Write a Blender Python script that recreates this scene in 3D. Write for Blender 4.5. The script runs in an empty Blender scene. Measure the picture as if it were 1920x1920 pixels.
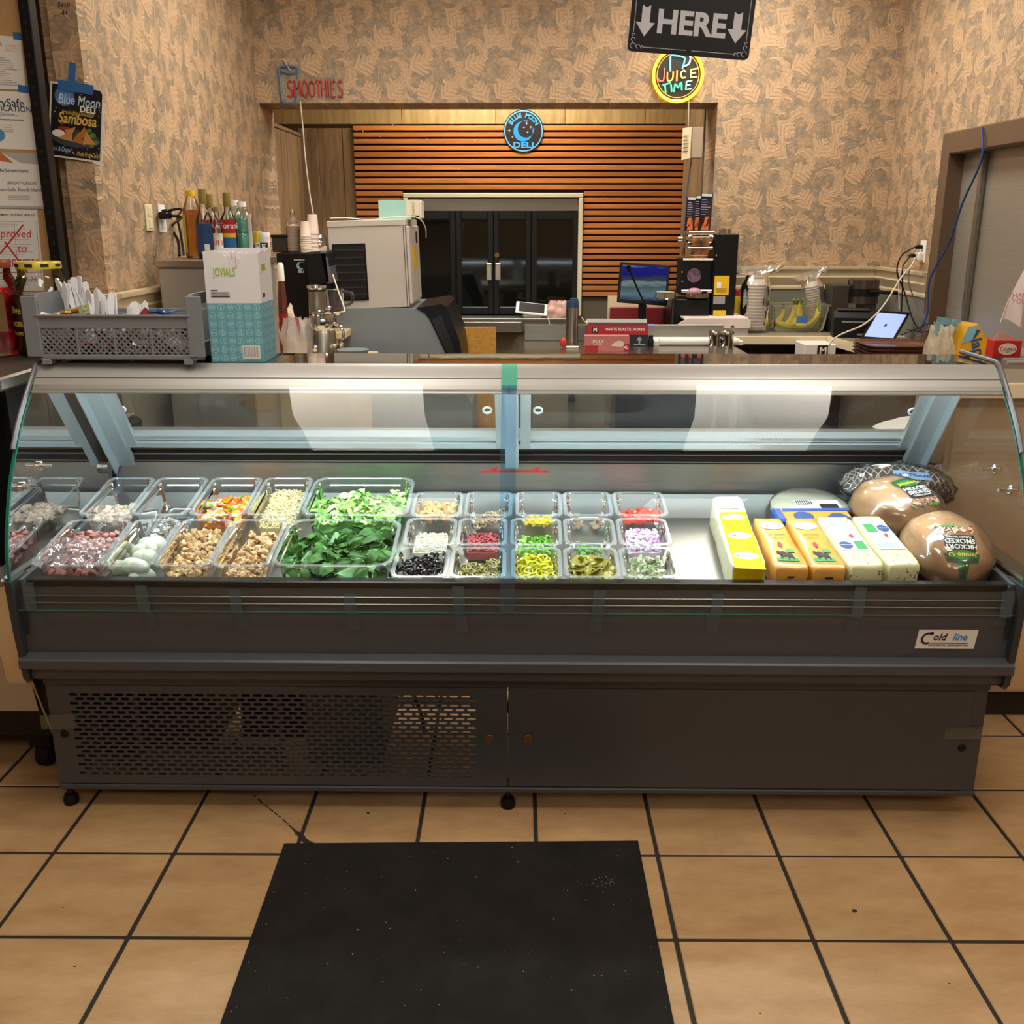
import bpy, bmesh, math, random
from mathutils import Vector, Matrix, Euler, noise
SC = bpy.context.scene
R = math.radians
PI = math.pi
rnd = random.Random(7)

# ---------------------------------------------------------------- camera, light, exposure
CAMZ, FPX, PITCH, YAW = 1.55, 1850.0, R(16.36), R(0.40)
cam_d = bpy.data.cameras.new('camera')
cam_d.sensor_width = 36.0
cam_d.lens = FPX / 1920 * 36.0
cam_d.clip_start = 0.05
cam = bpy.data.objects.new('camera', cam_d)
SC.collection.objects.link(cam)
cam.location = (0, 0, CAMZ)
cam.rotation_euler = (PI / 2 - PITCH, 0, YAW)
SC.camera = cam
SC.view_settings.view_transform = 'Standard'
SC.view_settings.look = 'None'
SC.view_settings.gamma = 1.0
SC.view_settings.use_curve_mapping = False
SC.view_settings.exposure = 0.0
SC.cycles.transparent_max_bounces = 28
SC.cycles.max_bounces = 8
SC.cycles.diffuse_bounces = 4
SC.cycles.glossy_bounces = 4
SC.cycles.adaptive_threshold = 0.02
SC.cycles.sample_clamp_indirect = 6.0
world = bpy.data.worlds.new('world')
SC.world = world
world.use_nodes = True
world.node_tree.nodes['Background'].inputs[0].default_value = (1.0, 0.86, 0.70, 1)
world.node_tree.nodes['Background'].inputs[1].default_value = 0.05
TROFFER, KITCHEN, RECESS, LED = 12.5, 19.0, 42.0, 58.0     # emission strengths of the lamps
LAMP_WARM = (1.0, 0.925, 0.81)

# ---------------------------------------------------------------- projection: a pixel of the photograph to a place in the room
_h = Vector((-math.sin(YAW), math.cos(YAW), 0)); _r = Vector((math.cos(YAW), math.sin(YAW), 0)); _z = Vector((0, 0, 1))
_F = _h * math.cos(PITCH) - _z * math.sin(PITCH); _U = _h * math.sin(PITCH) + _z * math.cos(PITCH)
def ray(x, y): return _F + _r * ((x - 960) / FPX) - _U * ((y - 960) / FPX)
def at(x, y, Y):
    d = ray(x, y); t = Y / d.y
    return Vector((d.x * t, Y, CAMZ + d.z * t))
def atX(x, y, X):
    d = ray(x, y); t = X / d.x
    return Vector((X, d.y * t, CAMZ + d.z * t))
def atZ(x, y, Z):
    d = ray(x, y); t = (Z - CAMZ) / d.z
    return Vector((d.x * t, d.y * t, Z))
def atS(x, y, Y0, Z0, s):            # on the plane Z = Z0 + s (Y - Y0)
    d = ray(x, y); t = (Z0 - s * Y0 - CAMZ) / (d.z - s * d.y)
    return Vector((d.x * t, d.y * t, CAMZ + d.z * t))

# ---------------------------------------------------------------- mesh builder
class MB:
    def __init__(s): s.v = []; s.f = []; s.m = []; s.k = 0
    def add(s, vs, fs, M=None):
        b = len(s.v)
        s.v.extend([tuple(M @ Vector(p)) for p in vs] if M is not None else [tuple(p) for p in vs])
        s.f.extend([tuple(i + b for i in f) for f in fs]); s.m.extend([s.k] * len(fs))
        return s
    def mat(s, k): s.k = k; return s
    def box(s, x0, y0, z0, x1, y1, z1, M=None):
        v = [(x, y, z) for x in (x0, x1) for y in (y0, y1) for z in (z0, z1)]
        return s.add(v, [(0, 1, 3, 2), (4, 6, 7, 5), (0, 4, 5, 1), (2, 3, 7, 6), (0, 2, 6, 4), (1, 5, 7, 3)], M)
    def cbox(s, x0, y0, z0, x1, y1, z1, c=0.004, M=None):   # box with chamfered edges
        C = ((x0 + x1) / 2, (y0 + y1) / 2, (z0 + z1) / 2); H = (abs(x1 - x0) / 2, abs(y1 - y0) / 2, abs(z1 - z0) / 2)
        c = min(c, min(H) * 0.9); v = []; ix = {}
        for sx in (-1, 1):
            for sy in (-1, 1):
                for sz in (-1, 1):
                    for a in range(3):
                        sg = (sx, sy, sz)
                        ix[(a, sg)] = len(v)
                        v.append(tuple(C[i] + sg[i] * (H[i] if i == a else H[i] - c) for i in range(3)))
        f = []
        for a in range(3):
            b, d = [i for i in range(3) if i != a]
            for sa in (-1, 1):
                q = []
                for (sb, sd) in ((-1, -1), (1, -1), (1, 1), (-1, 1)):
                    g = [0, 0, 0]; g[a] = sa; g[b] = sb; g[d] = sd; q.append(ix[(a, tuple(g))])
                f.append(tuple(q))
            for sb in (-1, 1):
                for sd in (-1, 1):
                    g0 = [0, 0, 0]; g0[a] = -1; g0[b] = sb; g0[d] = sd; g1 = list(g0); g1[a] = 1
                    f.append((ix[(b, tuple(g0))], ix[(b, tuple(g1))], ix[(d, tuple(g1))], ix[(d, tuple(g0))]))
        for sx in (-1, 1):
            for sy in (-1, 1):
                for sz in (-1, 1): f.append(tuple(ix[(a, (sx, sy, sz))] for a in range(3)))
        return s.add(v, f, M)
    def prism(s, poly, z0, z1, M=None, cap=True):           # polygon in x,y extruded along z
        n = len(poly)
        v = [(p[0], p[1], z0) for p in poly] + [(p[0], p[1], z1) for p in poly]
        f = [(i, (i + 1) % n, n + (i + 1) % n, n + i) for i in range(n)]
        if cap: f += [tuple(range(n - 1, -1, -1)), tuple(range(n, 2 * n))]
        return s.add(v, f, M)
    def loops(s, L, closed=True, cap0=False, cap1=False, M=None):   # skin between rings of equal length
        n = len(L[0]); v = [p for l in L for p in l]; f = []
        for j in range(len(L) - 1):
            for i in range(n if closed else n - 1):
                f.append((j * n + i, j * n + (i + 1) % n, (j + 1) * n + (i + 1) % n, (j + 1) * n + i))
        if cap0: f.append(tuple(range(n - 1, -1, -1)))
        if cap1: f.append(tuple((len(L) - 1) * n + i for i in range(n)))
        return s.add(v, f, M)
    def lathe(s, prof, n=16, M=None, cap=True):
        L = [[(r * math.cos(2 * PI * i / n), r * math.sin(2 * PI * i / n), z) for i in range(n)] for r, z in prof]
        return s.loops(L, True, cap and prof[0][0] > 1e-5, cap and prof[-1][0] > 1e-5, M)
    def cyl(s, p0, p1, r, n=12, r1=None):
        return s.tube([p0, p1], r, n, r1=r1)
    def tube(s, pts, r, n=8, closed=False, r1=None, cap=True):
        P = [Vector(p) for p in pts]; N = len(P); L = []; up = None
        for i in range(N):
            if closed: t = P[(i + 1) % N] - P[i - 1]
            else: t = P[min(i + 1, N - 1)] - P[max(i - 1, 0)]
            t = t.normalized() if t.length > 1e-9 else Vector((0, 0, 1))
            if up is None:
                up = Vector((0, 0, 1)) if abs(t.z) < 0.9 else Vector((1, 0, 0))
            a = t.cross(up)
            if a.length < 1e-6: a = t.orthogonal()
            a.normalize(); b = a.cross(t).normalized(); up = b
            rr = r if r1 is None else r + (r1 - r) * i / max(1, N - 1)
            L.append([tuple(P[i] + a * (rr * math.cos(2 * PI * k / n)) + b * (rr * math.sin(2 * PI * k / n))) for k in range(n)])
        if closed: L.append(L[0])
        return s.loops(L, True, cap and not closed, cap and not closed)
    def blob(s, rx, ry, rz, n=10, m=7, jit=0.0, fr=3.0, seed=0, M=None, egg=0.0):
        v = []; f = []
        for j in range(m + 1):
            th = PI * j / m
            for i in range(n):
                ph = 2 * PI * i / n
                d = Vector((math.sin(th) * math.cos(ph), math.sin(th) * math.sin(ph), math.cos(th)))
                k = 1 + jit * noise.noise(d * fr + Vector((seed * 7.3, seed * 1.7, seed)))
                e = 1 - egg * d.x
                v.append((d.x * rx * k, d.y * ry * k * e, d.z * rz * k * e))
        for j in range(m):
            for i in range(n):
                f.append((j * n + i, j * n + (i + 1) % n, (j + 1) * n + (i + 1) % n, (j + 1) * n + i))
        return s.add(v, f, M)
    def sheet(s, fn, nu, nv, th=0.0, M=None):              # parametric sheet, optional thickness along z
        for sg in ((0,) if th == 0 else (0, 1)):
            pass
        g = [[Vector(fn(i / nu, j / nv)) for i in range(nu + 1)] for j in range(nv + 1)]
        w = nu + 1
        top = [p for row in g for p in row]
        f = [(j * w + i, j * w + i + 1, (j + 1) * w + i + 1, (j + 1) * w + i) for j in range(nv) for i in range(nu)]
        if th == 0: return s.add(top, f, M)
        N = []
        for j in range(nv + 1):
            for i in range(nu + 1):
                du = g[j][min(i + 1, nu)] - g[j][max(i - 1, 0)]; dv = g[min(j + 1, nv)][i] - g[max(j - 1, 0)][i]
                n_ = du.cross(dv); N.append(n_.normalized() if n_.length > 1e-12 else Vector((0, 0, 1)))
        bot = [p - n_ * th for p, n_ in zip(top, N)]; b = len(top)
        f2 = [tuple(b + i for i in reversed(q)) for q in f]
        ring = [i for i in range(w)] + [j * w + nu for j in range(1, nv + 1)] + [nv * w + i for i in range(nu - 1, -1, -1)] + [j * w for j in range(nv - 1, 0, -1)]
        f3 = [(ring[k], ring[(k + 1) % len(ring)], b + ring[(k + 1) % len(ring)], b + ring[k]) for k in range(len(ring))]
        return s.add(top + bot, f + f2 + f3, M)
    def text(s, body, size, M, depth=0.0006, shear=0.0, bold=0.0, space=1.0, align='CENTER', fit=None):
        me = text_mesh(body, depth, shear, bold, space, align)
        xs = [v.co.x for v in me.vertices] or [0]
        k = size
        kx = k if fit is None else fit / max(1e-6, (max(xs) - min(xs)))
        S = Matrix.Diagonal((kx, k, 1, 1))
        return s.add([v.co for v in me.vertices], [tuple(p.vertices) for p in me.polygons], M @ S)
_tc = {}
def text_mesh(body, depth, shear, bold, space, align):
    key = (body, depth, shear, bold, space, align)
    if key not in _tc:
        cu = bpy.data.curves.new('lettering', 'FONT'); cu.body = body; cu.size = 1.0; cu.extrude = depth / 2
        cu.shear = shear; cu.offset = bold; cu.space_character = space; cu.align_x = align; cu.align_y = 'CENTER'; cu.resolution_u = 3
        o = bpy.data.objects.new('lettering', cu)
        _tc[key] = bpy.data.meshes.new_from_object(o)
        bpy.data.objects.remove(o); bpy.data.curves.remove(cu)
    return _tc[key]

def mesh(name, mb, mats, smooth=True, angle=35, normals=True):
    me = bpy.data.meshes.new(name)
    me.from_pydata(mb.v, [], mb.f)
    for i, k in enumerate(mb.m): me.polygons[i].material_index = k
    if normals:
        bm = bmesh.new(); bm.from_mesh(me)
        bmesh.ops.recalc_face_normals(bm, faces=bm.faces); bm.to_mesh(me); bm.free()
    for m in (mats if isinstance(mats, (list, tuple)) else [mats]): me.materials.append(m)
    if smooth:
        me.polygons.foreach_set('use_smooth', [True] * len(me.polygons))
        try: me.set_sharp_from_angle(angle=R(angle))
        except Exception: pass
    me.update()
    return me
def put(name, me, parent=None, loc=None, rot=None, scale=None):
    o = bpy.data.objects.new(name, me); SC.collection.objects.link(o)
    if parent is not None: o.parent = parent
    if loc is not None: o.location = loc
    if rot is not None: o.rotation_euler = rot
    if scale is not None: o.scale = scale
    return o
def obj(name, mb, mats, parent=None, loc=None, rot=None, smooth=True, angle=35, normals=True, label=None):
    o = put(name, mesh(name, mb, mats, smooth, angle, normals), parent, loc, rot)
    if label: o['label'] = label
    return o
def thing(name, label, cat, loc=(0, 0, 0), rot=(0, 0, 0), group=None):
    o = bpy.data.objects.new(name, None); SC.collection.objects.link(o); o.empty_display_size = 0.05
    o.location = loc; o.rotation_euler = rot if isinstance(rot, (tuple, list)) else (0, 0, rot)
    o['label'] = label; o['category'] = cat
    if group: o['group'] = group
    return o
def tag(o, label=None, cat=None, group=None, kind=None):
    if label: o['label'] = label
    if cat: o['category'] = cat
    if group: o['group'] = group
    if kind: o['kind'] = kind
    return o
def kids(o): return [c for c in bpy.data.objects if c.parent == o]
def dup(o, loc=None, rot=None, label=None, tree=None):
    def rec(a, p):
        c = a.copy(); SC.collection.objects.link(c)
        if p is not None: c.parent = p
        for ch in kids(a): rec(ch, c)
        return c
    r = rec(o, None)
    if loc is not None: r.location = loc
    if rot is not None: r.rotation_euler = rot
    if label: r['label'] = label
    return r
def T(x=0, y=0, z=0): return Matrix.Translation((x, y, z))
def RX(a): return Matrix.Rotation(R(a), 4, 'X')
def RY(a): return Matrix.Rotation(R(a), 4, 'Y')
def RZ(a): return Matrix.Rotation(R(a), 4, 'Z')
FRONT = RX(90)            # a flat xy drawing stood up to face the camera (-y)
def rrect(w, h, r, n=4):
    P = []
    for cx, cy, a0 in ((w / 2 - r, h / 2 - r, 0), (-w / 2 + r, h / 2 - r, 90), (-w / 2 + r, -h / 2 + r, 180), (w / 2 - r, -h / 2 + r, 270)):
        for i in range(n + 1):
            a = R(a0 + 90 * i / n); P.append((cx + r * math.cos(a), cy + r * math.sin(a)))
    return P
def circ(r, n=24, cx=0, cy=0, a0=0, a1=360):
    return [(cx + r * math.cos(R(a0 + (a1 - a0) * i / n)), cy + r * math.sin(R(a0 + (a1 - a0) * i / n))) for i in range(n if a1 - a0 == 360 else n + 1)]
def catmull(P, k=6):
    P = [Vector(p) for p in P]; out = []
    for i in range(len(P) - 1):
        a, b, c, d = P[max(i - 1, 0)], P[i], P[i + 1], P[min(i + 2, len(P) - 1)]
        for j in range(k):
            t = j / k
            out.append(0.5 * ((2 * b) + (c - a) * t + (2 * a - 5 * b + 4 * c - d) * t * t + (3 * b - a - 3 * c + d) * t ** 3))
    out.append(P[-1]); return out

# ---------------------------------------------------------------- materials
def lin(c): return tuple(((u / 12.92) if u <= 0.04045 else ((u + 0.055) / 1.055) ** 2.4) for u in c)
def hx(s):
    s = s.lstrip('#'); return lin(tuple(int(s[i:i + 2], 16) / 255 for i in (0, 2, 4)))
class E:                                                     # arithmetic on shader sockets
    nt = None
    def __init__(s, k): s.k = k
    @staticmethod
    def op(o, *a):
        n = E.nt.nodes.new('ShaderNodeMath'); n.operation = o
        for i, x in enumerate(a):
            if isinstance(x, E): E.nt.links.new(x.k, n.inputs[i])
            else: n.inputs[i].default_value = float(x)
        return E(n.outputs[0])
    def __add__(s, o): return E.op('ADD', s, o)
    __radd__ = __add__
    def __sub__(s, o): return E.op('SUBTRACT', s, o)
    def __rsub__(s, o): return E.op('SUBTRACT', o, s)
    def __mul__(s, o): return E.op('MULTIPLY', s, o)
    __rmul__ = __mul__
    def __truediv__(s, o): return E.op('DIVIDE', s, o)
    def __neg__(s): return s * -1.0
def esin(a): return E.op('SINE', a)
def eabs(a): return E.op('ABSOLUTE', a)
def emax(a, b): return E.op('MAXIMUM', a, b)
def emin(a, b): return E.op('MINIMUM', a, b)
def efrac(a): return E.op('FRACT', a)
def esstep(a, lo, hi):
    n = E.nt.nodes.new('ShaderNodeMapRange'); n.interpolation_type = 'SMOOTHSTEP'
    E.nt.links.new(a.k, n.inputs[0]); n.inputs[1].default_value = lo; n.inputs[2].default_value = hi
    n.inputs[3].default_value = 0; n.inputs[4].default_value = 1
    return E(n.outputs[0])
def newmat(name):
    m = bpy.data.materials.new(name); m.use_nodes = True
    nt = m.node_tree; b = nt.nodes['Principled BSDF']; E.nt = nt
    return m, nt, b
def rgba(c): return (c[0], c[1], c[2], 1)
def coords(nt, kind='Object'):
    return nt.nodes.new('ShaderNodeTexCoord').outputs[kind]
def nz(nt, vec, scale, detail=3, rough=0.55, stretch=None, dist=0.0):
    if stretch:
        mp = nt.nodes.new('ShaderNodeMapping'); mp.inputs['Scale'].default_value = stretch; nt.links.new(vec, mp.inputs[0]); vec = mp.outputs[0]
    n = nt.nodes.new('ShaderNodeTexNoise'); n.inputs['Scale'].default_value = scale; n.inputs['Detail'].default_value = detail
    n.inputs['Roughness'].default_value = rough; n.inputs['Distortion'].default_value = dist
    nt.links.new(vec, n.inputs['Vector']); return n.outputs['Fac']
def ramp(nt, fac, stops):
    r = nt.nodes.new('ShaderNodeValToRGB'); e = r.color_ramp.elements
    e[0].position, e[0].color = stops[0][0], rgba(stops[0][1]); e[1].position, e[1].color = stops[-1][0], rgba(stops[-1][1])
    for p, c in stops[1:-1]:
        k = e.new(p); k.color = rgba(c)
    nt.links.new(fac, r.inputs[0]); return r.outputs[0]
def bump(nt, h, b, strength=0.3, dist=0.002):
    n = nt.nodes.new('ShaderNodeBump'); n.inputs['Strength'].default_value = strength; n.inputs['Distance'].default_value = dist
    nt.links.new(h, n.inputs['Height']); nt.links.new(n.outputs[0], b.inputs['Normal'])
_mc = {}
def M(name, col, rough=0.5, metal=0.0, var=0.0, scale=20, stretch=None, bmp=0.0, coat=0.0, trans=0.0, emis=0.0, spec=0.5, sss=0.0, ior=1.45, alpha=1.0, bdist=0.002, col2=None, orand=0.0):
    if name in _mc: return _mc[name]
    m, nt, b = newmat(name)
    c = hx(col) if isinstance(col, str) else col
    b.inputs['Base Color'].default_value = rgba(c); b.inputs['Roughness'].default_value = rough; b.inputs['Metallic'].default_value = metal
    b.inputs['Coat Weight'].default_value = coat; b.inputs['Transmission Weight'].default_value = trans; b.inputs['IOR'].default_value = ior
    b.inputs['Specular IOR Level'].default_value = spec; b.inputs['Alpha'].default_value = alpha
    if sss: b.inputs['Subsurface Weight'].default_value = sss; b.inputs['Subsurface Radius'].default_value = (0.01, 0.006, 0.004)
    if emis:
        b.inputs['Emission Color'].default_value = rgba(c); b.inputs['Emission Strength'].default_value = emis
    if var or bmp or col2:
        f = nz(nt, coords(nt), scale, 4, 0.6, stretch)
        if var or col2:
            c2 = hx(col2) if col2 else tuple(min(1, x * (1 + var)) for x in c)
            c1 = c if col2 else tuple(x * (1 - var) for x in c)
            nt.links.new(ramp(nt, f, [(0.3, c1), (0.7, c2)]), b.inputs['Base Color'])
        if bmp: bump(nt, f, b, bmp, bdist)
    if orand:
        oi = nt.nodes.new('ShaderNodeObjectInfo'); hs = nt.nodes.new('ShaderNodeHueSaturation'); E.nt = nt
        k = E(oi.outputs['Random']) * (2 * orand) + (1 - orand); nt.links.new(k.k, hs.inputs['Value'])
        l = b.inputs['Base Color'].links
        if l: nt.links.new(l[0].from_socket, hs.inputs['Color'])
        else: hs.inputs['Color'].default_value = rgba(c)
        nt.links.new(hs.outputs[0], b.inputs['Base Color'])
    _mc[name] = m; return m
def steel(name, col='b9b6b0', rough=0.3, stretch=(1, 60, 60), scale=6, amt=0.10):
    if name in _mc: return _mc[name]
    m, nt, b = newmat(name); b.inputs['Metallic'].default_value = 1.0
    f = nz(nt, coords(nt), scale, 4, 0.6, stretch); c = hx(col)
    nt.links.new(ramp(nt, f, [(0.25, tuple(x * (1 - amt) for x in c)), (0.75, tuple(min(1, x * (1 + amt)) for x in c))]), b.inputs['Base Color'])
    E.nt = nt; k = E(f) * 0.16 + (rough - 0.08); nt.links.new(k.k, b.inputs['Roughness'])
    bump(nt, f, b, 0.05, 0.001)
    _mc[name] = m; return m
def clear(name, tint=(0.97, 0.98, 0.98), haze=0.0, ior=1.45, rough=0.02, hcol=(0.9, 0.92, 0.93), refl=1.0):   # thin clear sheet: what passes, what mirrors, a little haze
    if name in _mc: return _mc[name]
    m = bpy.data.materials.new(name); m.use_nodes = True; nt = m.node_tree; nt.nodes.clear(); E.nt = nt
    out = nt.nodes.new('ShaderNodeOutputMaterial'); tr = nt.nodes.new('ShaderNodeBsdfTransparent'); tr.inputs[0].default_value = rgba(tint)
    gl = nt.nodes.new('ShaderNodeBsdfGlossy'); gl.inputs['Roughness'].default_value = rough; gl.inputs[0].default_value = (1, 1, 1, 1)
    fr = nt.nodes.new('ShaderNodeFresnel'); fr.inputs[0].default_value = ior
    mx = nt.nodes.new('ShaderNodeMixShader')
    fk = E(fr.outputs[0]) * refl
    nt.links.new(fk.k, mx.inputs[0]); last = tr.outputs[0]
    if haze:
        df = nt.nodes.new('ShaderNodeBsdfDiffuse'); df.inputs[0].default_value = rgba(hcol)
        m2 = nt.nodes.new('ShaderNodeMixShader'); m2.inputs[0].default_value = haze
        nt.links.new(last, m2.inputs[1]); nt.links.new(df.outputs[0], m2.inputs[2]); last = m2.outputs[0]
    nt.links.new(last, mx.inputs[1]); nt.links.new(gl.outputs[0], mx.inputs[2]); nt.links.new(mx.outputs[0], out.inputs[0])
    _mc[name] = m; return m

def wallpaper(name, axis):                                   # acanthus scrolls in relief: tan leaves, light rims and grey green shadow painted in
    if name in _mc: return _mc[name]
    m, nt, b = newmat(name)
    sp = nt.nodes.new('ShaderNodeSeparateXYZ'); geo = nt.nodes.new('ShaderNodeNewGeometry')
    wn = nt.nodes.new('ShaderNodeTexNoise'); wn.inputs['Scale'].default_value = 14; wn.inputs['Detail'].default_value = 2
    nt.links.new(geo.outputs['Position'], wn.inputs['Vector'])
    ws = nt.nodes.new('ShaderNodeSeparateXYZ'); nt.links.new(wn.outputs['Color'], ws.inputs[0])
    nt.links.new(geo.outputs['Position'], sp.inputs[0])
    u = E(sp.outputs[axis]) + (E(ws.outputs[0]) - 0.5) * 0.035
    v = E(sp.outputs[2]) + (E(ws.outputs[1]) - 0.5) * 0.035
    PX, PY = 0.295, 0.56
    u = u + v * 0.075
    H = None; V = None
    def wrap(e, c, p):
        q = (e - c) / p
        return (q - E.op('ROUND', q)) * p
    def leaf(cx, cy, Rr, ang, sgn, H):
        # a curling acanthus leaf: an arc of radius Rr about (cx, cy), widest in its middle, lobed along its edge
        dx = wrap(u, cx, PX) * sgn; dy = wrap(v, cy, PY)
        r = E.op('SQRT', dx * dx + dy * dy)
        th = E.op('ARCTAN2', dy, dx)
        t = efrac(th / (2 * PI) + (1 - ang / 360.0 + 2))            # 0..1 once round, starting at ang
        prof = esin(emin(t * 1.35, 1.0) * PI)
        lob = eabs(esin(t * 34.0 + r * 60.0))
        r0 = Rr * (0.50 + 0.62 * t)
        w = Rr * (0.05 + 0.42 * prof * (0.62 + 0.38 * lob))
        d = w - eabs(r - r0)
        mask = esstep(d, -0.002, 0.008)
        shade = 0.46 + 0.40 * (1 - esstep(d, 0.001, 0.012)) * esstep(r - r0, -Rr * 0.5, Rr * 0.2) + 0.14 * lob + 0.30 * esstep(0.004 - eabs(r - r0), 0.0, 0.003)
        k = mask * shade
        return k if H is None else emax(H, k)
    def fan(cx, cy, Rr, ang, H):
        dx = wrap(u, cx, PX); dy = wrap(v, cy, PY)
        ca, sa = math.cos(R(ang)), math.sin(R(ang))
        px = dx * ca + dy * sa; py = dy * ca - dx * sa
        q = px / Rr
        prof = esin(emin(emax(q, 0.0), 1.0) * PI)
        lob = eabs(esin(q * 15.0 - eabs(py) * (13.0 / Rr) ))
        d = Rr * (0.46 * prof * (0.55 + 0.45 * lob)) - eabs(py)
        mask = esstep(d, -0.001, 0.006)
        shade = 0.44 + 0.30 * lob + 0.30 * (1 - esstep(d, 0.001, 0.010)) * esstep(py, -0.03, 0.02) + 0.25 * esstep(0.003 - eabs(py), 0.0, 0.003)
        return emax(H, mask * shade)
    for (cx, cy, Rr, ang, sg) in ((0.085, 0.08, 0.080, 205, 1), (0.225, 0.20, 0.070, 25, -1), (0.075, 0.30, 0.075, 125, -1), (0.23, 0.385, 0.078, 300, 1), (0.185, 0.04, 0.045, 80, 1), (0.13, 0.47, 0.062, 250, -1), (0.02, 0.19, 0.04, 10, 1), (0.155, 0.31, 0.036, 200, -1)):
        H = leaf(cx, cy, Rr, ang, sg, H)
    for (cx, cy, Rr, ang) in ((0.01, 0.205, 0.13, 58), (0.165, 0.105, 0.14, 20), (0.09, 0.405, 0.13, -40), (0.275, 0.49, 0.13, 112), (0.15, 0.205, 0.10, 140), (0.03, 0.515, 0.12, 40)):
        H = fan(cx, cy, Rr, ang, H)
    fine = nz(nt, geo.outputs['Position'], 85, 4, 0.6)
    vo = nt.nodes.new('ShaderNodeTexVoronoi'); vo.feature = 'DISTANCE_TO_EDGE'; vo.inputs['Scale'].default_value = 26
    vm = nt.nodes.new('ShaderNodeVectorMath'); vm.operation = 'MULTIPLY_ADD'; vm.inputs[1].default_value = (0.09, 0.09, 0.09)
    wn2 = nt.nodes.new('ShaderNodeTexNoise'); wn2.inputs['Scale'].default_value = 20; nt.links.new(geo.outputs['Position'], wn2.inputs['Vector'])
    nt.links.new(wn2.outputs['Color'], vm.inputs[0]); nt.links.new(geo.outputs['Position'], vm.inputs[2]); nt.links.new(vm.outputs[0], vo.inputs['Vector'])
    under = esstep(E(vo.outputs['Distance']), 0.02, 0.30) * 0.22 + esstep(E(wn2.outputs['Fac']), 0.35, 0.62) * 0.24 + 0.09
    hh = emax(H, under) + (E(fine) - 0.5) * 0.40
    col = ramp(nt, hh.k, [(0.0, hx('7a6d5e')), (0.20, hx('8b7b67')), (0.42, hx('a2886b')), (0.66, hx('b49676')), (1.0, hx('c9a886'))])
    nt.links.new(col, b.inputs['Base Color']); b.inputs['Roughness'].default_value = 0.62; b.inputs['Specular IOR Level'].default_value = 0.3
    bump(nt, hh.k, b, 0.6, 0.008)
    _mc[name] = m; return m
def wood(name, c0, c1, axis=2, scale=3.0, st=14, rough=0.5, bm=0.08, coat=0.0):
    if name in _mc: return _mc[name]
    m, nt, b = newmat(name); s = [st, st, st]; s[axis] = 1.0
    vec = coords(nt)
    oi = nt.nodes.new('ShaderNodeObjectInfo')
    va = nt.nodes.new('ShaderNodeVectorMath'); va.operation = 'ADD'
    sc = nt.nodes.new('ShaderNodeVectorMath'); sc.operation = 'SCALE'; sc.inputs['Scale'].default_value = 9.0
    cx = nt.nodes.new('ShaderNodeCombineXYZ')
    for i in range(3): nt.links.new(oi.outputs['Random'], cx.inputs[i])
    nt.links.new(cx.outputs[0], sc.inputs[0]); nt.links.new(vec, va.inputs[0]); nt.links.new(sc.outputs[0], va.inputs[1])
    f = nz(nt, va.outputs[0], scale, 5, 0.65, tuple(s), 0.6)
    col = ramp(nt, f, [(0.28, hx(c0)), (0.72, hx(c1))])
    hs = nt.nodes.new('ShaderNodeHueSaturation'); E.nt = nt
    k = E(oi.outputs['Random']) * 0.35 + 0.82
    nt.links.new(k.k, hs.inputs['Value']); nt.links.new(col, hs.inputs['Color']); nt.links.new(hs.outputs[0], b.inputs['Base Color'])
    b.inputs['Roughness'].default_value = rough; b.inputs['Coat Weight'].default_value = coat
    bump(nt, f, b, bm, 0.002)
    _mc[name] = m; return m
WHITE = M('white_plastic', 'e6e2dc', 0.42)
BLACK = M('black_plastic', '0b0b0d', 0.4, spec=0.35)
BLACKM = M('black_matte', '0b0b0d', 0.7, spec=0.3)
GREY = M('grey_plastic', '8d9197', 0.45, var=0.04)
CHROME = M('chrome', 'd8d8d6', 0.08, 1.0)
STEEL = steel('brushed_steel')
STEELV = steel('brushed_steel_upright', 'aaa69c', 0.32, (60, 60, 1), 5, 0.12)
STEELD = steel('dull_steel', '8e8a82', 0.4, (1, 40, 40), 5, 0.12)
ALU = M('aluminium_trim', 'b4b2af', 0.42, 0.5, var=0.02, scale=8)
ANTHRA = M('anthracite_paint', '47494f', 0.42, 0.15, var=0.03, scale=120, bmp=0.03)
PAPER = M('white_paper', 'dcd8d2', 0.7)
INK = M('black_ink', '1c1b1d', 0.6)
RED = M('red_print', 'b5202c', 0.5)
YELLOW = M('yellow_print', 'e8c01c', 0.5)
BLUE = M('blue_print', '2a62a8', 0.5)
GREEN = M('green_print', '2f8a45', 0.5)
CREAM = M('cream_paint', 'd9c7a0', 0.5, var=0.04, scale=6)
CARD = M('cardboard', 'b08a5c', 0.75, var=0.06, scale=15)

# ================================================================ ROOM
YB, YA = 5.80, 6.85                       # back wall, back of the alcove
XL, XR = at(480, 150, YB).x, at(1680, 200, YB).x
XA, XB = at(493, 300, YB).x, at(1340, 300, YB).x
ZH, ZC = at(900, 193, YB).z, 2.90
WPX, WPY = wallpaper('acanthus_wallpaper_across', 0), wallpaper('acanthus_wallpaper_along', 1)
PLASTER = M('olive_grey_wall_paint', '6f6a58', 0.7, var=0.06, scale=5)
PLANK = wood('weathered_plank', '5e4a34', '9a7d55', 2, 2.5, 10, 0.6)
def struct(name, mb, mats, **k):
    o = obj(name, mb, mats, **k); o['kind'] = 'structure'; return o

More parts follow.
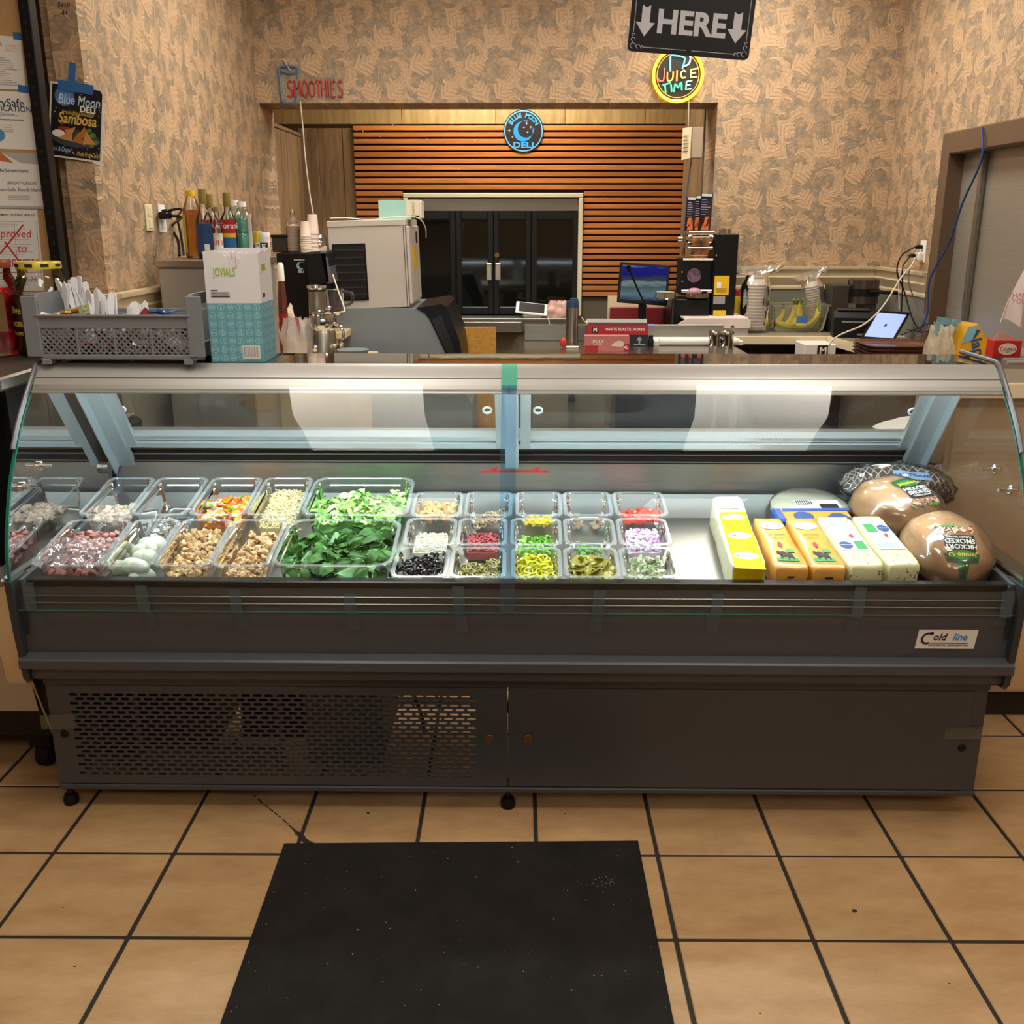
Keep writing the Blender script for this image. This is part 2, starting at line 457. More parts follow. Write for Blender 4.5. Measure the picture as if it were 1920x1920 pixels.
# floor: dark grout bed with separate tiles
GROUT = M('dark_grout', '2b2722', 0.85, var=0.15, scale=60)
m, nt, b = newmat('tan_floor_tile')
c = coords(nt); oi = nt.nodes.new('ShaderNodeObjectInfo')
va = nt.nodes.new('ShaderNodeVectorMath'); va.operation = 'ADD'
geo = nt.nodes.new('ShaderNodeNewGeometry')
f1 = nz(nt, geo.outputs['Position'], 7, 6, 0.65, (0.7, 1.6, 1)); f2 = nz(nt, geo.outputs['Position'], 160, 3, 0.6)
col = ramp(nt, f1, [(0.25, hx('a17d54')), (0.5, hx('b79367')), (0.78, hx('c8a47a'))])
hs = nt.nodes.new('ShaderNodeHueSaturation'); k = E(oi.outputs['Random']) * 0.10 + 0.95 + (E(f2) - 0.5) * 0.22
nt.links.new(k.k, hs.inputs['Value']); nt.links.new(col, hs.inputs['Color']); nt.links.new(hs.outputs[0], b.inputs['Base Color'])
b.inputs['Roughness'].default_value = 0.42
hb = E(f1) * 0.6 + E(f2) * 0.4
bump(nt, hb.k, b, 0.25, 0.002)
TILE = m
floor = struct('floor', MB().box(-3.2, -3.6, -0.08, 2.4, 7.2, -0.003), GROUT, smooth=False)
TP, TG = 0.3095, 0.0105
TX0, TY0 = 0.047, 2.173
tile_me = mesh('tile', MB().cbox(-(TP - TG) / 2, -(TP - TG) / 2, -0.012, (TP - TG) / 2, (TP - TG) / 2, 0.0, 0.0022), TILE)
field = MB()
for i in range(-11, 8):
    for j in range(-19, 16):
        x, y = TX0 + (i + 0.5) * TP, TY0 + (j + 0.5) * TP
        if x < -3.15 or x > 2.35: continue
        if -2.2 < x < 2.3 and 0.9 < y < 3.4:
            put('tile', tile_me, floor, (x, y, rnd.uniform(-0.0006, 0.0006)))
        else:
            h = (TP - TG) / 2; field.box(x - h, y - h, -0.012, x + h, y + h, 0.0)
o = obj('tile_field', field, TILE, floor, smooth=False); o['kind'] = 'stuff'

# back wall with the alcove opening, side walls, ceiling
w = MB()
w.box(XL - 0.1, YB, 0, XA, YB + 0.32, ZC).box(XB, YB, 0, XR + 0.1, YB + 0.32, ZC).box(XA, YB, ZH, XB, YB + 0.32, ZC)
struct('wall_back', w, WPX, smooth=False)
YW = atX(186, 300, XL).y; XW = at(122, 300, YW - 0.05).x
w = MB().mat(0).box(XL - 0.14, YW, 0, XL, YB, ZC)
struct('wall_left', w, WPY, smooth=False)
struct('wall_left_end', MB().box(XW, YW - 0.05, 0, XL, YW, ZC), WPX, smooth=False)
struct('wall_left_far', MB().box(-3.2, 4.25, 0, XL - 0.14, 4.35, ZC), PLASTER, smooth=False)
struct('wall_left_outer', MB().box(-3.2, -3.6, 0, -3.1, 4.35, ZC), M('tan_wall', 'b39b78', 0.7), smooth=False)
DY0, DY1 = 3.2, atX(1781, 245, XR).y
ZD = atX(1800, 246, XR).z
w = MB().box(XR, DY1, 0, XR + 0.14, YB + 0.1, ZC).box(XR, -3.6, 0, XR + 0.14, DY0, ZC).box(XR, DY0, ZD, XR + 0.14, DY1, ZC)
struct('wall_right', w, WPY, smooth=False)
struct('wall_front', MB().box(-3.2, -3.7, 0, 2.3, -3.6, ZC), M('tan_wall', 'b39b78', 0.7), smooth=False)
ceil = struct('ceiling', MB().box(-3.2, -3.7, ZC, 2.3, YB + 0.32, ZC + 0.06), M('ceiling_board', 'cfc6b8', 0.8, var=0.03, scale=40), smooth=False)
# steel walk-in door in the right wall
SF = M('door_steel', 'a39c90', 0.42, 0.6, var=0.06, scale=4, stretch=(40, 1, 40))
FR = M('bronze_frame_paint', '6b5642', 0.5, 0.3, var=0.05, scale=10)
door = struct('door_1', MB().box(XR + 0.07, DY0 + 0.08, 0.02, XR + 0.11, DY1 - 0.30, ZD - 0.10), SF, smooth=False)
obj('side_panel', MB().box(XR + 0.05, DY1 - 0.29, 0.02, XR + 0.11, DY1 - 0.085, ZD - 0.10), SF, door, smooth=False)
obj('door_frame', MB().cbox(XR - 0.03, DY1 - 0.085, 0, XR + 0.12, DY1, ZD, 0.006).cbox(XR - 0.03, DY0, ZD - 0.10, XR + 0.12, DY1 - 0.085, ZD, 0.006).cbox(XR - 0.03, DY0, 0, XR + 0.12, DY0 + 0.085, ZD - 0.1, 0.006), FR, door)
obj('edge_strip', MB().cbox(XR + 0.035, DY1 - 0.305, 0.02, XR + 0.05, DY1 - 0.285, ZD - 0.10, 0.003), STEELV, door)
# chair rails
RAIL = M('cream_moulding', 'cdbb98', 0.45, var=0.04, scale=8)
zr1, zr0 = at(1500, 499, YB).z, at(1500, 541, YB).z
hgt = zr1 - zr0
PR = [(0, 0), (0.018, 0), (0.018, hgt * .10), (0.012, hgt * .16), (0.030, hgt * .45), (0.034, hgt * .52), (0.026, hgt * .58), (0.028, hgt * .8), (0.046, hgt * .88), (0.048, hgt), (0, hgt)]
def rail(name, pts, side=1):
    mb = MB()
    a, bb_ = Vector(pts[0]), Vector(pts[1]); d = (bb_ - a).normalized(); n = Vector((-d.y, d.x)) * side
    L = [[(p.x + n.x * q, p.y + n.y * q, zr0 + z) for q, z in PR] for p in (a, bb_)]
    mb.loops(L, True, True, True); struct(name, mb, RAIL, smooth=False)
rail('trim_1', [(XB + 0.0, YB), (XR, YB)], -1)
rail('trim_2', [(XR, YB), (XR, DY1 + 0.02)], -1)
rail('trim_3', [(XL, YW - 0.05), (XL, YB)], -1)
rail('trim_4', [(XW, YW - 0.05), (XL + 0.03, YW - 0.05)], -1)
# wainscot under the rails
WN = M('grey_wainscot', '79766a', 0.6, var=0.05, scale=4)
struct('trim_5', MB().box(XB, YB - 0.012, 0, XR, YB, zr0).box(XR - 0.012, DY1 + 0.02, 0, XR, YB - 0.012, zr0), WN, smooth=False)
struct('trim_6', MB().box(XL, YW - 0.05, 0, XL + 0.012, YB, zr0).box(XW, YW - 0.062, 0, XL + 0.012, YW - 0.05, zr0), WN, smooth=False)

# alcove behind the opening
al = struct('wall_alcove', MB().box(XA - 0.30, YA + 0.03, 0, XB + 0.2, YA + 0.12, 2.75).box(XB, YB + 0.32, 0, XB + 0.1, YA + 0.03, 2.75)
            .box(XA - 0.30, YB + 0.32, 2.08, XA - 0.22, YA + 0.03, 2.75).box(XA - 0.06, YB + 0.32, 0, XA - 0.03, YA + 0.03, 2.05), PLASTER, smooth=False)
struct('ceiling_alcove', MB().box(XA - 0.3, YB + 0.32, 2.75, XB + 0.2, YA + 0.12, 2.80), M('ceiling_board', 'cfc6b8'), smooth=False)
pls = wood('lit_plank', '8f7548', 'c7a86c', 2, 2.5, 10, 0.6)  # plank wood made paler, the light from above put into its colour
y = YB + 0.30                                               # planks of the left side, seen edge to edge
k = 0
while y < YA + 0.02:
    wd = [0.17, 0.15, 0.19, 0.14][k % 4]; y1 = min(y + wd, YA + 0.03)
    obj('plank', MB().cbox(-0.012, 0.001, 0, 0.012, y1 - y - 0.001, 2.08 - 0.3, 0.002), PLANK, al, (XA - 0.016 + 0.003 * (k % 3), y, 0.30)); y = y1; k += 1
obj('plank', MB().cbox(0, 0, 0, 0.26, YA - YB - 0.30, 0.022, 0.003), PLANK, al, (XA - 0.26, YB + 0.32, 2.085), label='flat capping plank')
obj('side_panel', MB().box(XA - 0.225, YB + 0.33, 2.11, XA - 0.215, YA, 2.72), WPY, al, smooth=False)
XS0, XS1 = at(665, 300, YA).x, at(1286, 300, YA).x
zs1, zs0 = at(900, 234, YA).z, at(1190, 557, YA).z
x = XA - 0.02; k = 0
while x < XS0 - 0.01:                                       # planks left of the slats
    x1 = min(x + [0.13, 0.16, 0.11][k % 3], XS0)
    obj('plank', MB().cbox(0.001, -0.012, 0, x1 - x - 0.001, 0.012, zs1 - 0.32, 0.002), PLANK, al, (x, YA + 0.012 + 0.003 * (k % 2), 0.30)); x = x1; k += 1
x = XA - 0.2; k = 0
while x < XB:                                               # boards above the slats, lamp light painted in as paler wood
    x1 = min(x + [0.52, 0.34, 0.61, 0.45][k % 4], XB)
    obj('plank', MB().cbox(0.001, -0.014, 0, x1 - x - 0.001, 0.012, 0.115, 0.002), pls, al, (x, YA + 0.008, zs1 + 0.004)); x = x1; k += 1
obj('plank', MB().cbox(0, -0.014, 0, XB - XA + 0.2, 0.012, 0.25, 0.002), pls, al, (XA - 0.2, YA + 0.010, zs1 + 0.125))
y = YB + 0.34
for wd in (0.13, 0.17, 0.2, 0.19):                          # right side
    obj('plank', MB().cbox(-0.012, 0.001, 0, 0.012, wd - 0.001, 2.3, 0.002), PLANK, al, (XB + 0.002, y, 0.30)); y += wd

# slatted panel
XF0, XF1 = at(757, 400, YA).x, at(1093, 400, YA).x
ZF1, ZF0 = at(900, 362, YA).z, at(900, 592, YA).z
sp = thing('slat_wall_panel', 'long panel of orange brown horizontal wooden slats on black backing behind the opening', 'wall panel', ((XS0 + XS1) / 2, YA, zs0))
ox, oz = -(XS0 + XS1) / 2, -zs0
SLAT = wood('orange_slat', '9c5c28', 'cf8440', 0, 2.0, 20, 0.42, 0.03)
obj('backing', MB().box(XS0 + ox, 0.0, 0, XF0 + ox, 0.02, zs1 + oz).box(XF1 + ox, 0.0, 0, XS1 + ox, 0.02, zs1 + oz).box(XF0 + ox, 0.0, ZF1 + oz, XF1 + ox, 0.02, zs1 + oz), BLACKM, sp, smooth=False)
NS = 27; pit = (zs1 - zs0) / NS
for i in range(NS):
    z = zs1 + oz - (i + 0.86) * pit; zz = z + pit * 0.70
    if zz - oz > ZF1 + 0.01:
        obj('slat', MB().cbox(XS0 + ox, -0.016, 0, XS1 + ox, -0.001, pit * 0.70, 0.002), SLAT, sp, (0, 0, z))
    else:
        obj('slat', MB().cbox(XS0 + ox, -0.016, 0, XF0 + ox - 0.003, -0.001, pit * 0.70, 0.002), SLAT, sp, (0, 0, z))
        obj('slat', MB().cbox(XF1 + ox + 0.003, -0.016, 0, XS1 + ox, -0.001, pit * 0.70, 0.002), SLAT, sp, (0, 0, z))
mb = MB()
for (px, py) in ((712, 256), (668, 245), (680, 246), (890, 265), (736, 234), (800, 262), (1000, 247), (1240, 230), (860, 317)):
    p = at(px, py, YA - 0.018); mb.blob(0.005, 0.003, 0.005, 6, 4, M=T(p.x + ox, -0.017, p.z + oz))
obj('screw', mb, M('pale_screw', 'c9b68c', 0.4, 0.5), sp)

# black double-door cooler set into the slats
ck = thing('glass_door_cooler', 'black double glass door cooler in cream casing set into the slatted wall', 'cooler', ((XF0 + XF1) / 2, YA, ZF0))
fx0, fx1, fh = -(XF1 - XF0) / 2, (XF1 - XF0) / 2, ZF1 - ZF0
obj('casing', MB().cbox(fx0, -0.03, fh - 0.03, fx1, 0.02, fh, 0.004).cbox(fx0, -0.03, 0, fx0 + 0.03, 0.02, fh - 0.03, 0.004).cbox(fx1 - 0.03, -0.03, 0, fx1, 0.02, fh - 0.03, 0.004), M('cream_casing', 'd9cfae', 0.45), ck)
obj('steel_header', MB().cbox(fx0 + 0.032, -0.015, fh - 0.115, fx1 - 0.032, 0.02, fh - 0.032, 0.003), STEELD, ck)
DG = M('black_door_glass', '0c0e0d', 0.06, coat=0.4, spec=0.5); DF = M('black_door_frame', '101010', 0.35)
obj('cabinet', MB().box(fx0 + 0.03, 0.012, -0.6, fx1 - 0.03, 0.03, fh - 0.115), DF, ck, smooth=False)
def px_x(px): return at(px, 480, YA).x - (XF0 + XF1) / 2
for (a, bb_, hd) in ((770, 854, 0), (856, 925, 1), (926, 995, -1), (997, 1083, 0)):
    x0, x1 = px_x(a), px_x(bb_)
    d = obj('door', MB().cbox(x0, -0.012, 0.01, x0 + 0.035, 0.012, fh - 0.12, 0.003).cbox(x1 - 0.035, -0.012, 0.01, x1, 0.012, fh - 0.12, 0.003)
            .cbox(x0 + 0.035, -0.012, 0.01, x1 - 0.035, 0.012, 0.06, 0.003).cbox(x0 + 0.035, -0.012, fh - 0.165, x1 - 0.035, 0.012, fh - 0.12, 0.003), DF, ck)
    obj('pane', MB().box(x0 + 0.034, -0.004, 0.058, x1 - 0.034, 0.004, fh - 0.163), DG, d, smooth=False)
    if hd:
        hxx = x1 - 0.028 if hd > 0 else x0 + 0.028
        zt, zb = at(920, 493, YA).z - ZF0, at(920, 525, YA).z - ZF0
        obj('handle', MB().cbox(hxx - 0.018, -0.045, zb, hxx + 0.018, -0.03, zt, 0.004).box(hxx - 0.006, -0.032, zb + 0.015, hxx + 0.006, -0.010, zb + 0.03).box(hxx - 0.006, -0.032, zt - 0.03, hxx + 0.006, -0.010, zt - 0.015), steel('handle_steel', 'd8cfc0', 0.3), d)
p = at(932, 478, YA)
obj('lock', MB().lathe([(0.0, 0.004), (0.016, 0.004), (0.016, 0.0)], 14, T(p.x - (XF0 + XF1) / 2, -0.013, p.z - ZF0) @ RX(90)), M('brass', '9a7a3c', 0.35, 0.9), ck)

# ceiling lamps
LAMPM = {}
def lampmat(k, s, col=LAMP_WARM):
    if k not in LAMPM:
        m, nt, b = newmat('lamp_' + k); nt.nodes.clear()
        e = nt.nodes.new('ShaderNodeEmission'); e.inputs[0].default_value = rgba(col); e.inputs[1].default_value = s
        o = nt.nodes.new('ShaderNodeOutputMaterial'); nt.links.new(e.outputs[0], o.inputs[0]); LAMPM[k] = m
    return LAMPM[k]
def troffer(x, y, kind, s, label, w=0.58, l=1.19, z=ZC):
    t = thing('ceiling_light', label, 'ceiling light', (x, y, z), group='recessed ceiling lights')
    obj('frame', MB().cbox(-w / 2 - .02, -l / 2 - .02, -.012, w / 2 + .02, -l / 2, 0, .003).cbox(-w / 2 - .02, l / 2, -.012, w / 2 + .02, l / 2 + .02, 0, .003)
        .cbox(-w / 2 - .02, -l / 2, -.012, -w / 2, l / 2, 0, .003).cbox(w / 2, -l / 2, -.012, w / 2 + .02, l / 2, 0, .003), WHITE, t)
    obj('diffuser', MB().box(-w / 2, -l / 2, -.006, w / 2, l / 2, -.002), lampmat(kind, s), t, smooth=False)
troffer(-0.72, 1.75, 'shop', TROFFER, 'lit ceiling panel above the left half of the display case')
troffer(1.04, 1.75, 'shop', TROFFER, 'lit ceiling panel above the right half of the display case')
troffer(-0.72, -1.2, 'shop', TROFFER, 'lit ceiling panel behind the viewer on the left')
troffer(1.04, -1.2, 'shop', TROFFER, 'lit ceiling panel behind the viewer on the right')
troffer(-0.50, 4.35, 'kitchen', KITCHEN, 'lit ceiling panel over the work area beside the bottles')
troffer(1.15, 4.85, 'kitchen', KITCHEN, 'lit ceiling panel over the work area beside the steel door')
troffer(-0.1, 6.45, 'alcove', RECESS, 'lit ceiling panel inside the slatted alcove', 0.9, 0.28, 2.75)

# mat
mt = MB(); P = [atZ(*q, 0.0) for q in ((533, 1585), (1196, 1580), (1264, 1925), (413, 1925))]
v = (P[2] - P[1]); P[2] = P[1] + v * 1.35; v = (P[3] - P[0]); P[3] = P[0] + v * 1.35
cxm = sum((q.x for q in P)) / 4; cym = sum((q.y for q in P)) / 4
mt.prism([(q.x - cxm, q.y - cym) for q in P], 0.0, 0.006)
m, nt, b = newmat('black_mat_pile'); f = nz(nt, coords(nt), 9, 3, 0.6); f2 = nz(nt, coords(nt), 420, 2, 0.7)
nt.links.new(ramp(nt, f, [(0.3, hx('1d1b1a')), (0.75, hx('292624'))]), b.inputs['Base Color']); b.inputs['Roughness'].default_value = 0.95; b.inputs['Specular IOR Level'].default_value = 0.15
bump(nt, f2, b, 0.5, 0.003)
fm = obj('floor_mat', mt, m, None, (cxm, cym, 0.0), smooth=False)
tag(fm, 'plain black floor mat lying in front of the display case', 'mat')
cr = MB()
for i in range(110):
    a, bq = rnd.random(), rnd.random()
    if i > 80: a, bq = 0.88 + rnd.gauss(0, 0.03), 0.28 + rnd.gauss(0, 0.025)
    q = (P[0].lerp(P[1], a)).lerp(P[3].lerp(P[2], a), bq * 0.72)
    s = rnd.uniform(0.0004, 0.0011); cr.blob(s * rnd.uniform(1, 2.5), s, s * .5, 5, 3, M=T(q.x - cxm, q.y - cym, 0.0065) @ RZ(rnd.uniform(0, 180)))
o = obj('crumbs', cr, M('crumb', 'c9c2b6', 0.7), fm); o['kind'] = 'stuff'

# scuffs on the tiles
mb = MB(); Q = catmull([atZ(*q, 0.0004) for q in ((474, 1490), (500, 1512), (528, 1534), (545, 1550), (562, 1566), (582, 1586))], 14); n = len(Q)
for i in range(n - 1):
    if rnd.random() < .16 and i < n * .7: continue
    t_ = i / n; wd = (.0022 if t_ < .62 else .0022 + .011 * (t_ - .62) / .38) * rnd.uniform(.7, 1.3); d = (Q[i + 1] - Q[i]).normalized(); nn = Vector((-d.y, d.x, 0)) * wd
    mb.add([Q[i] - nn, Q[i + 1] - nn, Q[i + 1] + nn, Q[i] + nn], [(0, 1, 2, 3)])
for px, py, r_ in ((1602, 1708, .0055), (140, 1492, .008), (118, 1702, .002), (140, 1812, .002), (1060, 1526, .003), (1425, 1900, .002), (1780, 1844, .002), (690, 1524, .004), (860, 1610, .0015)):
    p = atZ(px, py, 0.0005); mb.blob(r_ * 1.3, r_, .0006, 7, 3, .6, 2, px, T(*p))
o = obj('dirt_mark', mb, M('dirt', '2a2320', .9), floor, smooth=False); o['kind'] = 'stuff'

# ================================================================ DISPLAY CASE
FY = 2.29                                                    # plane of the fascia; local y is measured from it
FC = thing('deli_display_case', 'long grey refrigerated deli case with curved glass front and lit interior', 'display case', (-0.013, FY, 0), R(-0.45))
def fx(px, py, Y): return at(px, py, Y).x + 0.013           # rough local x
DARK = M('dark_grey_liner', '2f3236', 0.45)
INNER = steel('liner_steel', 'b4b6b6', 0.34, (1, 50, 50), 5, 0.06)
HW = 1.245
BY = 0.075                                                   # base front, local y
BK = 0.78                                                    # back of the case
# base
obj('base_frame', MB().box(-HW, BY + 0.004, 0.062, -HW + 0.035, BK, 0.40).box(HW - 0.035, BY + 0.004, 0.062, HW, BK, 0.40)
    .cbox(-HW, BY - 0.002, 0.058, HW, BY + 0.05, 0.074, 0.003).box(-HW, BK - 0.05, 0.058, HW, BK, 0.085).box(-HW, BY, 0.385, HW, BK, 0.43)
    .box(0.05, BY + 0.02, 0.06, 0.08, BK, 0.385), ANTHRA, FC)
# vented panel with real slots
zt, zb = 0.372, 0.078
xs = fx(952, 1390, FY + BY)
x0, x1 = -HW + 0.036, xs - 0.002
gx0, gx1 = fx(133, 1380, FY + BY), fx(895, 1380, FY + BY)
gz1, gz0 = at(500, 1302, FY + BY).z, at(500, 1458, FY + BY).z
NR, NCOL = 19, 35
cw, chh = (gx1 - gx0) / (NCOL + 0.5), (gz1 - gz0) / NR
g = MB()
def slot(cx, cz, w, h, n=4):
    r = h / 2; P = []
    for sx, a0 in ((1, -90), (-1, 90)):
        for i in range(n + 1):
            a = R(a0 + 180 * i / n); P.append((cx + sx * (w / 2 - r) + r * math.cos(a), cz + r * math.sin(a)))
    return P
th = 0.0015
for r_ in range(NR):
    off = 0.0 if r_ % 2 == 0 else 0.5
    zc = gz1 - (r_ + 0.5) * chh
    for c_ in range(NCOL):
        xc = gx0 + (c_ + 0.5 + off) * cw
        S = slot(xc, zc, cw * 0.78, chh * 0.62)
        O = [(min(max(p[0], xc - cw * .5), xc + cw * .5), p[1]) for p in S]
        O = []
        for (px, pz) in S:
            dx, dz = px - xc, pz - zc
            k = min((cw / 2) / max(abs(dx), 1e-6), (chh / 2) / max(abs(dz), 1e-6))
            O.append((xc + dx * k, zc + dz * k))
        # square up the corners of the cell
        n = len(S)
        A = [(p[0], BY, p[1]) for p in S]; Bq = [(p[0], BY, p[1]) for p in O]; Cq = [(p[0], BY + 0.004, p[1]) for p in S]
        g.add(A + Bq + Cq, [(i, (i + 1) % n, n + (i + 1) % n, n + i) for i in range(n)] + [(i, (i + 1) % n, 2 * n + (i + 1) % n, 2 * n + i) for i in range(n)])
        # corner fillers
        crn = [(xc + sx * cw / 2, zc + sz * chh / 2) for sx, sz in ((1, -1), (1, 1), (-1, 1), (-1, -1))]
        b0 = len(g.v); g.v.extend([(p[0], BY, p[1]) for p in crn])
        base = b0 - 3 * n
        # outline points nearest each corner
        for (ci, ia, ib) in ((0, 1, 0), (1, 3, 4), (2, 6, 5), (3, 8, 9)): pass
        ring = [base + n + i for i in range(n)]
        for i in range(n):
            p, q = O[i], O[(i + 1) % n]
            for ci, cr_ in enumerate(crn):
                on_v = abs(p[0] - cr_[0]) < 1e-6 and abs(q[1] - cr_[1]) < 1e-6
                on_h = abs(p[1] - cr_[1]) < 1e-6 and abs(q[0] - cr_[0]) < 1e-6
                if on_v or on_h: g.f.append((ring[i], b0 + ci, ring[(i + 1) % n])); g.m.append(0)
        if c_ == 0 and off: g.add([(gx0, BY, zc - chh / 2), (gx0 + cw / 2, BY, zc - chh / 2), (gx0 + cw / 2, BY, zc + chh / 2), (gx0, BY, zc + chh / 2)], [(0, 1, 2, 3)])
        if c_ == NCOL - 1 and not off: g.add([(gx1 - cw / 2, BY, zc - chh / 2), (gx1, BY, zc - chh / 2), (gx1, BY, zc + chh / 2), (gx1 - cw / 2, BY, zc + chh / 2)], [(0, 1, 2, 3)])
for (a, b_, c_, d_) in ((x0, zb, gx0, zt), (gx1, zb, x1, zt), (gx0, zb, gx1, gz0), (gx0, gz1, gx1, zt)):
    g.add([(a, BY, b_), (c_, BY, b_), (c_, BY, d_), (a, BY, d_)], [(0, 1, 2, 3)])
    g.add([(a, BY + .004, b_), (c_, BY + .004, b_), (c_, BY + .004, d_), (a, BY + .004, d_)], [(0, 1, 2, 3)])
vp = obj('vented_panel', g, ANTHRA, FC, smooth=False, normals=False, label='left lower panel pierced with rows of short slots')
dp = obj('lower_panel', MB().cbox(xs + 0.001, BY, zb, HW - 0.036, BY + 0.012, zt, 0.0012), ANTHRA, FC, label='plain right lower panel')
def screw(px, py, par, mtl):
    p = at(px, py, FY + BY); mb = MB()
    M_ = T(p.x + 0.013, BY + 0.0005, p.z) @ RX(90)
    mb.lathe([(0.0115, -0.001), (0.0115, 0.0015), (0.0095, 0.003), (0.0, 0.003)], 16, M_); mb.box(-0.009, -0.0012, 0.0028, 0.009, 0.0012, 0.0036, M_)
    obj('cam_lock', mb, mtl, par)
BRS = M('brass_lock', '7a5c38', 0.45, 0.6)
screw(118, 1379, vp, BLACK); screw(917, 1385, vp, BRS); screw(989, 1385, dp, BRS); screw(1800, 1399, dp, BLACK)
# machinery behind the slots
mb = MB().box(-1.15, 0.16, 0.10, -0.86, 0.5, 0.36).box(-0.80, 0.30, 0.09, -0.50, 0.34, 0.37)
obj('condenser', mb, M('condenser_black', '15110f', 0.7), FC)
mb = MB().cbox(fx(582, 1380, FY + 0.2), 0.14, 0.105, fx(722, 1380, FY + 0.2), 0.5, 0.355, 0.004)
obj('drip_tray', mb, M('zinc_box', '6f6c69', 0.5, 0.4), FC, label='grey metal box behind the slots')
mb = MB()
for x in (fx(262, 1400, FY + .12), fx(528, 1400, FY + .12)): mb.cbox(x - 0.006, 0.11, 0.09, x + 0.006, 0.125, 0.37, 0.002)
mb.cbox(fx(270, 1415, FY + .12), 0.11, 0.115, fx(520, 1415, FY + .12), 0.125, 0.165, 0.003)
obj('bracket', mb, M('zinc_box', '6f6c69'), FC)
obj('refrigerant_pipe', MB().tube(catmull([(-0.55, 0.3, 0.1), (-0.5, 0.25, 0.3), (-0.35, 0.28, 0.35), (-0.28, 0.3, 0.2), (-0.27, 0.35, 0.09)]), 0.006, 6), M('copper', '8a4b2c', 0.4, 0.8), FC)
# feet
for px, Yl in ((127, 0.10), (952, 0.10), (1800, 0.2), (127, 0.66), (952, 0.66), (1800, 0.66)):
    xx = fx(px, 1480, FY + 0.10)
    obj('levelling_foot', MB().lathe([(0.0, 0.0), (0.019, 0.0), (0.0205, 0.008), (0.0205, 0.018), (0.015, 0.03), (0.008, 0.034), (0.007, 0.064)], 16, T(xx, Yl, 0)), BLACK, FC)
# fascia, bumper rail, lower lips
obj('fascia', MB().box(-HW + 0.012, 0.0, 0.50, HW - 0.012, 0.012, 0.69).box(-HW + .012, 0.012, 0.66, HW - .012, 0.03, 0.672), ANTHRA, FC, smooth=False)
bp = [(0.004, 0.503), (-0.028, 0.4955), (-0.033, 0.491), (-0.033, 0.468), (0.0, 0.466), (0.0, 0.4285), (0.03, 0.4285), (0.03, 0.411), (0.07, 0.408), (0.07, 0.376), (0.10, 0.376), (0.10, 0.503)]
obj('bumper_rail', MB().loops([[(sx, y, z) for y, z in bp] for sx in (-HW, HW)], True, True, True), ANTHRA, FC, smooth=False)
obj('front_lip', MB().cbox(-HW + 0.03, -0.002, 0.678, HW - 0.03, 0.03, 0.697, 0.003), M('black_lip', '0f1012', 0.3), FC)
for z in (0.655, 0.636): obj('glass_channel', MB().cbox(-HW + 0.03, -0.006, z, HW - 0.03, -0.001, z + 0.003, 0.001), STEELD, FC)
# end panels (pale steel outside, dark post inside)
prof = [(-0.035, 0.700), (-0.026, 0.560), (-0.012, 0.432), (-0.004, 0.415), (0.012, 0.408), (0.70, 0.408), (0.74, 0.43), (0.74, 0.700)]
for sx in (-1, 1):
    ep = obj('end_panel', MB().loops([[(sx * x, y + dy, z) for y, z in prof] for x, dy in ((HW + 0.003, 0.012), (HW + 0.003, 0.0), (HW + 0.050, 0.0), (HW + 0.056, 0.006), (HW + 0.056, 0.03))], True, True, True), M('pale_end_panel', 'c5ae8c', 0.35, 0.25, var=0.02, scale=5), FC, angle=30)
    obj('panel_cap', MB().cbox(sx * (HW + 0.003), -0.04, 0.690, sx * (HW + 0.060), 0.74, 0.712, 0.006), STEELD, ep)
    obj('corner_post', MB().loops([[(sx * x, y, z) for y, z in ((-0.036, 0.702), (-0.028, 0.560), (-0.014, 0.432), (0.0, 0.42), (0.05, 0.42), (0.05, 0.702))] for x in (HW - 0.012, HW + 0.004)], True, True, True), DARK, FC, smooth=False)
# curved glass
cur = [(-0.020, 0.622), (-0.022, 0.70), (-0.016, 0.77), (0.006, 0.84), (0.040, 0.92), (0.082, 0.99), (0.133, 1.06), (0.178, 1.108), (0.222, 1.150)]
cur = [(p.x, p.y) for p in catmull([(a, b_, 0) for a, b_ in cur], 5)]
GL = clear('curved_glass', (0.955, 0.985, 0.975), 0.0, 1.42, 0.012, refl=0.5)
GE = M('glass_edge_green', '1f6b5c', 0.15, coat=0.3)
def pane(xa, xb, name):
    mb = MB(); n = len(cur); t = 0.006
    N = []
    for i in range(n):
        a, b_ = cur[max(i - 1, 0)], cur[min(i + 1, n - 1)]; d = Vector((b_[0] - a[0], b_[1] - a[1])).normalized(); N.append((d.y, -d.x))
    out = [(y, z) for y, z in cur]; inn = [(y + nx * t, z + nz_ * t) for (y, z), (nx, nz_) in zip(cur, N)]
    mb.mat(0); mb.add([(xa, y, z) for y, z in out] + [(xb, y, z) for y, z in out], [(i, i + 1, n + i + 1, n + i) for i in range(n - 1)])
    mb.mat(1); 
    for x in (xa, xb): mb.add([(x, y, z) for y, z in out] + [(x, y, z) for y, z in inn], [(i, i + 1, n + i + 1, n + i) for i in range(n - 1)])
    mb.add([(xa, *out[0]), (xb, *out[0]), (xb, *inn[0]), (xa, *inn[0])], [(0, 1, 2, 3)])
    return obj(name, mb, [GL, GE], FC, normals=False)
xm = fx(952, 900, FY + 0.05)
g1 = pane(-HW + 0.006, xm - 0.0015, 'front_glass'); g1['label'] = 'left pane of the curved front glass'
g2 = pane(xm + 0.0015, HW - 0.006, 'front_glass'); g2['label'] = 'right pane of the curved front glass'
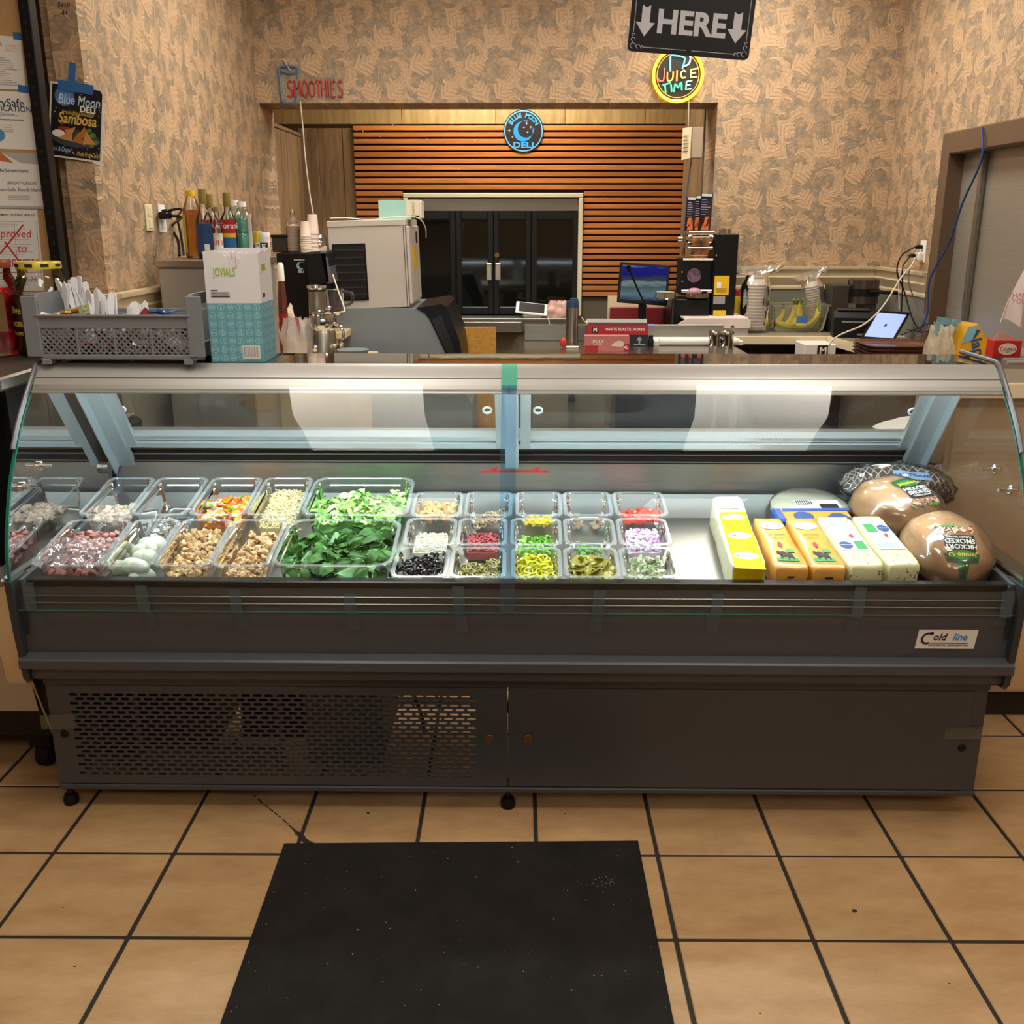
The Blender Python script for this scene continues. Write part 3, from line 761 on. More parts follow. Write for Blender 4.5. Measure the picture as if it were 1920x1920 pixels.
# end glass
GS = clear('end_glass', (0.93, 0.96, 0.95), 0.0, 1.45, 0.02, refl=0.7)
back = [(0.60, 0.705), (0.60, 0.90), (0.50, 1.16), (0.30, 1.175)]
for sx in (-1, 1):
    poly = [(y + 0.004, z) for y, z in cur if z > 0.695] + [(0.30, 1.175), (0.50, 1.165), (0.66, 0.92), (0.68, 0.70)]
    x = sx * (HW - 0.004); n = len(poly); mb = MB()
    mb.mat(0).add([(x, y, z) for y, z in poly], [tuple(range(n))])
    k = len([1 for y, z in cur if z > 0.695])
    mb.mat(1).add([(x, y, z) for y, z in poly[:k]] + [(x + sx * 0.007, y - 0.001, z) for y, z in poly[:k]], [(i, i + 1, k + i + 1, k + i) for i in range(k - 1)])
    eg = obj('end_glass', mb, [GS, GE], FC, normals=False)
    for (py_, pz_) in ((0.10, 0.91), (0.20, 0.94)):
        mm = T(sx * (HW - 0.004), py_, pz_) @ RY(90 * sx)
        b_ = MB().lathe([(0.0, -0.035), (0.005, -0.035), (0.005, -0.010), (0.010, -0.010), (0.013, -0.006), (0.013, 0.0)], 12, mm).lathe([(0.013, 0.0), (0.013, 0.008), (0.008, 0.013), (0.0, 0.013)], 12, mm)
        obj('glass_bolt', b_, CHROME, eg)
    mm = T(sx * (HW - 0.012), 0.585, 0.84) @ RY(90 * sx)
    obj('glass_clip', MB().lathe([(0.0, 0.012), (0.016, 0.012), (0.018, 0.0), (0.018, -0.008), (0.0, -0.008)], 14, mm), STEELD, eg)
# top trim: two pale aluminium steps, dark glass top behind it
tp = [(0.205, 1.132), (0.214, 1.128), (0.216, 1.140), (0.238, 1.163), (0.240, 1.166), (0.2425, 1.168), (0.266, 1.189), (0.282, 1.196), (0.290, 1.196), (0.290, 1.175), (0.250, 1.150)]
obj('top_trim', MB().loops([[(x, y, z) for y, z in tp] for x in (-HW + 0.004, HW - 0.004)], True, True, True), ALU, FC, angle=20)
obj('groove_shade', MB().tube([(-HW + .006, .2392, 1.1645), (HW - .006, .2392, 1.1645)], .0014, 6), M('groove_shade_grey', '5c5c5c', .5), FC)  # raised dark tube painting the shade line between the trim steps
MIR = M('dark_top_glass', '3a3c3a', 0.03, 0.85, spec=0.8, bmp=0.035, scale=5, bdist=0.004)
obj('top_glass', MB().cbox(-HW + 0.01, 0.288, 1.182, HW - 0.01, 0.50, 1.196, 0.002), MIR, FC)
for sx in (-1, 1):
    c2 = [(y - 0.004, z + 0.004) for y, z in cur if z > 1.0] + [(0.262, 1.196), (0.285, 1.203), (0.50, 1.203)]
    obj('edge_trim', MB().tube([(sx * (HW + 0.0), y, z) for y, z in c2], 0.0065, 8), M('grey_edge_trim', '6d7177', 0.4, 0.3), FC)
# lamp strip
obj('lamp_housing', MB().cbox(-HW + 0.03, 0.278, 1.142, HW - 0.03, 0.335, 1.158, 0.003), ALU, FC)
obj('lamp_strip', MB().box(-HW + 0.06, 0.290, 1.130, HW - 0.06, 0.322, 1.1419), lampmat('case', LED, (0.80, 0.96, 1.0)), FC, smooth=False)
# rear sliding doors in a sloping frame
A0, A1 = Vector((0.648, 0.915)), Vector((0.47, 1.165))
def slope(t, off=0.0):
    d = A1 - A0; n = Vector((-d.y, d.x)).normalized(); p = A0 + d * t + n * off; return p
xm2 = fx(955, 800, FY + 0.5)
def bar(x0, x1, t0, t1, o0, o1):
    P = [slope(t0, o0), slope(t1, o0), slope(t1, o1), slope(t0, o1)]
    return [[(x, p.x, p.y) for p in P] for x in (x0, x1)]
TRK = M('track_aluminium', 'c4cdd0', 0.3, 0.7)
for (t0, t1, o1) in ((-0.02, 0.05, 0.03), (0.065, 0.10, 0.022), (0.115, 0.135, 0.026), (0.96, 1.0, 0.03)):
    obj('door_track', MB().loops(bar(-HW + 0.02, HW - 0.02, t0, t1, -0.012, o1), True, True, True), TRK, FC, smooth=False)
RG = clear('sliding_glass', (0.88, 0.91, 0.90), 0.0, 1.5, 0.02)
for (x0, x1, xr) in ((-HW + 0.04, xm2 - 0.02, (223, 911)), (xm2 + 0.02, HW - 0.04, (1006, 1706))):
    P = [slope(0.13, 0), slope(0.97, 0)]
    dr = obj('sliding_door', MB().add([(x0, P[0].x, P[0].y), (x1, P[0].x, P[0].y), (x1, P[1].x, P[1].y), (x0, P[1].x, P[1].y)], [(0, 1, 2, 3)]), RG, FC, normals=False)
    for px in xr:
        q = slope(0.45, 0.006); ring_x = fx(px, 772, FY + q.x)
        ang = math.degrees(math.atan2(A1.y - A0.y, A1.x - A0.x))
        mm = T(ring_x, q.x, q.y) @ RX(90 - (180 - ang) + 90)
        obj('finger_ring', MB().lathe([(0.009, 0.0), (0.0095, 0.004), (0.0145, 0.004), (0.015, 0.0), (0.009, 0.0)], 20, mm, cap=False), M('white_ring', 'cfd6d6', 0.4), dr)
BRK = M('bracket_aluminium', 'a9b2b6', 0.38, 0.6)
for px, wd in ((195, 0.05), (1735, 0.05)):
    xx = -HW + 0.045 if px < 900 else HW - 0.045
    sgn = 1 if px < 900 else -1
    obj('roof_strut', MB().loops(bar(xx - wd / 2, xx + wd / 2, -0.22, 1.0, 0.028, 0.05), True, True, True).loops(bar(xx + sgn * wd * 0.5, xx + sgn * wd * 1.05, 0.02, 1.0, 0.018, 0.034), True, True, True)
        .loops(bar(xx - sgn * wd * .5, xx - sgn * wd * .42, -0.22, 1.0, 0.028, 0.085), True, True, True), BRK, FC, smooth=False)
obj('roof_strut', MB().loops(bar(xm2 - 0.045, xm2 - 0.012, 0.02, 1.0, 0.02, 0.04), True, True, True).loops(bar(xm2 - 0.018, xm2 + 0.022, -0.2, 1.0, 0.035, 0.06), True, True, True)
    .loops(bar(xm2 + 0.028, xm2 + 0.058, 0.02, 1.0, 0.02, 0.04), True, True, True), BRK, FC, smooth=False)
# interior: back liner, air grille, deck, side liners
DK0, DKS = 0.657 + 0.172 * (FY - 2.37), 0.172                # deck height at local y = 0 and its slope
def deck(y): return DK0 + DKS * y
YBK = 0.655
obj('back_liner', MB().box(-HW + 0.02, YBK, deck(0.62) - 0.03, HW - 0.02, YBK + 0.02, 0.845), INNER, FC, smooth=False)
obj('air_grille', MB().box(-HW + 0.02, YBK - 0.004, 0.842, HW - 0.02, YBK + 0.02, 0.912), BLACK, FC, smooth=False)
for z in (0.846, 0.868, 0.884): obj('grille_bar', MB().cbox(-HW + 0.02, YBK - 0.010, z, HW - 0.02, YBK - 0.004, z + 0.0035, 0.001), STEELD, FC)
dk = MB().add([(-HW + 0.02, 0.015, deck(0.015)), (HW - 0.02, 0.015, deck(0.015)), (HW - 0.02, 0.63, deck(0.63)), (-HW + 0.02, 0.63, deck(0.63)),
               (-HW + 0.02, 0.015, deck(0.015) - .02), (HW - 0.02, 0.015, deck(0.015) - .02), (HW - 0.02, 0.63, deck(0.63) - .02), (-HW + 0.02, 0.63, deck(0.63) - .02)],
              [(0, 1, 2, 3), (4, 5, 6, 7), (0, 1, 5, 4), (1, 2, 6, 5), (2, 3, 7, 6), (3, 0, 4, 7)])
obj('deck', dk, steel('deck_steel', '94938f', 0.34, (1, 50, 50), 5, 0.05), FC, smooth=False)
for sx in (-1, 1):
    ln = [(0.0, 0.697), (0.30, 0.715), (0.64, 0.765), (0.66, 0.86), (0.70, 0.86), (0.70, 0.55), (0.0, 0.55)]
    obj('side_liner', MB().loops([[(sx * x, y, z) for y, z in ln] for x in (HW - 0.024, HW - 0.010)], True, True, True), M('liner_grey', '4b5056', 0.4), FC, smooth=False)
obj('well', MB().box(-HW + 0.02, 0.02, 0.43, HW - 0.02, 0.70, 0.56), DARK, FC, smooth=False)
obj('rear_body', MB().box(-HW, 0.70, 0.43, HW, BK, 0.87).box(-HW, 0.68, 0.86, HW, BK, 0.875), ANTHRA, FC, smooth=False)
# load line sticker on the liner
mb = MB(); q0, q1 = fx(898, 884, FY + YBK), fx(1027, 884, FY + YBK); zz = at(960, 884, FY + YBK).z
mb.box(q0, YBK - 0.0012, zz - 0.003, q1, YBK - 0.0004, zz + 0.003)
for px in (924, 1003):
    xx = fx(px, 884, FY + YBK); mb.prism([(xx - 0.009, zz + 0.011), (xx + 0.009, zz + 0.011), (xx, zz - 0.004)], 0.0006, 0.0018, T(0, YBK - 0.0005, 0) @ Matrix(((1, 0, 0, 0), (0, 0, -1, 0), (0, 1, 0, 0), (0, 0, 0, 1))))
obj('load_line_sticker', mb, RED, FC, smooth=False)
# badge
bx, bz = (fx(1714, 1195, FY) + fx(1829, 1195, FY)) / 2, (at(1770, 1178, FY).z + at(1770, 1213, FY).z) / 2
bw, bh = fx(1826, 1195, FY) - fx(1716, 1195, FY), at(1770, 1178, FY).z - at(1770, 1213, FY).z
FS = Matrix(((1, 0, 0, 0), (0, 0, -1, 0), (0, 1, 0, 0), (0, 0, 0, 1)))   # drawing xy -> xz, facing -y
bd = obj('maker_badge', MB().prism([(-bw / 2 - .003, -bh / 2), (bw / 2 - .003, -bh / 2), (bw / 2 + .003, bh / 2), (-bw / 2 + .003, bh / 2)], 0, 0.002, T(bx, -0.0005, bz) @ FS), PAPER, FC, smooth=False, label='white badge reading Coldline Commercial Refrigeration')
MD = T(bx, -0.0028, bz) @ FS
k = bw / 0.115
def arcstroke(cx, cy, r0, r1, a0, a1, n=14): 
    P = circ(r0, n, cx, cy, a0, a1) + list(reversed(circ(r1, n, cx, cy, a0, a1))); return P
mb = MB()
mb.prism([(p[0] * k + .2 * p[1] * k, p[1] * k) for p in arcstroke(-0.038, 0.002, 0.0125, 0.0085, 60, 300)], 0, 0.0006, MD)
mb.prism([(p[0] * k, p[1] * k) for p in circ(0.0035, 10, -0.0295, 0.0125)], 0, 0.0006, MD)
mb.prism([(p[0] * k, p[1] * k) for p in ((-0.040, -0.0085), (0.042, -0.0085), (0.042, -0.0068), (-0.032, -0.0068))], 0, 0.0006, MD)
mb.text('old', 0.020 * k, MD @ T(-0.0145 * k, 0.0045 * k, 0), shear=0.3, bold=0.02)
mb.text('COMMERCIAL  REFRIGERATION', 0.0048 * k, MD @ T(0.004 * k, -0.0125 * k, 0), shear=0.25, fit=0.078 * k)
obj('lettering', mb, INK, bd, smooth=False)
obj('lettering', MB().text('line', 0.020 * k, MD @ T(0.025 * k, 0.0045 * k, 0), shear=0.3, bold=0.02), M('badge_blue', '2f86c6', 0.5), bd, smooth=False)
# tapes
TPB = clear('blue_clear_tape', (0.45, 0.62, 0.72), 0.10, 1.45, 0.25, (0.42, 0.58, 0.68))
TPG = M('green_tape', '4fa58c', 0.45)
def strip(name, x, y0z, wd, mtl, tilt=0.0):
    mb = MB(); n = len(y0z)
    mb.add([(x - wd / 2 + tilt * (y0z[0][1] - z), y, z) for y, z in y0z] + [(x + wd / 2 + tilt * (y0z[0][1] - z), y, z) for y, z in y0z], [(i, i + 1, n + i + 1, n + i) for i in range(n - 1)])
    return obj(name, mb, mtl, FC, normals=False)
for i, px in enumerate((265, 440, 655, 859, 1124, 1345, 1610)):
    xx = fx(px, 1120, FY - 0.02); zt_ = at(px, 1098 + (7 * (i % 3)), FY - 0.02).z
    strip('tape_strip', xx, [(-0.0245, zt_), (-0.0235, 0.625), (-0.0215, 0.618), (-0.002, 0.606), (-0.0015, 0.565)], 0.029, TPB, 0.05 * (1 if px < 960 else -1))
strip('tape_strip', fx(50, 1100, FY - 0.02), [(-0.0245, 0.70), (-0.0235, 0.625), (-0.002, 0.606), (-0.0015, 0.57)], 0.03, TPB)
strip('tape_strip', fx(1888, 1100, FY - 0.02), [(-0.0245, 0.69), (-0.0235, 0.62), (-0.002, 0.615), (-0.0015, 0.59)], 0.03, TPB)
TPC = clear('pale_blue_film', (0.52, 0.72, 0.92), 0.05, 1.45, 0.15, (0.3, 0.55, 0.75))
strip('joint_tape', xm, [(y - 0.001, z + 0.0005) for y, z in cur][::2] + [(cur[-1][0] - 0.001, cur[-1][1])], 0.038, TPC)['label'] = 'long blue clear tape over the joint of the panes'
strip('joint_tape', xm, [(0.2155, 1.1425), (0.2375, 1.1655), (0.242, 1.1695), (0.2655, 1.1905), (0.282, 1.197)], 0.040, TPG)['label'] = 'green tape end stuck on the top trim'
TPK = clear('clear_tape', (0.86, 0.88, 0.88), 0.06, 1.5, 0.12)
for (a, b_, c_, d_) in ((70, 1345, 140, 1372), (1770, 1362, 1850, 1384)):
    p, q = at(a, b_, FY + BY - 0.003), at(c_, d_, FY + BY - 0.003)
    obj('tape_strip', MB().add([(p.x + .013, BY - 0.0015, q.z), (q.x + .013, BY - 0.0015, q.z + 0.004), (q.x + .013, BY - 0.0015, p.z + 0.004), (p.x + .013, BY - 0.0015, p.z)], [(0, 1, 2, 3)]), TPK, FC, normals=False)

# ================================================================ PANS
obj('work_shelf', MB().cbox(-HW, BK - 0.02, 0.868, HW, BK + 0.14, 0.888, 0.004), M('brown_laminate', '6e5440', 0.35, var=0.06, scale=6), FC)
SL = 0.172; SLA = math.atan(SL)
PANB = clear('pan_wall', (0.965, 0.972, 0.975), 0.035, 1.45, 0.05, (0.85, 0.9, 0.95))
PANR = clear('pan_rim', (0.90, 0.925, 0.94), 0.17, 1.5, 0.06, (0.86, 0.92, 0.96))
_pm = {}
def pan_mesh(w, d, h):
    key = (round(w, 3), round(d, 3), round(h, 3))
    if key in _pm: return _pm[key]
    def ring(ins, z, r): return [(x, y, z) for x, y in rrect(w - 2 * ins, d - 2 * ins, max(0.006, r - ins), 5)]
    R0 = min(w, d) * 0.16
    a = MB().loops([ring(0.010, -0.001, R0 + .01), ring(0.012, -0.006, R0 + .01), ring(0.0125, -0.018, R0 + .01), ring(0.0155, -0.021, R0 + .01), ring(0.019, -h * 0.7, R0 + .012), ring(0.0215, -h + 0.010, R0 + .014), ring(0.030, -h, R0 + .016)], True, False, True)
    b_ = MB().loops([ring(0.010, -0.001, R0 + .01), ring(0.0085, 0.0006, R0 + .01), ring(0.002, 0.0006, R0), ring(0.0, -0.001, R0), ring(0.0, -0.007, R0)], True)
    _pm[key] = (mesh('body', a, PANB), mesh('rim', b_, PANR)); return _pm[key]
PANS = {}
def pan(key, label, x0, x1, yf, d, h, z0, group='clear food pans in the display case'):
    a, b_ = atS(x0, yf, 2.37, z0, SL), atS(x1, yf, 2.37, z0, SL)
    w = b_.x - a.x - 0.001; dv = Vector((0, math.cos(SLA), math.sin(SLA)))
    c = (a + b_) / 2 + dv * d / 2
    t = thing('food_pan', label, 'food pan', c, (SLA, 0, 0), group)
    mb_, mr_ = pan_mesh(w, d, h); put('body', mb_, t); put('rim', mr_, t)
    PANS[key] = (T(*c) @ Matrix.Rotation(SLA, 4, 'X'), w, d, h); return t
ZB_, ZS_ = 0.742, 0.722
for k, lab, x0, x1 in (('ham', 'clear pan of pink ham cubes half covered with film, front left corner', 50, 184), ('egg', 'clear pan of peeled boiled eggs in the front row', 184, 282),
                       ('chk', 'clear pan of browned chicken cubes beside the eggs', 282, 390), ('chs', 'clear pan of shredded chicken between chicken cubes and spinach', 390, 501),
                       ('spi', 'wide clear pan of dark green spinach leaves', 503, 735)):
    pan(k, lab, x0, x1, 1062, 0.262, 0.088, ZB_)
for k, lab, x0, x1 in (('tur', 'clear pan of pale turkey cubes behind the ham', 142, 238), ('emp', 'empty clear pan in the back row', 240, 346),
                       ('pep', 'clear pan of mixed yellow and red peppers in the back row', 350, 456), ('she', 'clear pan of shredded white cheese in the back row', 458, 558),
                       ('let', 'wide clear pan of chopped green lettuce behind the spinach', 560, 764)):
    pan(k, lab, x0, x1, 966, 0.255, 0.088, ZB_)
SM = [('olv', 'small clear pan of sliced black olives'), ('jal', 'small clear pan of pickled jalapeno rings'), ('ban', 'small clear pan of yellow banana pepper rings'), ('pic', 'small clear pan of crinkle cut pickle chips'), ('cuc', 'small clear pan of diced cucumber'),
      ('par', 'small clear pan of grated white cheese'), ('bac', 'small clear pan of dark red bacon bits'), ('grp', 'small clear pan of diced green pepper'), ('bro', 'small clear pan of a few broccoli florets'), ('oni', 'small clear pan of diced red onion'),
      ('cro', 'small clear pan of golden croutons'), ('gol', 'small clear pan of brown sliced olives'), ('cor', 'small clear pan of yellow corn kernels'), ('mus', 'small clear pan of a few mushroom slices'), ('tom', 'small clear pan of diced red tomato')]
SX = [((730, 838), (840, 949), (957, 1056), (1059, 1167), (1168, 1278)), ((752, 853), (854, 951), (956, 1056), (1059, 1159), (1162, 1264)), ((768, 866), (869, 961), (966, 1056), (1058, 1152), (1155, 1256))]
for r_, yf in enumerate((1083, 1022, 967)):
    for c_ in range(5):
        k, lab = SM[r_ * 5 + c_]; pan(k, lab, SX[r_][c_][0], SX[r_][c_][1], yf, 0.160, 0.066, ZS_)

# ---------------------------------------------------------------- food pieces
def pieces(key, name, label, cat, group, meshes, n, zf, area=(-0.9, 0.9, -0.9, 0.9), tilt=180, smin=0.85, smax=1.15, flat=False, sink=0.0):
    Mx, w, d, h = PANS[key]; iw, idp = w / 2 - 0.024, d / 2 - 0.024
    nx = max(1, int(math.sqrt(n * iw * (area[1] - area[0]) / (idp * (area[3] - area[2]))))); ny = max(1, round(n / nx)); out = []
    for j in range(ny):
        for i in range(nx):
            u = area[0] + (area[1] - area[0]) * (i + 0.5 + rnd.uniform(-.42, .42) + (0.25 if j % 2 else -0.25)) / nx
            v = area[2] + (area[3] - area[2]) * (j + 0.5 + rnd.uniform(-.42, .42)) / ny
            u = max(-1, min(1, u)); v = max(-1, min(1, v))
            z = zf(u, v)
            if z is None: continue
            Rm = Euler((R(rnd.uniform(-tilt, tilt)), R(rnd.uniform(-tilt, tilt)), R(rnd.uniform(0, 360)))).to_matrix().to_4x4()
            s = rnd.uniform(smin, smax)
            Wm = Mx @ T(u * iw, v * idp, z - sink) @ Rm
            o = put(name, rnd.choice(meshes), None, Wm.to_translation(), Wm.to_euler(), (s, s, s))
            tag(o, label, cat, group); out.append(o)
    return out
def stuff(key, name, label, cat, mb, mtl):
    Mx, w, d, h = PANS[key]
    o = put(name, mesh(name, mb, mtl), None, Mx.to_translation(), Mx.to_euler()); return tag(o, label, cat, kind='stuff')
def mound(key, zf, amp=0.004, fr=60, n=26, mb=None, ins=0.026):
    Mx, w, d, h = PANS[key]; iw, idp = w / 2 - ins, d / 2 - ins
    mb = mb or MB(); g = []
    for j in range(n + 1):
        for i in range(n + 1):
            u, v = -1 + 2 * i / n, -1 + 2 * j / n
            q = max(abs(u), abs(v)); k_ = 1.0
            x, y = u * iw, v * idp
            # round the corners
            if abs(u) > .8 and abs(v) > .8: x *= 0.96; y *= 0.96
            z = zf(u, v) + amp * noise.noise((x * fr, y * fr, 3.1)) 
            g.append((x, y, z))
    f = [(j * (n + 1) + i, j * (n + 1) + i + 1, (j + 1) * (n + 1) + i + 1, (j + 1) * (n + 1) + i) for j in range(n) for i in range(n)]
    b0 = len(g); ring = [i for i in range(n + 1)] + [j * (n + 1) + n for j in range(1, n + 1)] + [n * (n + 1) + i for i in range(n - 1, -1, -1)] + [j * (n + 1) for j in range(n - 1, 0, -1)]
    low = [(g[i][0] * .93, g[i][1] * .95, -h + 0.004) for i in ring]
    nr = len(ring)
    f += [(ring[k], ring[(k + 1) % nr], b0 + (k + 1) % nr, b0 + k) for k in range(nr)]
    return mb.add(g + low, f)
def chunk(a, b_, c, j=0.18, seed=0):
    r = random.Random(seed); mb = MB().cbox(-a / 2, -b_ / 2, -c / 2, a / 2, b_ / 2, c / 2, min(a, b_, c) * 0.16)
    mb.v = [tuple(q * (1 + r.uniform(-j, j) * .5) + r.uniform(-j, j) * a * .25 for q in p) for p in mb.v]; return mb
def ringm(ro, ri, th, n=14, wob=0.12, seed=0):
    r = random.Random(seed); ph = r.uniform(0, 6); P = []
    for (rr, z) in ((ri, th / 2), (ro * .92, th / 2), (ro, th * .2), (ro, -th * .2), (ro * .92, -th / 2), (ri, -th / 2), (ri, th / 2)):
        P.append([(rr * math.cos(2 * PI * i / n) * (1 + wob * math.sin(2 * 2 * PI * i / n + ph)), rr * math.sin(2 * PI * i / n), z + th * .6 * math.sin(2 * PI * i / n * 2 + ph)) for i in range(n)])
    return MB().loops(P, True)
TUR = M('turkey_meat', 'c8b4a2', 0.5, orand=.15, var=0.06, scale=120, bmp=0.2, sss=0.1)
HAM = M('ham_meat', 'a87470', 0.42, orand=.22, var=0.12, scale=120, bmp=0.2, sss=0.1)
CHK = M('chicken_meat', 'dcbf8c', 0.5, scale=60, bmp=0.3, col2='7c4c20', orand=.25)
CHS = M('shredded_chicken', 'cfae82', 0.5, scale=70, bmp=0.4, col2='9b7448')
tm = [mesh('turkey_cube', chunk(.017, .015, .014, .2, s), TUR) for s in range(4)]
hm = [mesh('ham_cube', chunk(.019, .016, .015, .18, s), HAM) for s in range(4)]
cm = [mesh('chicken_cube', MB().blob(.0115, .0105, .009, 7, 5, 0.55, 2.2, s), CHK, angle=40) for s in range(5)] + [mesh('chicken_cube', chunk(.019, .016, .014, .3, s), CHK) for s in range(3)]
pieces('tur', 'turkey_cube', 'pale cube of diced turkey in the pan behind the ham', 'turkey cube', 'turkey cubes in the back left pan', tm, 66, lambda u, v: (-0.052 - 0.018 * v + rnd.uniform(-.002, .008)) if (v < 0.45 + .3 * u) else None, (-.95, .95, -.98, .7))
stuff('ham', 'ham_bed', 'deep layer of diced pink ham under the top cubes', 'ham', mound('ham', lambda u, v: -0.044 + 0.006 * v - 0.004 * abs(u), 0.012, 75), HAM)
pieces('ham', 'ham_cube', 'pink cube of diced ham in the film covered front pan', 'ham cube', 'ham cubes in the front left pan', hm, 84, lambda u, v: -0.036 + 0.009 * v + rnd.uniform(-.004, .006))
FILM = clear('cling_film', (0.95, 0.95, 0.96), 0.07, 1.5, 0.12, (0.9, 0.9, 0.93), 1.6)
def filmf(w, d, z0, amp, seed, y0=-1, y1=1):
    def fn(u, v):
        x, y = (u - .5) * w, (y0 + (y1 - y0) * v) * d / 2
        return (x, y, z0 + amp * noise.noise((x * 38 + seed, y * 30, seed)) + amp * .5 * noise.noise((x * 95, y * 90 + seed, 1)))
    return fn
Mx, w, d, h = PANS['ham']
o = put('cling_film', mesh('cling_film', MB().sheet(filmf(w * .99, d, -0.012, 0.012, 5, -1.0, 0.15), 34, 26), FILM), None, (Mx @ T(0, 0, 0.012)).to_translation(), Mx.to_euler())
tag(o, 'crinkled clear film pulled over the front half of the ham pan', 'film')
EGG = M('egg_white', 'c6cfbc', 0.28, sss=0.25, coat=0.2)
egm = mesh('boiled_egg', MB().blob(.027, .0205, .0205, 18, 12, 0, egg=0.10), EGG)
Mx, w, d, h = PANS['egg']
for i, (u, v, z, a) in enumerate([(-.62, -.62, -.040, 20), (.28, -.70, -.042, -15), (-.10, -.15, -.038, 30), (.62, -.12, -.040, 80), (-.52, .20, -.036, 10), (.18, .28, -.034, -35), (-.42, .66, -.038, 15), (.68, .52, -.036, 40), (.3, .80, -.040, 0), (-.7, -.2, -.062, 0), (.0, -.75, -.068, 60), (.7, -.7, -.066, 20), (-.3, .4, -.064, 5), (.6, .15, -.066, 50), (-.7, .8, -.062, 90)]):
    W = Mx @ T(u * (w / 2 - .04), v * (d / 2 - .045), z) @ RZ(a) @ RY(rnd.uniform(-15, 15))
    o = put('boiled_egg', egm, None, W.to_translation(), W.to_euler()); tag(o, 'peeled white boiled egg in the clear egg pan', 'egg', 'boiled eggs in the front row pan')
stuff('chk', 'chicken_bed', 'deep layer of browned diced chicken under the top cubes', 'chicken', mound('chk', lambda u, v: -0.046 + 0.010 * v, 0.014, 70), CHK)
pieces('chk', 'chicken_cube', 'browned cube of grilled chicken beside the eggs', 'chicken cube', 'chicken cubes in the front row pan', cm, 96, lambda u, v: -0.036 + 0.016 * v + rnd.uniform(-.005, .008))
mb = mound('chs', lambda u, v: -0.052 + 0.014 * v * (u + .4), 0.016, 60)
for i in range(420):
    u, v = rnd.uniform(-1, 1), rnd.uniform(-1, 1); z = -0.046 + 0.014 * v * (u + .4) + rnd.uniform(-.006, .008)
    s = rnd.uniform(.5, 1.2)
    mb.blob(.009 * s, .005 * s, .004 * s, 6, 4, 0.7, 2.5, i, T(u * (w / 2 - .028), v * (d / 2 - .03), z) @ RZ(rnd.uniform(0, 180)) @ RY(rnd.uniform(-40, 40)))
stuff('chs', 'shredded_chicken', 'browned shredded chicken heaped in the pan left of the spinach', 'chicken', mb, CHS)
pieces('chs', 'chicken_chunk', 'larger browned chicken chunk on the shredded chicken', 'chicken chunk', 'chicken chunks on the shredded chicken', cm[:5], 26, lambda u, v: -0.040 + 0.010 * v + rnd.uniform(-.003, .008), (-.5, .95, -.3, .95))
# peppers
PY_, PO_, PR_, PG_, PW_ = M('pepper_yellow', 'e0a01a', 0.3, coat=.3, var=.1, scale=90), M('pepper_orange', 'e08424', 0.3, coat=.3, var=.1, scale=90), M('pepper_red', 'c8321e', 0.3, coat=.3), M('pepper_green', '5f9a2c', 0.3, coat=.3), M('pepper_white', 'e8d9b8', 0.4)
stuff('pep', 'pepper_bed', 'layer of diced yellow pepper under the mixed pieces', 'pepper', mound('pep', lambda u, v: -0.060 - 0.006 * v, 0.012, 70), PO_)
pm_ = []
for mtl, q in ((PY_, 4), (PO_, 3), (PR_, 2), (PG_, 1), (PW_, 2)):
    for s in range(q):
        pm_.append(mesh('pepper_piece', MB().sheet(lambda a, b_, s=s: ((a - .5) * .026, (b_ - .5) * .018, .006 * math.cos((a - .5) * 2.6 + s * .3) + .003 * math.sin(b_ * 3 + s)), 5, 3, .0032), mtl))
pieces('pep', 'pepper_piece', 'diced sweet pepper piece in the mixed pepper pan', 'pepper piece', 'pepper pieces in the back row pan', pm_, 90, lambda u, v: -0.048 - 0.008 * v + rnd.uniform(-.004, .009), (-.95, .95, -.98, .8), 60)
# shredded cheese
SHC = M('shredded_cheese', 'eadfb4', 0.5, sss=0.15)
mb = mound('she', lambda u, v: -0.046 + 0.008 * v, 0.006, 70)
Mx, w, d, h = PANS['she']
for i in range(1000):
    u, v = rnd.uniform(-1, 1), rnd.uniform(-1, 1); z = -0.042 + 0.008 * v + rnd.uniform(-.003, .007)
    L_ = rnd.uniform(.006, .015); A = RZ(rnd.uniform(0, 360)) @ RY(rnd.uniform(-35, 35))
    mb.box(-L_, -.0011, -.0011, L_, .0011, .0011, T(u * (w / 2 - .032), v * (d / 2 - .034), z) @ A)
stuff('she', 'shredded_cheese', 'heap of shredded white and yellow cheese', 'cheese', mb, M('shredded_cheese_mix', 'efe6c4', 0.5, scale=200, col2='dfc878'))
# lettuce and spinach
def leafm(L_, W_, curl, seed, nu=7, nv=5):
    r = random.Random(seed); a0, a1, a2 = r.uniform(-1, 1), r.uniform(.5, 1.5), r.uniform(0, 6)
    def fn(u, v):
        x = u * L_; ww = W_ * (math.sin(PI * min(1, u * .92 + .05)) ** .7) * (v - .5)
        return (x, ww, curl * (math.sin(u * 3.1 * a1 + a2) * L_ * .25 + abs(v - .5) ** 1.5 * W_ * .9 * a0 + math.sin(v * 9 + u * 6 + a2) * W_ * .06) )
    return MB().sheet(fn, nu, nv)
LET = []
for nm, c1, c2 in (('lettuce_dark', '4f9a36', '76b34c'), ('lettuce_mid', '86bf55', 'a9d070'), ('lettuce_pale', 'c9dc8c', 'e2e8b4')): LET.append(M(nm, c1, 0.45, scale=60, col2=c2, bmp=.2))
mb = mound('let', lambda u, v: -0.056 - 0.004 * v + 0.010 * math.cos(u * 5.0 + .6), 0.016, 45, 30)
Mx, w, d, h = PANS['let']
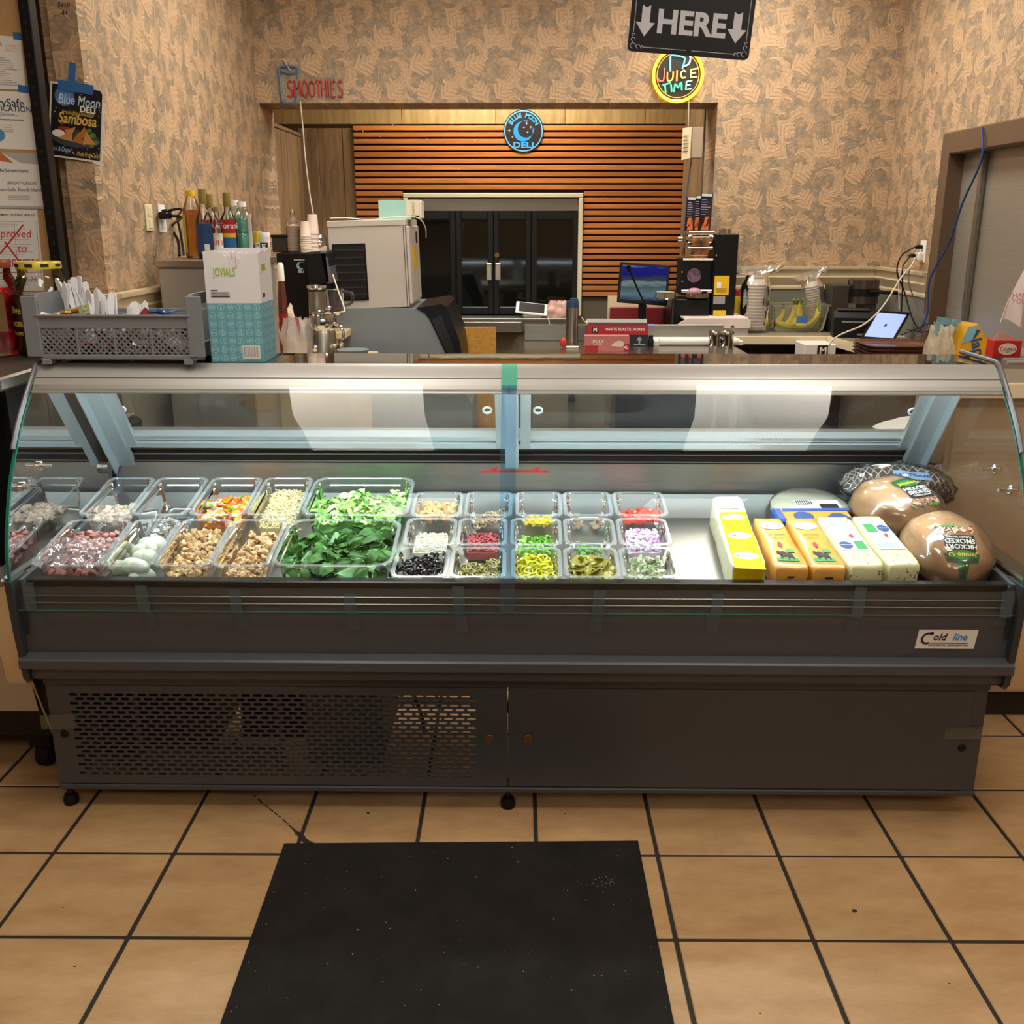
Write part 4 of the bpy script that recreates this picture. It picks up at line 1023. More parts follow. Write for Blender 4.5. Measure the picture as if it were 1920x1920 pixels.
for i in range(620):
    u, v = rnd.uniform(-1, 1), rnd.uniform(-1, .9); z = -0.042 - 0.004 * v + 0.012 * math.cos(u * 5.0 + .6) + rnd.uniform(-.005, .012)
    q = leafm(rnd.uniform(.014, .036), rnd.uniform(.010, .022), rnd.uniform(.6, 1.5), i, 4, 3); mb.mat(rnd.choices((0, 1, 2), (3, 5, 4))[0])
    mb.add(q.v, q.f, T(u * (w / 2 - .036), v * (d / 2 - .036), z) @ RZ(rnd.uniform(0, 360)) @ RX(rnd.uniform(-50, 50)))
stuff('let', 'chopped_lettuce', 'heap of chopped bright green lettuce behind the spinach', 'lettuce', mb, LET)
SPN = [M('spinach_leaf', '274f1e', 0.55, scale=50, col2='44752e', bmp=.4, spec=.3, orand=.3), M('spinach_leaf_back', '588a56', 0.5, scale=50, col2='719f6a', bmp=.3), M('spinach_stem', '86b05a', 0.45)]
mbp = mound('spi', lambda u, v: -0.066 + 0.004 * v, 0.018, 40, 30); stuff('spi', 'spinach_bed', 'dense lower layer of dark spinach in the wide pan', 'spinach', mbp, SPN[0])
spm = []
for s in range(8):
    q = leafm(.046 + .006 * (s % 3), .028 + .005 * (s % 2), 1.5, 40 + s, 9, 6); k = SPN[1] if s % 4 == 3 else SPN[0]
    mb = MB().mat(0); mb.add(q.v, q.f); mb.mat(1).tube([(-.03, .004, -.006), (-.012, .001, -.002), (0, 0, q.v[3][2])], .0013, 5)
    spm.append(mesh('spinach_leaf', mb, [k, SPN[2]], normals=False))
pieces('spi', 'spinach_leaf', 'loose dark green spinach leaf with pale stem in the wide front pan', 'spinach leaf', 'spinach leaves in the wide front pan', spm, 170, lambda u, v: -0.050 + 0.006 * v + 0.010 * math.cos(u * 2) + rnd.uniform(-.008, .012), (-.86, .8, -.82, .8), 42)
# small pans
CRO = M('crouton_bread', 'd0ac70', 0.65, orand=.2, scale=80, col2='b98440', bmp=.4)
pieces('cro', 'crouton', 'golden crouton in the small back row pan', 'crouton', 'croutons in the small back pan', [mesh('crouton', chunk(.013, .012, .011, .25, s), CRO) for s in range(4)], 110, lambda u, v: -0.024 - .004 * v + rnd.uniform(-.014, .008))
OLB = M('brown_olive', 'a08a66', 0.35, coat=.3, var=.15, scale=60)
pieces('gol', 'olive_slice', 'brown olive slice beside the croutons', 'olive slice', 'brown olive slices in the small back pan', [mesh('olive_slice', ringm(.0085, .0038, .0042, 12, .1, s), OLB) for s in range(3)], 62, lambda u, v: (-0.040 + .014 * u + rnd.uniform(-.006, .008)) if v < .2 else None, (-.9, .98, -.98, .3), 60)
mb = MB(); Mx, w, d, h = PANS['cor']
for i in range(260):
    u, v = rnd.uniform(-1, 1), rnd.uniform(-1, .35); z = -0.050 - .008 * v + rnd.uniform(-.007, .007)
    mb.blob(.0042, .0036, .0030, 6, 4, .3, 2, i, T(u * (w / 2 - .028), v * (d / 2 - .030), z) @ RZ(rnd.uniform(0, 360)) @ RX(rnd.uniform(-60, 60)))
stuff('cor', 'corn_kernels', 'layer of loose bright yellow corn kernels', 'corn', mb, M('corn', 'eec81e', 0.3, coat=.3, sss=.1))
MUS = M('mushroom', 'a0866c', 0.55, scale=70, col2='6a5340')
mmm = []
for s in range(3):
    P = [(.014 * math.cos(a), .009 * math.sin(a) + .004) for a in [PI * i / 10 for i in range(11)]] + [(-.010, .000), (-.004, .002), (-.003, -.011), (.003, -.011), (.004, .002), (.010, .000)]
    mmm.append(mesh('mushroom_slice', MB().prism(P, -.0014, .0014), MUS))
pieces('mus', 'mushroom_slice', 'brown mushroom slice in the nearly empty small pan', 'mushroom slice', 'mushroom slices in the small back pan', mmm, 16, lambda u, v: -0.052 + rnd.uniform(0, .012) if abs(u) > .3 else None, (-.95, .95, -.9, .1), 50)
TOM = M('tomato', 'e0402c', 0.25, coat=.4, sss=.15, var=.12, scale=60)
pieces('tom', 'tomato_piece', 'diced red tomato piece in the small back pan', 'tomato piece', 'tomato pieces in the small back pan', [mesh('tomato_piece', chunk(.016, .013, .011, .25, s), TOM) for s in range(4)], 60, lambda u, v: -0.040 + .006 * u - .006 * v + rnd.uniform(-.006, .008), (-.9, .95, -.95, .6))
def grains(key, name, label, cat, mtl, n, r, z0, zs=0.0, lng=1.6, v1=1.0, jit=.004):
    Mx, w, d, h = PANS[key]; mb = mound(key, lambda u, v: z0 - .004 + zs * v, .003, 90, 18)
    for i in range(n):
        u, v = rnd.uniform(-1, 1), rnd.uniform(-1, v1); z = z0 + zs * v + rnd.uniform(-jit, jit); s = r * rnd.uniform(.7, 1.3)
        mb.mat(rnd.randrange(len(mtl)) if isinstance(mtl, list) else 0).blob(s * lng, s, s * .8, 5, 3, .5, 2, i, T(u * (w / 2 - .030), v * (d / 2 - .031), z) @ RZ(rnd.uniform(0, 360)) @ RX(rnd.uniform(-60, 60)))
    return stuff(key, name, label, cat, mb, mtl)
grains('par', 'grated_cheese', 'level fill of fine grated white cheese', 'cheese', M('grated_cheese', 'e6e0c8', 0.6, var=.05, scale=300), 700, .0022, -.034)
grains('bac', 'bacon_bits', 'level fill of dark red bacon bits', 'bacon', [M('bacon_a', '8f2f33', 0.45), M('bacon_b', 'a9494a', 0.45), M('bacon_c', '6c2228', 0.45)], 620, .0030, -.034)
grains('oni', 'diced_onion', 'heap of diced purple and white onion', 'onion', [M('onion_a', 'dcc6d8', 0.3, coat=.2), M('onion_b', 'b58cb8', 0.3, coat=.2), M('onion_c', 'efe4ec', 0.3, coat=.2)], 520, .0045, -.030, .004, 1.5, 1, .008)
GPM = [M('green_pepper_a', '5c9c2e', 0.3, coat=.3), M('green_pepper_b', '86c04a', 0.3, coat=.3)]
pieces('grp', 'green_pepper_piece', 'diced green pepper piece in the small middle pan', 'pepper piece', 'green pepper pieces in the small middle pan', [mesh('green_pepper_piece', chunk(.012, .010, .005, .25, s), GPM[s % 2]) for s in range(4)], 120, lambda u, v: -0.042 - .002 * v + rnd.uniform(-.010, .007), (-.95, .95, -.98, .7))
BRO = [M('broccoli_head', '3f7a2c', 0.6, scale=150, col2='67a045', bmp=.5), M('broccoli_stem', 'a8c07c', 0.5)]
def brocc(s):
    r = random.Random(s); mb = MB().mat(1).tube([(0, 0, -.010), (0, 0, .004)], .004, 7, r1=.006); mb.mat(0)
    for i in range(9):
        a = r.uniform(0, 6.28); q = r.uniform(0, .009); mb.blob(.0058, .0058, .005, 7, 5, .4, 3, i + s, T(q * math.cos(a), q * math.sin(a), .008 + r.uniform(-.002, .003)))
    return mesh('broccoli_floret', mb, BRO)
bm_ = [brocc(s) for s in range(3)]
Mx, w, d, h = PANS['bro']
for i, (u, v, z) in enumerate([(-.75, -.5, -.048), (-.45, -.7, -.046), (-.35, -.35, -.044), (-.6, -.85, -.050), (.08, -.62, -.046), (.22, -.5, -.048), (.62, -.8, -.050), (-.12, -.4, -.052)]):
    W = Mx @ T(u * (w / 2 - .028), v * (d / 2 - .030), z) @ RZ(rnd.uniform(0, 360)) @ RX(rnd.uniform(-40, 40))
    tag(put('broccoli_floret', bm_[i % 3], None, W.to_translation(), W.to_euler()), 'green broccoli floret in the small middle pan', 'broccoli', 'broccoli florets in the small middle pan')
OLV = M('black_olive', '2a282c', 0.25, coat=.4, var=.2, scale=60)
pieces('olv', 'olive_ring', 'black olive ring in the small front pan', 'olive ring', 'black olive rings in the small front pan', [mesh('olive_ring', ringm(.0095, .0042, .0045, 13, .1, s), OLV) for s in range(4)], 120, lambda u, v: -0.020 + .006 * u + .004 * v + rnd.uniform(-.022, .008), (-.95, .95, -.98, .9), 60)
JAL = [M('jalapeno', '8c8340', 0.3, coat=.4, scale=60, col2='6b6a2c'), M('jalapeno_seed', 'cfc58a', 0.5)]
def jalm(s):
    q = ringm(.0135, .0085, .004, 14, .12, s); mb = MB().mat(0); mb.add(q.v, q.f); mb.mat(1)
    for a in range(3): mb.tube([(0, 0, 0), (.0095 * math.cos(a * 2.09), .0095 * math.sin(a * 2.09), .0)], .0014, 4)
    return mesh('jalapeno_ring', mb, JAL)
pieces('jal', 'jalapeno_ring', 'olive green pickled jalapeno ring in the small front pan', 'jalapeno ring', 'jalapeno rings in the small front pan', [jalm(s) for s in range(3)], 60, lambda u, v: -0.024 + .008 * u + .002 * v + rnd.uniform(-.010, .006), (-.85, .9, -.95, .6), 45)
BAN = M('banana_pepper', 'dcd83a', 0.25, coat=.4, sss=.2, scale=50, col2='c4c628')
pieces('ban', 'banana_pepper_ring', 'yellow banana pepper ring in the small front pan', 'pepper ring', 'banana pepper rings in the small front pan', [mesh('banana_pepper_ring', ringm(.0135, .0095, .0045, 14, .15, s), BAN) for s in range(4)], 110, lambda u, v: -0.018 + .002 * v + rnd.uniform(-.022, .008), (-.92, .92, -.98, .9), 50)
PIC = M('pickle', 'b3ad52', 0.28, coat=.4, sss=.2, scale=50, col2='8f8e3a')
def pickm(s):
    n = 22; L0 = [[(.0215 * math.cos(2 * PI * i / n), .0185 * math.sin(2 * PI * i / n), z + .0016 * math.sin(.0185 * math.sin(2 * PI * i / n) * 700) + .002 * math.cos(4 * PI * i / n + s)) for i in range(n)] for z in (-.0018, .0018)]
    L1 = [[(p[0] * .5, p[1] * .5, p[2] * 1.0) for p in L0[1]]]; return mesh('pickle_chip', MB().loops([L0[0], L0[1], L1[0]], True, True, True), PIC)
pieces('pic', 'pickle_chip', 'crinkle cut pickle chip in the small front pan', 'pickle chip', 'pickle chips in the small front pan', [pickm(s) for s in range(3)], 46, lambda u, v: -0.020 + .003 * v + .004 * math.cos(u * 2) + rnd.uniform(-.020, .006), (-.8, .8, -.85, .7), 48)
CUC = [M('cucumber_flesh', 'c8d4b0', 0.3, coat=.3, sss=.2), M('cucumber_skin', '3d5c3a', 0.4)]
def cucm(s):
    q = chunk(.014, .009, .006, .2, s); mb = MB(); mb.add(q.v, q.f)
    mb.m = [1 if i in (0, 1)[:1 + s % 2] else 0 for i in range(len(mb.f))]; return mesh('cucumber_piece', mb, CUC)
pieces('cuc', 'cucumber_piece', 'diced cucumber piece with dark skin in the small front pan', 'cucumber piece', 'cucumber pieces in the small front pan', [cucm(s) for s in range(4)], 115, lambda u, v: -0.022 + .003 * v + .004 * math.cos(u * 2) + rnd.uniform(-.022, .008), (-.9, .9, -.95, .85))
# hazy clear sheet imitating the white reflection on the empty pan's bottom
Mx, w, d, h = PANS['emp']
o = put('pan_glint', mesh('pan_glint', MB().sheet(lambda u, v: ((u - .5) * w * .62, (v - .5) * d * .5 - .03, -h + .006 + .003 * noise.noise((u * 7, v * 7, 2)) if 0 < u < 1 and 0 < v < 1 else -h + .003), 20, 16), clear('glint_haze', (.93, .95, .97), .12, 1.33, .05)), None, Mx.to_translation(), Mx.to_euler())
tag(o, 'thin hazy sheet imitating the white reflection in the bottom of the empty pan', 'reflection sheet')

# ================================================================ CHEESES AND MEATS ON THE RIGHT
def topq(px, h): return [atS(x, y, 2.37, 0.657 + h, SL) for x, y in px]
def deckz(y): return 0.657 + SL * (y - 2.37)
def block(name, label, cat, px, h, mtl, group=None, r=0.010, jit=.003, fr=30, seed=1):
    Q = topq(px, h); c = sum(Q, Vector()) / 4; c0 = Vector((c.x, c.y, deckz(c.y)))
    t = thing(name, label, cat, c0, (SLA, 0, 0), group); Mi = (T(*c0) @ Matrix.Rotation(SLA, 4, 'X')).inverted()
    q = [Mi @ p for p in Q]; n = 7; L_ = []
    def edge(ins, z):
        P = []
        cc = sum((Vector((p.x, p.y)) for p in q), Vector((0, 0))) / 4
        for k in range(4):
            a, b_ = Vector((q[k].x, q[k].y)), Vector((q[(k + 1) % 4].x, q[(k + 1) % 4].y))
            for i in range(n):
                p = a.lerp(b_, (i + .5) / n)
                dv = (cc - p); p = p + dv.normalized() * ins
                P.append((p.x + jit * noise.noise((p.x * fr, p.y * fr, z * fr + seed)), p.y + jit * noise.noise((p.y * fr, z * fr, p.x * fr + seed)), z + jit * (.2 if z > h - .004 else 1) * noise.noise((p.x * fr * 1.3, p.y * fr * 1.3, seed))))
        return P
    L_ = [edge(.004, 0.0), edge(0, .006), edge(-.001, h * .4), edge(0, h - r), edge(r * .3, h - r * .3), edge(r, h), edge(.025, h + .0004)]
    ob = obj('loaf', MB().loops(L_, True, True, True), mtl, t, angle=60)
    return t, q, Mi, h
def topmap(q, h):                                            # (s, t) across and up the top face -> local position
    def f(s, t, z=0.0015): p = (q[0].lerp(q[1], s)).lerp(q[3].lerp(q[2], s), t); return Vector((p.x, p.y, h + z))
    return f
def patch(f, s0, s1, t0, t1, z=.0018, n=8):
    mb = MB(); mb.sheet(lambda u, v: f(s0 + (s1 - s0) * u, t0 + (t1 - t0) * v, z), n, n); return mb
def toptext(body, f, s, t, size, z=.0024, flip=False, shear=0, bold=.01, ax=None):
    me = MB().text(body, 1.0, Matrix.Identity(4), shear=shear, bold=bold, depth=.0)
    a, b_, c = f(s, t, z), f(s + .01, t, z), f(s, t + .01, z); e1 = (b_ - a).normalized(); e2 = (c - a).normalized()
    if flip: e1, e2 = -e1, -e2
    if ax == 'r': e1, e2 = e2, -e1
    mb = MB(); mb.add([a + e1 * (p[0] * size) + e2 * (p[1] * size) for p in me.v], me.f); return mb
WR = dict(rough=0.22, coat=0.7)
SWS = M('swiss_pale', 'cfc9a8', 0.45, coat=.15, bmp=.5, scale=45, bdist=.006)
t, q, Mi, h = block('cheese_loaf', 'long wrapped swiss cheese loaf with yellow printed label, leftmost of the loaves', 'cheese', [(1370, 1062), (1440, 1066), (1390, 930), (1333, 932)], .078, SWS)
f = topmap(q, h); SY = M('yellow_swiss_print', 'dcc00c', 0.6, spec=.2, scale=30, bmp=.4, col2='c8a800')
mb = patch(f, .10, .93, -.03, .74, .002); obj('printed_label', mb, SY, t)
mb = MB(); a0, a1 = f(.08, -.02, 0), f(.92, -.02, 0)
mb.sheet(lambda u, v: (a0.x + (a1.x - a0.x) * u, a0.y - .0045 + .003 * v, .01 + v * (h - .012)), 6, 6); obj('printed_end', mb, SY, t)
obj('printed_label', patch(f, .12, .86, .80, .98, .002), PAPER, t, label='white ingredient label')
for tt in (.66, .40, .13):
    mb = MB(); mb.sheet(lambda u, v: f(.5 + (.36) * math.cos(2 * PI * u) * v, tt + .045 * math.sin(2 * PI * u) * v, .0026), 18, 1); o = obj('oval', mb, M('label_cream', 'eee8cc', .4), t, smooth=False)
    obj('lettering', toptext('JAMES FARM', f, .5, tt, .0085, .0032, flip=(tt == .13)), M('label_navy', '27457c', .5), t, smooth=False)
mb = MB(); mb_ = [toptext(s, f, .5, tt, sz, .003) for s, tt, sz in (('PROCESSED', .55, .008), ('SWISS CHEESE', .52, .007), ('AMERICAN', .27, .008), ('SWISS SLICES', .24, .007))]
for k in mb_: mb.add(k.v, k.f)
obj('lettering', mb, M('label_brown', '6a5418', .5), t, smooth=False)
ORG = M('orange_cheese', 'd99a45', 0.28, coat=.6, bmp=.25, scale=40, var=.05, bdist=.004)
for i, (px, side) in enumerate((([(1452, 1064), (1521, 1066), (1463, 970), (1411, 970)], 'left'), ([(1524, 1066), (1590, 1066), (1526, 970), (1471, 970)], 'right'))):
    t, q, Mi, h = block('cheese_loaf', side + ' of the two orange american cheese loaves in clear wrap', 'cheese', px, .070, ORG, 'orange cheese loaves', seed=3 + i)
    f = topmap(q, h)
    mb = MB(); mb.sheet(lambda u, v: f(.5 + .40 * math.cos(2 * PI * u) * v, .80 + .075 * math.sin(2 * PI * u) * v, .0022), 18, 1); obj('oval', mb, M('label_white', 'e8e6e0', .4), t, smooth=False)
    obj('lettering', toptext('JAMES FARM', f, .5, .80, .0085, .003), M('label_navy', '27457c', .5), t, smooth=False)
    mb = MB()
    for s, tt, sz in (('160 SLICES', .62, .0095), ('AMERICAN', .55, .006), ('NET WT 5 LBS (2.27kg)', .07, .0055)):
        k = toptext(s, f, .5, tt, sz, .0026); mb.add(k.v, k.f)
    for (s, tt, a, b_) in ((.42, .24, .11, .05), (.60, .22, .08, .04), (.34, .19, .03, .05), (.52, .17, .03, .05), (.66, .17, .03, .04), (.29, .27, .05, .03)):
        mb.sheet(lambda u, v: f(s + a * math.cos(2 * PI * u) * v, tt + b_ * math.sin(2 * PI * u) * v, .0028), 10, 1)
    obj('lettering', mb, INK, t, smooth=False)
    mb = MB(); mb.sheet(lambda u, v: f(.18 + .6 * u, .11 + .06 * v, .0022), 4, 2).sheet(lambda u, v: f(.55 + .24 * u, .27 + .06 * v, .0022), 4, 2); obj('printed_field', mb, GREEN, t, smooth=False)
    mb = MB(); mb.sheet(lambda u, v: f(.46 + .07 * math.cos(2 * PI * u) * v, .42 + .055 * math.sin(2 * PI * u) * v, .0022), 10, 1); obj('kosher_mark', mb, RED, t, smooth=False)
    a0 = f(.5, 0, 0); mb = MB().box(a0.x - .012, q[0].y - .0035, .030, a0.x + .010, q[0].y - .0015, .036).box(a0.x - .010, q[0].y - .0035, .040, a0.x + .010, q[0].y - .0015, .045); obj('date_stamp', mb, INK, t, smooth=False)
PPJ = M('pepper_jack', 'd9d4a8', 0.28, coat=.6, bmp=.3, scale=40, bdist=.004)
for i, (px, side) in enumerate((([(1594, 1062), (1662, 1062), (1590, 968), (1529, 968)], 'left'), ([(1666, 1060), (1730, 1060), (1650, 966), (1595, 967)], 'right'))):
    t, q, Mi, h = block('cheese_loaf', side + ' of the two pale pepper jack loaves with white and green labels', 'cheese', px, .074, PPJ, 'pepper jack loaves', seed=9 + i)
    f = topmap(q, h); fl = i == 0
    obj('printed_label', patch(f, .06, .90, .28, .82, .0018), PAPER, t)
    mb = MB()
    for k in range(7): mb.sheet(lambda u, v: f(.14 + k * .09 + .05 * u, (.70 if fl else .31) + .10 * v, .0026), 1, 1)
    for k in range(5): mb.sheet(lambda u, v: f(.5 + .34 * u, .50 + k * .022 + .008 * v, .0026), 1, 1)
    obj('barcode', mb, M('label_grey', '8e9aa8', .5), t, smooth=False)
    gx = (.55, .84, .30, .46) if fl else (.12, .46, .62, .79)
    obj('green_field', patch(f, gx[0], gx[1], gx[2], gx[3], .0026, 2), GREEN, t, smooth=False)
    mb = MB(); cx_, cy_ = (.28, .38) if fl else (.70, .70); mb.sheet(lambda u, v: f(cx_ + .19 * math.cos(2 * PI * u) * v, cy_ + .07 * math.sin(2 * PI * u) * v, .0028), 18, 1); obj('oval', mb, M('label_navy', '27457c', .5), t, smooth=False)
    obj('lettering', toptext('JAMES FARM', f, cx_, cy_, .0062, .0034), PAPER, t, smooth=False)
    mb = MB(); mb.sheet(lambda u, v: f(.62 + .05 * math.cos(2 * PI * u) * v, .56 + .04 * math.sin(2 * PI * u) * v, .0032), 10, 1); obj('kosher_mark', mb, RED, t, smooth=False)
    mb = MB(); k0 = f(0, 0, 0); k1 = f(1, 0, 0)
    for k in range(34):
        s, z = rnd.uniform(.05, .95), rnd.uniform(.02, h - .012); p = k0.lerp(k1, s); r_ = rnd.uniform(.0008, .0024)
        mb.blob(r_ * 1.4, .0012, r_, 5, 3, M=T(p.x, p.y - .0005, z))
    for k in range(18):
        p = f(rnd.uniform(.05, .95), rnd.choice((rnd.uniform(.02, .24), rnd.uniform(.86, .98))), .0005); r_ = rnd.uniform(.0008, .0018); mb.blob(r_ * 1.4, r_, .0008, 5, 3, M=T(*p))
    o = obj('pepper_fleck', mb, M('pepper_fleck', '54502c', .5), t); o['kind'] = 'stuff'
# things wrapped onto domed meats
def dome(name, label, cat, c, rad, rot, mtl, jit=.05, fr=2.2, seed=0, group=None):
    t = thing(name, label, cat, c, rot, group)
    obj('meat', MB().blob(*rad, 34, 22, jit, fr, seed), mtl, t, angle=80)
    return t
def ellwrap(mb, rad, e0, side, up, jit, fr, seed, off=.002):
    # flat drawing -> hull of the dome around direction e0
    out = []
    for (x, y, z) in mb.v:
        d = (e0 + side * x + up * y); d = Vector((d.x, d.y, d.z)).normalized()
        k = 1 + jit * noise.noise(d * fr + Vector((seed * 7.3, seed * 1.7, seed)))
        p = Vector((d.x * rad[0] * k, d.y * rad[1] * k, d.z * rad[2] * k)); out.append(p + Vector((d.x / rad[0], d.y / rad[1], d.z / rad[2])).normalized() * (off + z))
    mb.v = [tuple(p) for p in out]; return mb
def gridrect(x0, y0, x1, y1, n=10): return MB().sheet(lambda u, v: (x0 + (x1 - x0) * u, y0 + (y1 - y0) * v, 0), n, n)
def tessellate(mb, n=1): return mb
TKY = M('smoked_turkey', 'c39a70', 0.3, coat=.7, var=.05, scale=14, bmp=.12, bdist=.004)
LBK, LGN, LGD = M('turkey_label_black', '26272b', .4, coat=.5), M('turkey_label_green', '2f7a3a', .4, coat=.5), M('turkey_label_dark_green', '1f5a2c', .4, coat=.5)
LW = M('label_white', 'e8e6e0', .4); LYL = M('label_yellow', 'e0c83a', .5)
def turkey(label, c, rad, rot, seed, e0, flip, stripe):
    t = dome('turkey_breast', label, 'turkey breast', c, rad, rot, TKY, .05, 2.2, seed, 'wrapped turkey breasts')
    e0 = Vector(e0).normalized(); up = Vector((0, .35, 1)); up = (up - e0 * up.dot(e0)).normalized(); side = up.cross(e0).normalized()
    if side.x < 0: side = -side
    if flip: side, up = -side, -up
    A = (rad, e0, side, up, .05, 2.2, seed)
    obj('label_panel', ellwrap(gridrect(-.36, -.02, .36, .52), *A), LBK, t)
    obj('label_base', ellwrap(gridrect(-.46, .52, .46, .86), *A), LGD, t)
    ov = MB().sheet(lambda u, v: (.33 * math.cos(2 * PI * u) * v, .56 + .16 * math.sin(2 * PI * u) * v, 0), 24, 4); obj('oval', ellwrap(ov, *A, off=.0032), LGN, t)
    obj('lettering', ellwrap(MB().text('Jennie-O', .20, T(0, .56, 0), bold=.01), *A, off=.0040), LYL, t, smooth=False)
    tx = MB().text('HICKORY', .17, T(0, .30, 0), bold=.015).text('SMOKED', .17, T(0, .15, 0), bold=.015).text('TURKEY BREAST', .075, T(0, .04, 0))
    obj('lettering', ellwrap(tx, *A, off=.0032), LW, t, smooth=False)
    if stripe: obj('green_stripe', ellwrap(gridrect(-.17, .86, .17, 2.4, 18), *A), LGN, t); obj('green_stripe', ellwrap(gridrect(-.06, .87, .06, 2.4, 18), *A, off=.003), LGD, t)
    ov = MB().sheet(lambda u, v: (.50 + .17 * math.cos(2 * PI * u) * v, .02 + .12 * math.sin(2 * PI * u) * v, 0), 18, 3); obj('seal', ellwrap(ov, *A), M('seal_grey', '70747a', .4), t)
    fr_ = MB()
    for k in range(26): fr_.blob(.06, .03, .002, 5, 3, .4, 2, k, T(rnd.uniform(-.4, .4), -.16 + rnd.uniform(-.09, .09), 0) @ RZ(rnd.uniform(0, 180)))
    fr_.mat(0); obj('serving_picture', ellwrap(fr_, *A), M('picture_pink', 'd8a896', .5), t)
    gr = MB()
    for k in range(14): gr.blob(.06, .035, .002, 5, 3, .4, 2, k, T(rnd.uniform(-.5, .5), -.27 + rnd.uniform(-.05, .05), 0) @ RZ(rnd.uniform(0, 180)))
    obj('serving_picture', ellwrap(gr, *A), M('picture_green', '4d7d3a', .5), t)
    fm_ = MB().blob(rad[0] * 1.025, rad[1] * 1.025, rad[2] * 1.025, 60, 40, .06, 2.2, seed)
    fm_.v = [tuple(Vector(p) * (1 + .018 * noise.noise(Vector(p) * 60) + .03 * max(0, noise.noise(Vector(p) * 22)))) for p in fm_.v]
    obj('shrink_film', fm_, clear('shrink_film', (.965, .965, .965), .015, 1.45, .10, (.9, .9, .9), 1.5), t)
    return t
c = at(1778, 1040, 2.46); turkey('front wrapped turkey breast with upside down black and green label', Vector((c.x, 2.475, deckz(2.475) + .050)), (.112, .155, .082), (R(8), 0, R(-6)), 2, (-.02, -.45, .85), True, True)
c = at(1690, 985, 2.66); turkey('rear wrapped turkey breast leaning behind the pepper jack loaves', Vector((c.x, 2.70, deckz(2.70) + .058)), (.126, .130, .080), (R(10), 0, R(18)), 4, (.12, -.50, .78), False, False)
NET = M('pastrami_crust', '3a2c26', 0.35, coat=.6, scale=60, bmp=.6, col2='5a4034', bdist=.006)
c = at(1668, 935, 2.82); tp_ = dome('pastrami', 'dark netted pastrami in clear film at the back right corner', 'pastrami', Vector((c.x + .02, 2.83, deckz(2.83) + .062)), (.155, .075, .066), (0, 0, R(-12)), NET, .08, 3, 6)
mb = MB()
for i in range(16):
    th = -1.2 + 2.4 * i / 15
    for s in (-1, 1):
        P = []
        for j in range(13):
            a = .1 + 2.9 * j / 12; xx = math.sin(th + s * (a - 1.5) * .25); d = Vector((xx, -math.cos(a) * math.sqrt(max(0, 1 - xx * xx)), math.sin(a) * math.sqrt(max(0, 1 - xx * xx)))).normalized()
            k = 1 + .08 * noise.noise(d * 3 + Vector((6 * 7.3, 6 * 1.7, 6))); P.append((d.x * .155 * k * 1.01, d.y * .075 * k * 1.01, d.z * .066 * k * 1.01))
        mb.tube(P, .0016, 4)
o = obj('netting', mb, M('netting_white', 'b8b2a8', .5), tp_); o['kind'] = 'stuff'
A = ((.155, .075, .066), Vector((.1, -.75, .62)).normalized(), Vector((1, .1, 0)), Vector((0, .6, .75)), .08, 3, 6)
obj('printed_label', ellwrap(gridrect(-.25, -.05, .5, .40), *A, off=.003), M('label_light_blue', '8fa6c8', .4), tp_)
obj('lettering', ellwrap(MB().text('PASTRAMI', .17, T(.12, .16, 0), bold=.02), *A, off=.004), M('label_navy', '27457c', .5), tp_, smooth=False)
fm_ = MB().blob(.165, .085, .075, 60, 40, .10, 3, 6); fm_.v = [tuple(Vector(p) * (1 + .04 * noise.noise(Vector(p) * 40) + .05 * max(0, noise.noise(Vector(p) * 18)))) for p in fm_.v]
obj('shrink_film', fm_, clear('shrink_film'), tp_)
c = at(1728, 888, 2.90)
rp = thing('meat_package', 'dark red vacuum package standing in the back right corner', 'package', (c.x, 2.90, deckz(2.9)), (R(-20), 0, R(-35)))
hh_ = c.z - deckz(2.9)
obj('pouch', MB().sheet(lambda u, v: ((u - .5) * .11, -.006 * math.sin(u * 3.1), v * (hh_ + .035)), 8, 6, .012), M('dark_red_pouch', '5e1a20', .3, coat=.6, bmp=.3, scale=30), rp)
obj('lettering', MB().text('ANGUS', .026, T(0, -.010, hh_ + .01) @ FS @ RZ(14), bold=.02).text('ROAST BEEF', .014, T(0, -.010, hh_ - .02) @ FS @ RZ(14), bold=.01), LW, rp, smooth=False)
# round provolone and blue edged orange pack behind the loaves
PRV = M('provolone', 'd6d2b6', 0.3, coat=.6, bmp=.2, scale=40)
c = at(1518, 962, 2.78); pv = thing('provolone', 'round pale provolone in film lying behind the orange loaves', 'cheese', (c.x, 2.78, deckz(2.78)), (SLA, 0, 0))
obj('wheel', MB().lathe([(0.0, 0), (.10, 0), (.114, .010), (.114, .026), (.10, .036), (0.0, .038)], 36), PRV, pv)
obj('film', MB().lathe([(.128, .004), (.120, .02), (.116, .030), (.102, .0395), (0.0, .0405)], 36, cap=False), clear('shrink_film'), pv)
obj('printed_label', MB().box(-.050, -.050, .041, .078, .012, .0418), M('label_white', 'e8e6e0', .4), pv, smooth=False)
mb = MB().box(.018, -.044, .0420, .070, -.014, .0425)
for k in range(8): mb.box(-.046 + k * .006, -.02, .0420, -.043 + k * .006, .008, .0425)
obj('printed_field', mb, INK, pv, smooth=False)
PK = M('pack_orange', 'd98f34', .35, coat=.5)
a, b_ = atS(1462, 972, 2.37, .657 + .050, SL), atS(1600, 968, 2.37, .657 + .050, SL)
pk = thing('cheese_pack', 'flat orange slice pack with blue edging between the loaves and the round cheese', 'cheese', ((a.x + b_.x) / 2, a.y + .035, deckz(a.y + .035)), (SLA, 0, R(2)))
wd = (b_.x - a.x)
